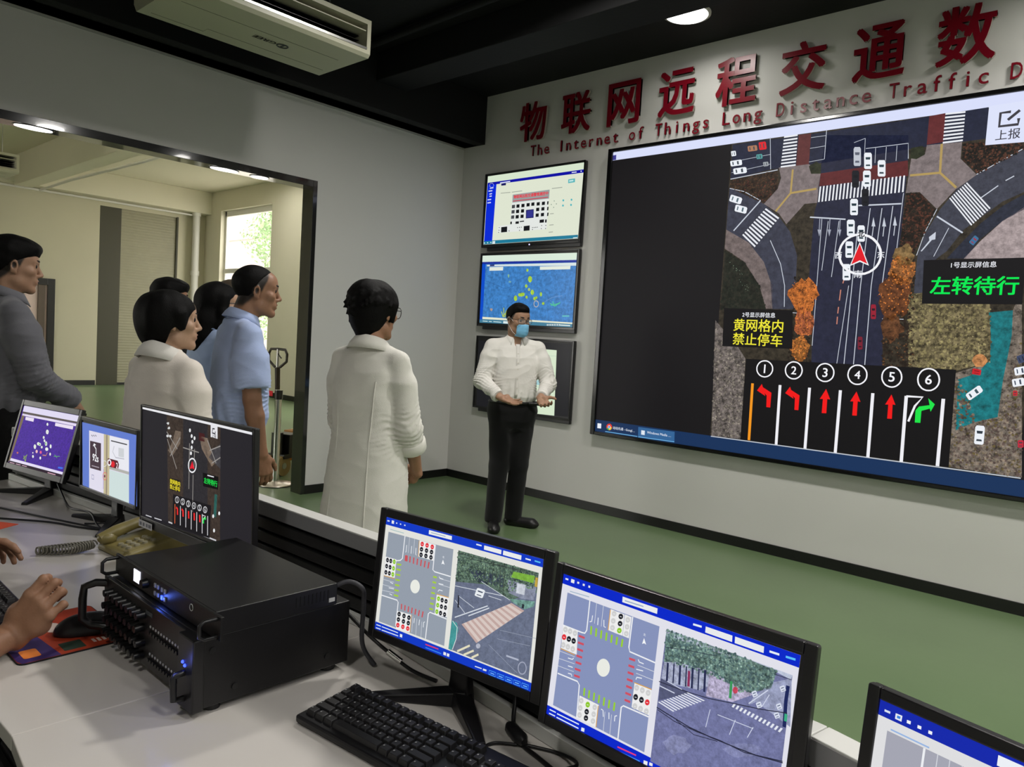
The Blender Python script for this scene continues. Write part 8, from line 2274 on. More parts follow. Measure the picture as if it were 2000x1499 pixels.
def glasses(parent, ho, hR, frame_mat, w=.030, h=.022, round_=2.4, r=.0016, name='glasses'):
    mb = MB()
    T = lambda p: tuple(np.array(ho) + np.array(hR) @ np.array(p))
    rims = []
    for sx in (-1, 1):
        pts = []
        for i in range(24):
            a = 2 * math.pi * i / 24
            cx, sy = math.cos(a), math.sin(a)
            x = sx * .0335 + w * math.copysign(abs(cx) ** (2 / round_), cx)
            z = .006 + h * math.copysign(abs(sy) ** (2 / round_), sy)
            pts.append((x, .104 - .22 * (abs(x) ** 2) / .06, z))
        rims.append(pts)
        mb.tube([T(p) for p in pts], r, 6, closed=True)
        xo = sx * (.0335 + w)
        mb.tube([T(p) for p in ((xo, .104 - .22 * xo * xo / .06, .012), (sx * .071, .075, .013), (sx * .078, .02, .011), (sx * .079, -.005, .008), (sx * .077, -.02, -.012))], r * 1.1, 6)
    mb.tube([T(p) for p in ((-.006, .105, .010), (0, .108, .012), (.006, .105, .010))], r, 6)
    g = mb.build(name, frame_mat, parent)
    for pts in rims:
        lb = MB()
        lb.add([T(p) for p in pts], [tuple(range(24))], True)
        lb.build('lens', M_LENS, g)
    return g

def face_mask(parent, ho, hR, material, strap_mat):
    T = lambda p: tuple(np.array(ho) + np.array(hR) @ np.array(p))
    n, m = 25, 15
    vs = []
    for j in range(m):
        v = j / (m - 1)
        z = -.018 - .097 * v
        for i in range(n):
            u = -1 + 2 * i / (n - 1)
            half = .056 - .012 * max(v - .55, 0) / .45 - .004 * (1 - v)
            x = u * half
            front = .1185 + .006 * math.sin(v * math.pi) - (.012 * max(v - .75, 0) / .25)
            y = front - .052 * abs(u) ** 2.2 - .012 * max(v - .8, 0) / .2
            if abs(u) < .18: y += .004 * (1 - abs(u) / .18) * (1 - v)
            y -= .0022 * ((v * 3.2) % 1 < .25) * (1 - abs(u))      # pleats
            zz = z + (.006 if j == 0 else 0) * (1 - abs(u)) - .006 * u * u * (1 - v)
            vs.append(T((x, y, zz)))
    mb = MB()
    mb.add(vs, [(j * n + i, (j + 1) * n + i, (j + 1) * n + i + 1, j * n + i + 1) for j in range(m - 1) for i in range(n - 1)], True)
    o = mb.build('face_mask', material, parent)
    md = o.modifiers.new('thickness', 'SOLIDIFY'); md.thickness = .0025; md.offset = 0
    for sx in (-1, 1):
        sb = MB()
        sb.tube([T(p) for p in ((sx * .052, .066, -.024), (sx * .068, .035, -.006), (sx * .079, .0, .018), (sx * .083, -.014, .020), (sx * .086, -.025, .0), (sx * .083, -.020, -.025), (sx * .076, .005, -.05), (sx * .062, .035, -.085), (sx * .046, .060, -.103))], .0013, 5)
        sb.build('ear_loop', strap_mat, o)
    return o

TORSO_M = [(.86, .150, .105, 0, 0), (1.00, .148, .100, 0, 0), (1.10, .148, .098, 0, 0), (1.22, .158, .100, 0, 0), (1.34, .165, .096, 0, -.005), (1.40, .120, .070, 0, -.012), (1.44, .066, .052, 0, -.015), (1.49, .05, .05, 0, -.015)]
TORSO_F = [(.86, .150, .108, 0, 0), (1.00, .138, .094, 0, 0), (1.10, .124, .086, 0, 0), (1.22, .136, .098, 0, .005), (1.32, .142, .096, 0, .002), (1.39, .100, .064, 0, -.012), (1.44, .056, .046, 0, -.015), (1.49, .045, .045, 0, -.015)]

FADE = [(-.13, -.085), (-.06, -.085), (-.03, -.055), (-.012, -.03), (.004, -.015), (.018, -.012), (.026, .012), (.045, .05), (.06, .06), (.13, .2)]

class Person:
    """local frame: standing at the origin, facing +Y, right hand on +X"""
    def __init__(s, label, loc, facing, H=1.74, sex='m', group=None, head=(0, 0), lean=(0, 0), full=1.0, head_off=(0, 0, 0), width=1.0, name='person', hs=1.0):
        s.root = thing(name, label, 'person', loc, R_(facing - 90), group)
        s.k = H / 1.74; s.sex = sex; s.H = H; s.lean = np.array((lean[0], lean[1], 0.0)); s.full = full; s.width = width
        s.L = lambda p: np.array(p, float) * s.k
        sw = .170 if sex == 'm' else .146
        s.sw = sw
        s.S = {1: s.L((sw * width, -.008, 1.405)) + s.lean * .9, -1: s.L((-sw * width, -.008, 1.405)) + s.lean * .9}
        hk = .985 if sex == 'm' else .965
        s.hk = 1.02 * hs * hk * (0.35 + 0.65 * s.k)
        s.ho = s.L((0, .014, 1.614)) + s.lean + np.array(head_off)
        s.hR = rotm('Z', head[0]) @ rotm('X', -head[1])
        s.arms = {}
        s.hands = []
        s.legs = {sd: [s.L((sd * .085, 0, .90)), s.L((sd * .095, .012, .49)), s.L((sd * .10, -.012, .075))] for sd in (1, -1)}
        s.toe = {1: 8, -1: -8}
        s.dz = 0.0
    def arm(s, side, wrist, pole=(0, -1, -.3), hand=None, l=(.285, .25)):
        W = s.L(wrist)
        E, W = ik(s.S[side], W, l[0] * s.k, l[1] * s.k, np.array(pole, float))
        s.arms[side] = (E, W)
        if hand: s.hands.append((side, W, hand))
        return s
    def bounds(s, pad=.1, zmax=None):
        P = [s.S[1], s.S[-1], s.ho + [0, 0, .14 * s.hk], s.ho] + [p for a in s.arms.values() for p in a] + [p for l in s.legs.values() for p in l]
        for sd, W, h in s.hands: P.append(W + unit(h['fwd']) * .2)
        P = np.array(P)
        return P.min(0) - [pad + .08, pad + .09, pad], P.max(0) + [pad + .08, pad + .12, pad * .4]
    def hf(s, F):
        """put the field in the head's frame (head units are scaled by hk through the voxel frame)"""
        return F.frame(s.ho, s.hR, s.hk)
    def body(s, h=.006, material=None, fade=None):
        material = material or M_SKIN
        lo, hi = s.bounds()
        F = Field(lo, hi, h)
        k = s.k
        tab = [(r[0] * k, r[1] * k * s.width, r[2] * k, r[3] + s.lean[0] * max(0, r[0] - .9) / .6, r[4] * k + s.lean[1] * max(0, r[0] - .9) / .6) for r in (TORSO_M if s.sex == 'm' else TORSO_F)]
        F.column(tab)
        for sd in (1, -1):
            Sh = s.S[sd]
            F.cap(s.L((sd * .05, -.012, 1.435)) + s.lean, Sh - [sd * .012 * k, 0, .012 * k], .026 * k, .038 * k, .03)
            if sd in s.arms:
                E, W = s.arms[sd]
                g = 1.0 if s.sex == 'm' else .86
                F.cap(Sh, E, .050 * k * g, .040 * k * g, .02)
                m = E + (W - E) * .3
                F.cap(E, m, .039 * k * g, .041 * k * g, .01)
                F.cap(m, W, .041 * k * g, .027 * k * g, .01)
            a, b, c = s.legs[sd]
            F.cap(a, b, .085 * k, .055 * k, .03)
            F.cap(b, b + (c - b) * .3, .053 * k, .055 * k, .02)
            F.cap(b + (c - b) * .3, c, .055 * k, .036 * k, .02)
            t = R_(s.toe[sd]); dv = np.array((math.sin(t), math.cos(t), 0))
            F.cap(c + [0, 0, -.035 * k], c + dv * .14 * k + [0, 0, -.05 * k], .034 * k, .022 * k, .02)
        for sd, W, hd in s.hands:
            hd = dict(hd); hand(F, sd == 1, W, hd.pop('fwd'), hd.pop('palm'), hd.pop('sz', 1.0 if s.sex == 'm' else .9) * k, **hd)
        nr = .056 if s.sex == 'm' else .046
        F.cap(s.L((0, -.016, 1.42)) + s.lean * .95, s.ho + s.hR @ np.array((0, -.028, -.05)) * s.hk, nr * 1.12, nr, .02)
        s.hf(F)
        head_field(F, s.sex, s.full)
        F.frame()
        V, Q = F.mesh()
        o = np_mesh('body', V, Q, material, s.root)
        # lips and brows are a different colour of skin and hair, stored per vertex
        base = np.array(material.node_tree.nodes['Principled BSDF'].inputs['Base Color'].default_value)
        col = np.tile(base, (len(V), 1)).astype(np.float32)
        hl = (V - s.ho) @ s.hR / s.hk
        lip = np.exp(-((hl[:, 2] + .0615) / .0075) ** 2 - (hl[:, 0] / .019) ** 2) * (hl[:, 1] > .078)
        lc = np.array((base[0] * .85, base[1] * .55, base[2] * .55, 1))
        col = col * (1 - lip[:, None]) + lc * lip[:, None]
        if fade:
            ln = ramp(fade)(hl[:, 1])
            m = np.clip((hl[:, 2] - ln) / .022, 0, 1) * np.clip((.050 - hl[:, 1]) / .012, 0, 1) * (np.abs(hl[:, 0]) < .0815) * (hl[:, 2] > -.09)
            m = m * m * (3 - 2 * m) * .97
            col = col * (1 - m[:, None]) + np.array((.012, .010, .009, 1)) * m[:, None]
        at = o.data.color_attributes.new('tone', 'FLOAT_COLOR', 'POINT')
        at.data.foreach_set('color', col.astype(np.float32).ravel())
        for sx in (-1, 1):
            T = lambda p: tuple(s.ho + s.hR @ np.array(p) * s.hk)
            MB().ball(T((sx * .032, .0752, .0085)), .0112, 14, 10).build('eye', M_EYE, s.root)
            eb = MB()
            eb.tube([T((sx * .050, .066, .031)), T((sx * .040, .079, .0345)), T((sx * .026, .0885, .034)), T((sx * .014, .0925, .0325))], [.0022, .0048, .0055, .0040] if s.sex == 'm' else [.0012, .0026, .003, .0022], 6)
            eb.build('eyebrow', M_BROW, s.root)
        return o
    def hair(s, style, material=None, h=.0045):
        c = s.ho
        F = Field(c - [.2, .2, .34 if style == 'long' else .2], c + [.2, .2, .17], h)
        s.hf(F)
        HAIR[style](F)
        # keep the hair off the skull's inside is not needed: it is a closed cap over the head
        V, Q = F.mesh()
        return np_mesh('hair', V, Q, material or M_HAIR, s.root)
    def top(s, material, tab, name='shirt', sleeve=(1, 1.0), sr=(.072, .060, .046), h=.006, seed=1, fold=.004, hem=None, shoulder=.054, kk=.035, fine=(1.0, 1.0), waistg=1.0, vneck=True):
        """sleeve: how far down the arm: (part of upper arm, part of forearm)"""
        lo, hi = s.bounds()
        F = Field(lo, hi, h)
        k = s.k
        lz = lambda z: max(0, z - .9) / .6
        T = [(r[0] * k, r[1] * k * s.width, r[2] * k, (r[3] if len(r) > 3 else 0) * k + s.lean[0] * lz(r[0]), (r[4] if len(r) > 4 else 0) * k + s.lean[1] * lz(r[0])) for r in tab]
        F.column(T, pw=2.35)
        s.tab = T
        for sd in (1, -1):
            Sh = s.S[sd]
            F.cap(s.L((sd * .055, -.014, 1.450)) + s.lean, Sh, .038 * k, shoulder * k, kk)
            if sd in s.arms:
                E, W = s.arms[sd]
                if sleeve[1] > 0:
                    m1 = Sh + (E - Sh) * .32
                    F.cap(Sh, m1, shoulder * k, sr[0] * k, kk * .6)
                    F.cap(m1, E, sr[0] * k, sr[1] * k, .008)
                    F.cap(E, E + (W - E) * sleeve[1], sr[1] * k, sr[2] * k, .02, flat=True)
                else:
                    e2 = Sh + (E - Sh) * sleeve[0]
                    m1 = Sh + (E - Sh) * .34
                    F.cap(Sh, m1, shoulder * k, sr[0] * k, kk * .8)
                    F.cap(m1, e2, sr[0] * k, sr[1] * k, .02, flat=True)
        if vneck: F.ell(s.L((0, .068, 1.462)) + s.lean, np.array((.030, .046, .060)) * k, .012, 's')
        # folds: broad drags, rings round the sleeves at elbow and cuff, gathers above the waist
        w1 = waves(seed, 6, 10, 26, (1, 1, 1.2)); w2 = waves(seed + 50, 6, 34, 70, (.7, .7, 1.3)); w3 = waves(seed + 90, 5, 8, 20)
        def f(x, y, z):
            n1 = w1(x, y, z)
            b = w2(x, y, z)
            crease = 1 - 2 * np.abs(b) ** .55
            amt = np.full_like(x, .30)
            out = fold * 1.1 * fine[0] * n1
            for sd in (1, -1):
                dd = (x - s.S[sd][0] * .80) ** 2 + (y - s.S[sd][1] - .04) ** 2 + (z - s.S[sd][2] + .13) ** 2
                amt = amt + .8 * np.exp(-dd / .007)
                if sd in s.arms:
                    E, W = s.arms[sd]
                    for p0, p1, c0, wd, am in ((s.S[sd], E, 1.0, .09, .9), (E, W, .0, .08, .9), (E, W, .85, .07, .8)):
                        L = np.linalg.norm(p1 - p0); u = (p1 - p0) / L
                        t = (x - p0[0]) * u[0] + (y - p0[1]) * u[1] + (z - p0[2]) * u[2]
                        r2 = (x - p0[0]) ** 2 + (y - p0[1]) ** 2 + (z - p0[2]) ** 2 - t * t
                        ring = np.sin(t * 2 * math.pi / .042 + 5 * w3(x * 2.2, y * 2.2, z * 2.2))
                        out = out - fold * .55 * am * fine[1] * (1 - np.abs(ring) * 1.6) * np.exp(-((t - c0 * L) / wd) ** 2 - r2 / .016)
            z0 = T[0][0]
            ang = np.arctan2(x, y + 1e-6)
            out = out + fold * .7 * waistg * np.sin(ang * 15 + 4 * n1) * np.exp(-((z - z0) / .10) ** 2)
            return out - fold * .8 * fine[1] * amt * crease
        F.disp(f)
        if hem is not None: F.cut(hem)
        V, Q = F.mesh()
        return np_mesh(name, V, Q, material, s.root)
    def trousers(s, material, name='trousers', waist=1.0, wr=(.152, .110), leg=(.098, .075, .066), h=.007, seed=3, fold=.005, bottom=.05, cy=0.0):
        lo, hi = s.bounds()
        hi = hi.copy(); hi[2] = (waist + .08) * s.k
        F = Field(lo, hi, h)
        k = s.k
        F.column([(.79 * k, wr[0] * .55 * k * s.width, wr[1] * .7 * k, 0, cy), (.84 * k, wr[0] * .86 * k * s.width, wr[1] * .95 * k, 0, cy), (.92 * k, wr[0] * 1.04 * k * s.width, wr[1] * 1.05 * k, 0, cy), (waist * k, wr[0] * k * s.width, wr[1] * k, 0, cy)])
        for sd in (1, -1):
            a, b, c = s.legs[sd]
            F.cap(a, b, leg[0] * k, leg[1] * k, .05)
            F.cap(b, c, leg[1] * k, leg[2] * k, .02)
        w = waves(seed, 7, 18, 50, (1, 1, .8))
        F.disp(lambda x, y, z: fold * w(x, y, z))
        zc = bottom * k
        F.cut(lambda x, y, z: zc - z)
        V, Q = F.mesh()
        return np_mesh(name, V, Q, material, s.root)
    def shoes(s, material=None, h=.005):
        for sd in (1, -1):
            c = s.legs[sd][2]
            t = R_(s.toe[sd]); dv = np.array((math.sin(t), math.cos(t), 0)); k = s.k
            heel = np.array((c[0], c[1], 0)) - dv * .035 * k
            tip = heel + dv * .235 * k
            F = Field(np.minimum(heel, tip) - [.08, .08, .01], np.maximum(heel, tip) + [.08, .08, .16], h)
            F.cap(heel + [0, 0, .036], heel + dv * .19 * k + [0, 0, .034], .040 * k, .044 * k)
            F.ell(tip - dv * .045 * k + [0, 0, .03], (.043 * k, .062 * k, .030), .02, rz=-s.toe[sd])
            F.cap(heel + dv * .035 + [0, 0, .05], c + [0, 0, .03], .040 * k, .042 * k, .02)
            F.cut(lambda x, y, z: np.maximum(.003 - z, z - .125))
            V, Q = F.mesh()
            np_mesh('shoe', V, Q, material or M_SHOE, s.root)
    def placket(s, material, z0, z1, w=.032, buttons=6, name='placket', off=.004):
        T = np.array(s.tab)
        n = 18
        vs = []
        prof = []
        for i in range(n):
            z = (z0 + (z1 - z0) * i / (n - 1)) * s.k
            y = np.interp(z, T[:, 0], T[:, 4] + T[:, 2]) + off
            x = np.interp(z, T[:, 0], T[:, 3])
            prof.append((x, y, z))
            vs += [(x - w / 2, y - .002, z), (x + w / 2, y - .002, z)]
        mb = MB()
        mb.add(vs, [(2 * i, 2 * i + 1, 2 * i + 3, 2 * i + 2) for i in range(n - 1)], True)
        o = mb.build(name, material, s.root)
        md = o.modifiers.new('thickness', 'SOLIDIFY'); md.thickness = .004; md.offset = 0
        for j in range(buttons):
            x, y, z = prof[1 + int(j * (n - 2) / max(buttons, 1))]
            MB().cyl((x, y - .001, z), (x, y + .0035, z), .0055, n=12).build('button', M_BUTTON, o)
        return o
# ------------------------------------------------------------------ the visitors, the presenter and the operator
M_WSHIRT = cloth_mat('white_cotton', srgb(214, 211, 205))
M_WSHIRT2 = cloth_mat('ivory_cotton', srgb(220, 212, 203))
M_LINEN = cloth_mat('white_linen', srgb(214, 212, 204), bscale=420, bump=.2)
M_BLUE = cloth_mat('pale_blue_cotton', srgb(168, 184, 222))
M_BLUE2 = cloth_mat('sky_blue_cotton', srgb(170, 190, 226))
M_GRAY = cloth_mat('grey_cotton', srgb(104, 104, 110))
M_MASK = cloth_mat('mask_blue', srgb(120, 184, 222), bscale=500)
M_STRAP = mat('mask_strap', srgb(225, 228, 230), rough=.7)
M_BROWNCLOTH = cloth_mat('taupe_cloth', srgb(86, 78, 64))
M_SKIN_D = skin_mat('skin_tan', srgb(146, 108, 84))
M_SKIN_L = skin_mat('skin_light', srgb(176, 142, 118))

MALE_SHIRT = [(.985, .162, .118, 0, .006), (1.03, .172, .130, 0, .010), (1.12, .170, .128, 0, .010), (1.22, .174, .124, 0, .004), (1.33, .178, .116, 0, 0), (1.40, .155, .092, 0, -.008), (1.445, .105, .072, 0, -.012), (1.475, .066, .062, 0, -.015)]

def presenter():
    p = Person('person in white shirt, black trousers and blue face mask, gesturing before the wall screens', (1.815, -1.05, 0), -38, 1.735, 'm', 'people on the open floor', head=(26, 9), full=1.08, width=1.06)
    p.legs[1] = [p.L((.085, 0, .90)), p.L((.085, .02, .49)), p.L((.105, .03, .075))]
    p.legs[-1] = [p.L((-.085, 0, .90)), p.L((-.075, -.01, .49)), p.L((-.065, -.06, .075))]
    p.toe = {1: 6, -1: -62}
    p.arm(1, (.140, .235, 1.035), (.9, -.9, -.4), dict(fwd=(-.80, .42, -.28), palm=(-.15, .45, .85), curl=(10, 14, 10), spread=5, thumb=(.75, .6, .2)))
    p.arm(-1, (-.160, .27, 1.045), (-.8, -.9, -.4), dict(fwd=(-.18, .75, -.42), palm=(.32, .35, .88), curl=(24, 30, 22), spread=6, thumb=(.45, .85, .1)))
    p.body(.0045, M_SKIN, FADE)
    p.hair('part')
    p.top(M_WSHIRT, [(r[0], r[1] * .93, *r[2:]) for r in MALE_SHIRT], sr=(.068, .060, .046), sleeve=(1, .93), seed=2, fold=.009, h=.0045)
    collar(p.root, M_WSHIRT, p.L((0, -.012, 1.480)), .068, .066, gap=60, band=.036)
    p.placket(M_WSHIRT, 1.03, 1.43, off=.0025)
    p.trousers(M_BLACKCLOTH, waist=1.0, wr=(.166, .120))
    b = MB()
    k = p.k
    for a, c in ((1.0, .0), ):
        pts = [(.172 * p.width * k * math.sin(t), .006 + .124 * k * math.cos(t), .985 * k) for t in np.linspace(0, 2 * math.pi, 40, endpoint=False)]
        b.tube(pts, .012, 6, closed=True)
    b.tube([(-.10, .118, .985 * k), (-.16, .125, .985 * k), (-.215, .150, .988 * k), (-.245, .175, .992 * k)], [.013, .013, .013, .006], 8)
    b.build('belt', M_SHOE, p.root)
    p.shoes()
    glasses(p.root, p.ho, p.hR * p.hk, M_GLASSFRAME, h=.018, round_=3.2)
    face_mask(p.root, p.ho, p.hR * p.hk, M_MASK, M_STRAP)

def jacket_woman():
    p = Person('person seen from behind in a long white linen jacket, short black hair', (3.16, -3.43, 0), 110, 1.662, 'f', 'people on the open floor', head=(-13, 4), width=.98)
    p.arm(1, (.165, .150, .915), (.5, -1, 0), dict(fwd=(-.75, .45, -.35), palm=(-.3, -.85, -.2), curl=(30, 35, 25), spread=3))
    p.arm(-1, (-.14, .19, .925), (-.5, -1, 0), dict(fwd=(.8, .3, -.35), palm=(.3, -.85, -.2), curl=(30, 35, 25), spread=3))
    p.body(.0055, M_SKIN_D)
    p.hair('pixie')
    tab = [(.60, .206, .165, 0, -.004), (.70, .198, .156, 0, -.004), (.85, .186, .144, 0, -.002), (.98, .172, .132, 0, 0), (1.12, .160, .122, 0, 0), (1.26, .160, .120, 0, 0), (1.35, .158, .106, 0, -.004), (1.41, .125, .084, 0, -.012), (1.45, .080, .068, 0, -.014), (1.485, .060, .058, 0, -.015)]
    p.top(M_LINEN, tab, name='jacket', sleeve=(1, .42), sr=(.064, .060, .056), seed=8, fold=.009, shoulder=.044, waistg=.3,
          hem=lambda x, y, z: (.60 * p.k + .012 * np.sin(x * 14) + .01 * np.sin(y * 23)) - z)
    collar(p.root, M_LINEN, p.L((0, -.012, 1.482)), .064, .062, band=.030, gap=70, fall=(.050, .07), flare=.030, name='jacket_collar')
    # seams down the back
    sm = MB()
    T = np.array(p.tab)
    for xs in (-.075, .075):
        pts = []
        for z in np.linspace(.66, 1.32, 14):
            zk = z * p.k
            rx, ry, cy = (np.interp(zk, T[:, 0], T[:, i]) for i in (1, 2, 4))
            x = xs * (1.0 + .5 * abs(z - 1.05))
            pts.append((x, cy - ry * (1 - abs(x / rx) ** 2.35) ** (1 / 2.35) - .0015, zk))
        sm.tube(pts, .003, 5)
    sm.build('back_seam', M_LINEN, p.root)
    for sd in (1, -1):
        E, W = p.arms[sd]
        q = E + (W - E) * .36
        dv = unit(W - E)
        cb = MB(); cb.tube([q - dv * .028, q - dv * .02, q + dv * .02, q + dv * .026], [.052, .060, .059, .052], 20, cap=False)
        cb.build('rolled_cuff', M_LINEN, p.root)
    p.trousers(M_BROWNCLOTH, waist=.98, wr=(.132, .100), leg=(.080, .076, .074))
    p.shoes(M_SHOE)
    glasses(p.root, p.ho, p.hR * p.hk, M_GLASSFRAME, w=.029, h=.024)

def bob_woman():
    p = Person('person with rounded black bob and loose white shirt, behind the large desk monitor', (2.658, -4.044, 0), 103, 1.566, 'f', 'visitors standing by the doorway', head=(-30, -2), width=1.08, hs=1.06)
    p.arm(1, (.215, .06, .82), (.6, -1, 0), dict(fwd=(-.1, .2, -1), palm=(-1, .1, .1), curl=(20, 22, 15)))
    p.arm(-1, (-.215, .06, .82), (-.6, -1, 0), dict(fwd=(.1, .2, -1), palm=(1, .1, .1), curl=(20, 22, 15)))
    p.body(.0055, M_SKIN_L)
    p.hair('bob')
    tab = [(.80, .20, .150, 0, 0), (.95, .195, .145, 0, 0), (1.10, .186, .136, 0, 0), (1.25, .178, .130, 0, 0), (1.35, .170, .114, 0, -.004), (1.42, .140, .088, 0, -.012), (1.455, .090, .070, 0, -.014), (1.485, .060, .058, 0, -.015)]
    p.top(M_WSHIRT2, tab, sleeve=(1, .9), sr=(.074, .066, .050), seed=15, fold=.009, shoulder=.048, waistg=.4, hem=lambda x, y, z: (.80 * p.k + .01 * np.sin(x * 15)) - z)
    collar(p.root, M_WSHIRT, p.L((0, -.014, 1.478)), .068, .070, band=.046, gap=50, fall=(.058, .085), flare=.034, drop=.045)
    p.trousers(M_BLACKCLOTH, waist=.98)
    p.shoes()

def blue_man():
    p = Person('person in pale blue short-sleeved shirt and black trousers, short receding hair, arms down', (2.365, -3.603, 0), 76, 1.74, 'm', 'visitors standing by the doorway', head=(-10, 2), lean=(0, .02), head_off=(0, .045, 0), width=.98)
    p.arm(1, (.225, .07, .86), (.3, -1, 0), dict(fwd=(-.05, .22, -1), palm=(-1, -.2, 0), curl=(22, 28, 20), spread=3))
    p.arm(-1, (-.235, .05, .86), (-.3, -1, 0), dict(fwd=(.05, .22, -1), palm=(1, -.2, 0), curl=(22, 28, 20), spread=3))
    p.body(.0045, M_SKIN_D, FADE)
    p.hair('receding', h=.004)
    p.top(M_BLUE, MALE_SHIRT, sleeve=(.80, 0), sr=(.076, .074, .05), seed=21, fold=.010)
    collar(p.root, M_BLUE, p.L((0, -.010, 1.492)) + [0, .03, 0], .068, .066, gap=46, tilt=.25)
    p.placket(M_BLUE, 1.03, 1.40)
    p.trousers(M_BLACKCLOTH, waist=1.0)
    p.shoes()

def gray_man():
    p = Person('person in grey long-sleeved shirt, hands clasped in front, at the far desk end', (1.633, -4.33, 0), 84, 1.79, 'm', 'visitors standing by the doorway', head=(-4, 3), full=1.08, width=1.04)
    p.arm(1, (.045, .245, 1.02), (1, -.7, -.5), dict(fwd=(-.55, .55, -.62), palm=(-.2, -.8, -.5), curl=(35, 40, 25), spread=2))
    p.arm(-1, (-.055, .265, 1.00), (-1, -.7, -.5), dict(fwd=(.65, .3, -.62), palm=(.2, -.85, -.4), curl=(35, 40, 25), spread=2))
    p.body(.0045, M_SKIN, FADE)
    p.hair('crop', h=.004)
    p.top(M_GRAY, MALE_SHIRT, sleeve=(1, .97), sr=(.074, .064, .047), seed=31, fold=.009)
    collar(p.root, M_GRAY, p.L((0, -.012, 1.492)), .070, .067, gap=48)
    p.placket(M_GRAY, 1.03, 1.41)
    pk = MB(); pk.cbox((.085, .115, 1.285), (.10, .006, .115)); pk.build('chest_pocket', M_GRAY, p.root, bevel=.002, rot=None)
    p.trousers(M_BLACKCLOTH, waist=1.0)
    p.shoes()

def black_clad_man():
    p = Person('person in black mostly hidden behind the black bob, forehead and crown showing', (1.045, -3.365, 0), 80, 1.70, 'm', 'visitors standing by the doorway', head=(-8, 0), full=1.05)
    p.arm(1, (.225, .06, .85), (.3, -1, 0), dict(fwd=(0, .2, -1), palm=(-1, 0, 0), curl=(22, 28, 20)))
    p.arm(-1, (-.225, .06, .85), (-.3, -1, 0), dict(fwd=(0, .2, -1), palm=(1, 0, 0), curl=(22, 28, 20)))
    p.body(.006, M_SKIN_D, FADE)
    p.hair('crop')
    p.top(M_BLACKCLOTH, MALE_SHIRT, sleeve=(.8, 0), sr=(.082, .076, .05), seed=41)
    collar(p.root, M_BLACKCLOTH, p.L((0, -.012, 1.492)), .068, .066)
    p.trousers(M_BLACKCLOTH, waist=1.0)
    p.shoes()

def long_hair_woman():
    p = Person('person with long straight black hair, dark glasses and sky-blue blouse', (1.713, -3.384, 0), 88, 1.677, 'f', 'visitors standing by the doorway', head=(-18, 2), width=1.08)
    p.arm(1, (.215, .06, .84), (.5, -1, 0), dict(fwd=(0, .2, -1), palm=(-1, 0, 0), curl=(22, 28, 20)))
    p.arm(-1, (-.215, .06, .84), (-.5, -1, 0), dict(fwd=(0, .2, -1), palm=(1, 0, 0), curl=(22, 28, 20)))
    p.body(.006, M_SKIN_L)
    p.hair('long')
    tab = [(.86, .18, .135, 0, 0), (1.0, .175, .13, 0, 0), (1.15, .165, .124, 0, 0), (1.28, .165, .122, 0, 0), (1.37, .160, .108, 0, -.004), (1.42, .135, .086, 0, -.012), (1.455, .086, .068, 0, -.014), (1.485, .058, .056, 0, -.015)]
    p.top(M_BLUE2, tab, name='blouse', sleeve=(.95, 0), sr=(.084, .076, .05), seed=51, fold=.009, hem=lambda x, y, z: .86 * p.k - z)
    collar(p.root, M_BLUE2, p.L((0, -.014, 1.482)), .062, .060, gap=60)
    p.trousers(M_BLACKCLOTH, waist=.98)
    p.shoes()
    glasses(p.root, p.ho, p.hR * p.hk, M_GLASSFRAME, h=.019, round_=3.4, r=.0026)

def brown_hair_person():
    p = Person('person with brown hair, hidden but for the crown between the dark-haired visitors', (.985, -2.95, 0), 84, 1.735, 'm', 'visitors standing by the doorway', head=(-6, 0))
    p.arm(1, (.225, .06, .85), (.3, -1, 0), dict(fwd=(0, .2, -1), palm=(-1, 0, 0), curl=(22, 28, 20)))
    p.arm(-1, (-.225, .06, .85), (-.3, -1, 0), dict(fwd=(0, .2, -1), palm=(1, 0, 0), curl=(22, 28, 20)))
    p.body(.007, M_SKIN)
    p.hair('part', M_HAIR_B, h=.005)
    p.top(M_WSHIRT2, MALE_SHIRT, sleeve=(.8, 0), sr=(.082, .076, .05), seed=61, h=.008)
    p.trousers(M_BLACKCLOTH, waist=1.0, h=.009)
    p.shoes(h=.006)

for maker in (presenter, jacket_woman, bob_woman, blue_man, gray_man, black_clad_man, long_hair_woman, brown_hair_person): maker()
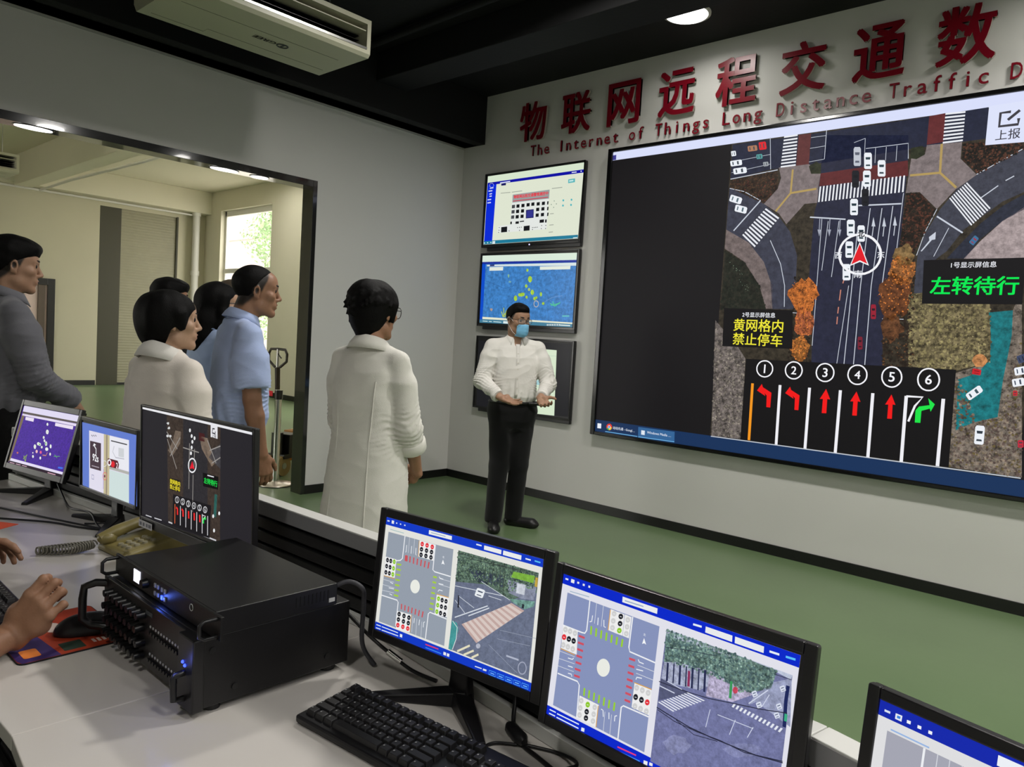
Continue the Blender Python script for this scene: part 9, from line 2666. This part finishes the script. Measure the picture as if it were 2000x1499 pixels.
# ------------------------------------------------------------------ the operator, of whom only the hands reach into the picture
def operator():
    p = Person('person seated at the desk, only forearm and hands at the left edge', (3.70, -5.25, -.42), 90, 1.70, 'm', head=(-10, 14))
    k = p.k
    # seated: thighs forward, shins down (local z is measured from the standing floor)
    for sd in (1, -1): p.legs[sd] = [p.L((sd * .09, 0, .93)), p.L((sd * .11, .43, .93)), p.L((sd * .11, .40, .50))]
    def wl(x, y, z): return np.array((x - 3.70, y + 5.25, z + .42)) / k
    p.arm(1, wl(3.900, -4.866, .794), (.7, -.7, -.6), dict(fwd=(.46, .40, .78), palm=(-.78, .48, -.30), curls=[(20, 88, 50), (26, 90, 52), (32, 90, 52), (38, 86, 50)], spread=2, thumb=(.75, .25, .65)))
    p.arm(-1, wl(3.40, -4.885, .868), (-.7, -.7, -.6), dict(fwd=(.30, .80, .02), palm=(.45, .05, -.9), curls=[(14, 22, 14), (20, 26, 16), (26, 30, 18), (30, 34, 20)], spread=4, thumb=(.85, .45, .35)))
    p.body(.0036, M_SKIN_D)
    p.hair('crop')
    p.top(M_GRAY, MALE_SHIRT, sleeve=(.9, 0), sr=(.082, .076, .05), seed=71)
    collar(p.root, M_GRAY, p.L((0, -.012, 1.492)), .068, .066)
    p.trousers(M_BLACKCLOTH, waist=1.0, bottom=.54)
    return p
operator()
cdp = thing('card', 'small orange card held in the operator hand at the left edge', 'card', (3.315, -4.765, .882), R_(30))
MB().box((-.045, -.028, 0), (.045, .028, .0015)).build('face', M_ORANGE, cdp)
ch = thing('office_chair', 'black office chair under the operator', 'chair', (3.70, -5.27, 0))
M_CHAIR = mat('black_mesh_fabric', srgb(24, 24, 26), rough=.8)
MB().box((-.24, -.23, .38), (.24, .25, .43)).build('seat', M_CHAIR, ch, bevel=.03, seg=3)
MB().box((-.22, -.30, .50), (.22, -.25, .98)).build('backrest', M_CHAIR, ch, bevel=.02, seg=3)
MB().cyl((0, 0, .08), (0, 0, .40), .03, n=16).box((-.03, -.28, .36), (.03, 0, .38)).box((-.03, -.30, .36), (.03, -.27, .60)).build('column', M_BASE, ch)
for a in range(5):
    lg = MB().tube([(0, 0, .10), (.28 * math.cos(a * 1.2566), .28 * math.sin(a * 1.2566), .07)], [.028, .018], 10); lg.build('leg', M_BASE, ch)
    MB().ball((.28 * math.cos(a * 1.2566), .28 * math.sin(a * 1.2566), .032), .032, 12, 8).build('caster', M_BASE, ch)
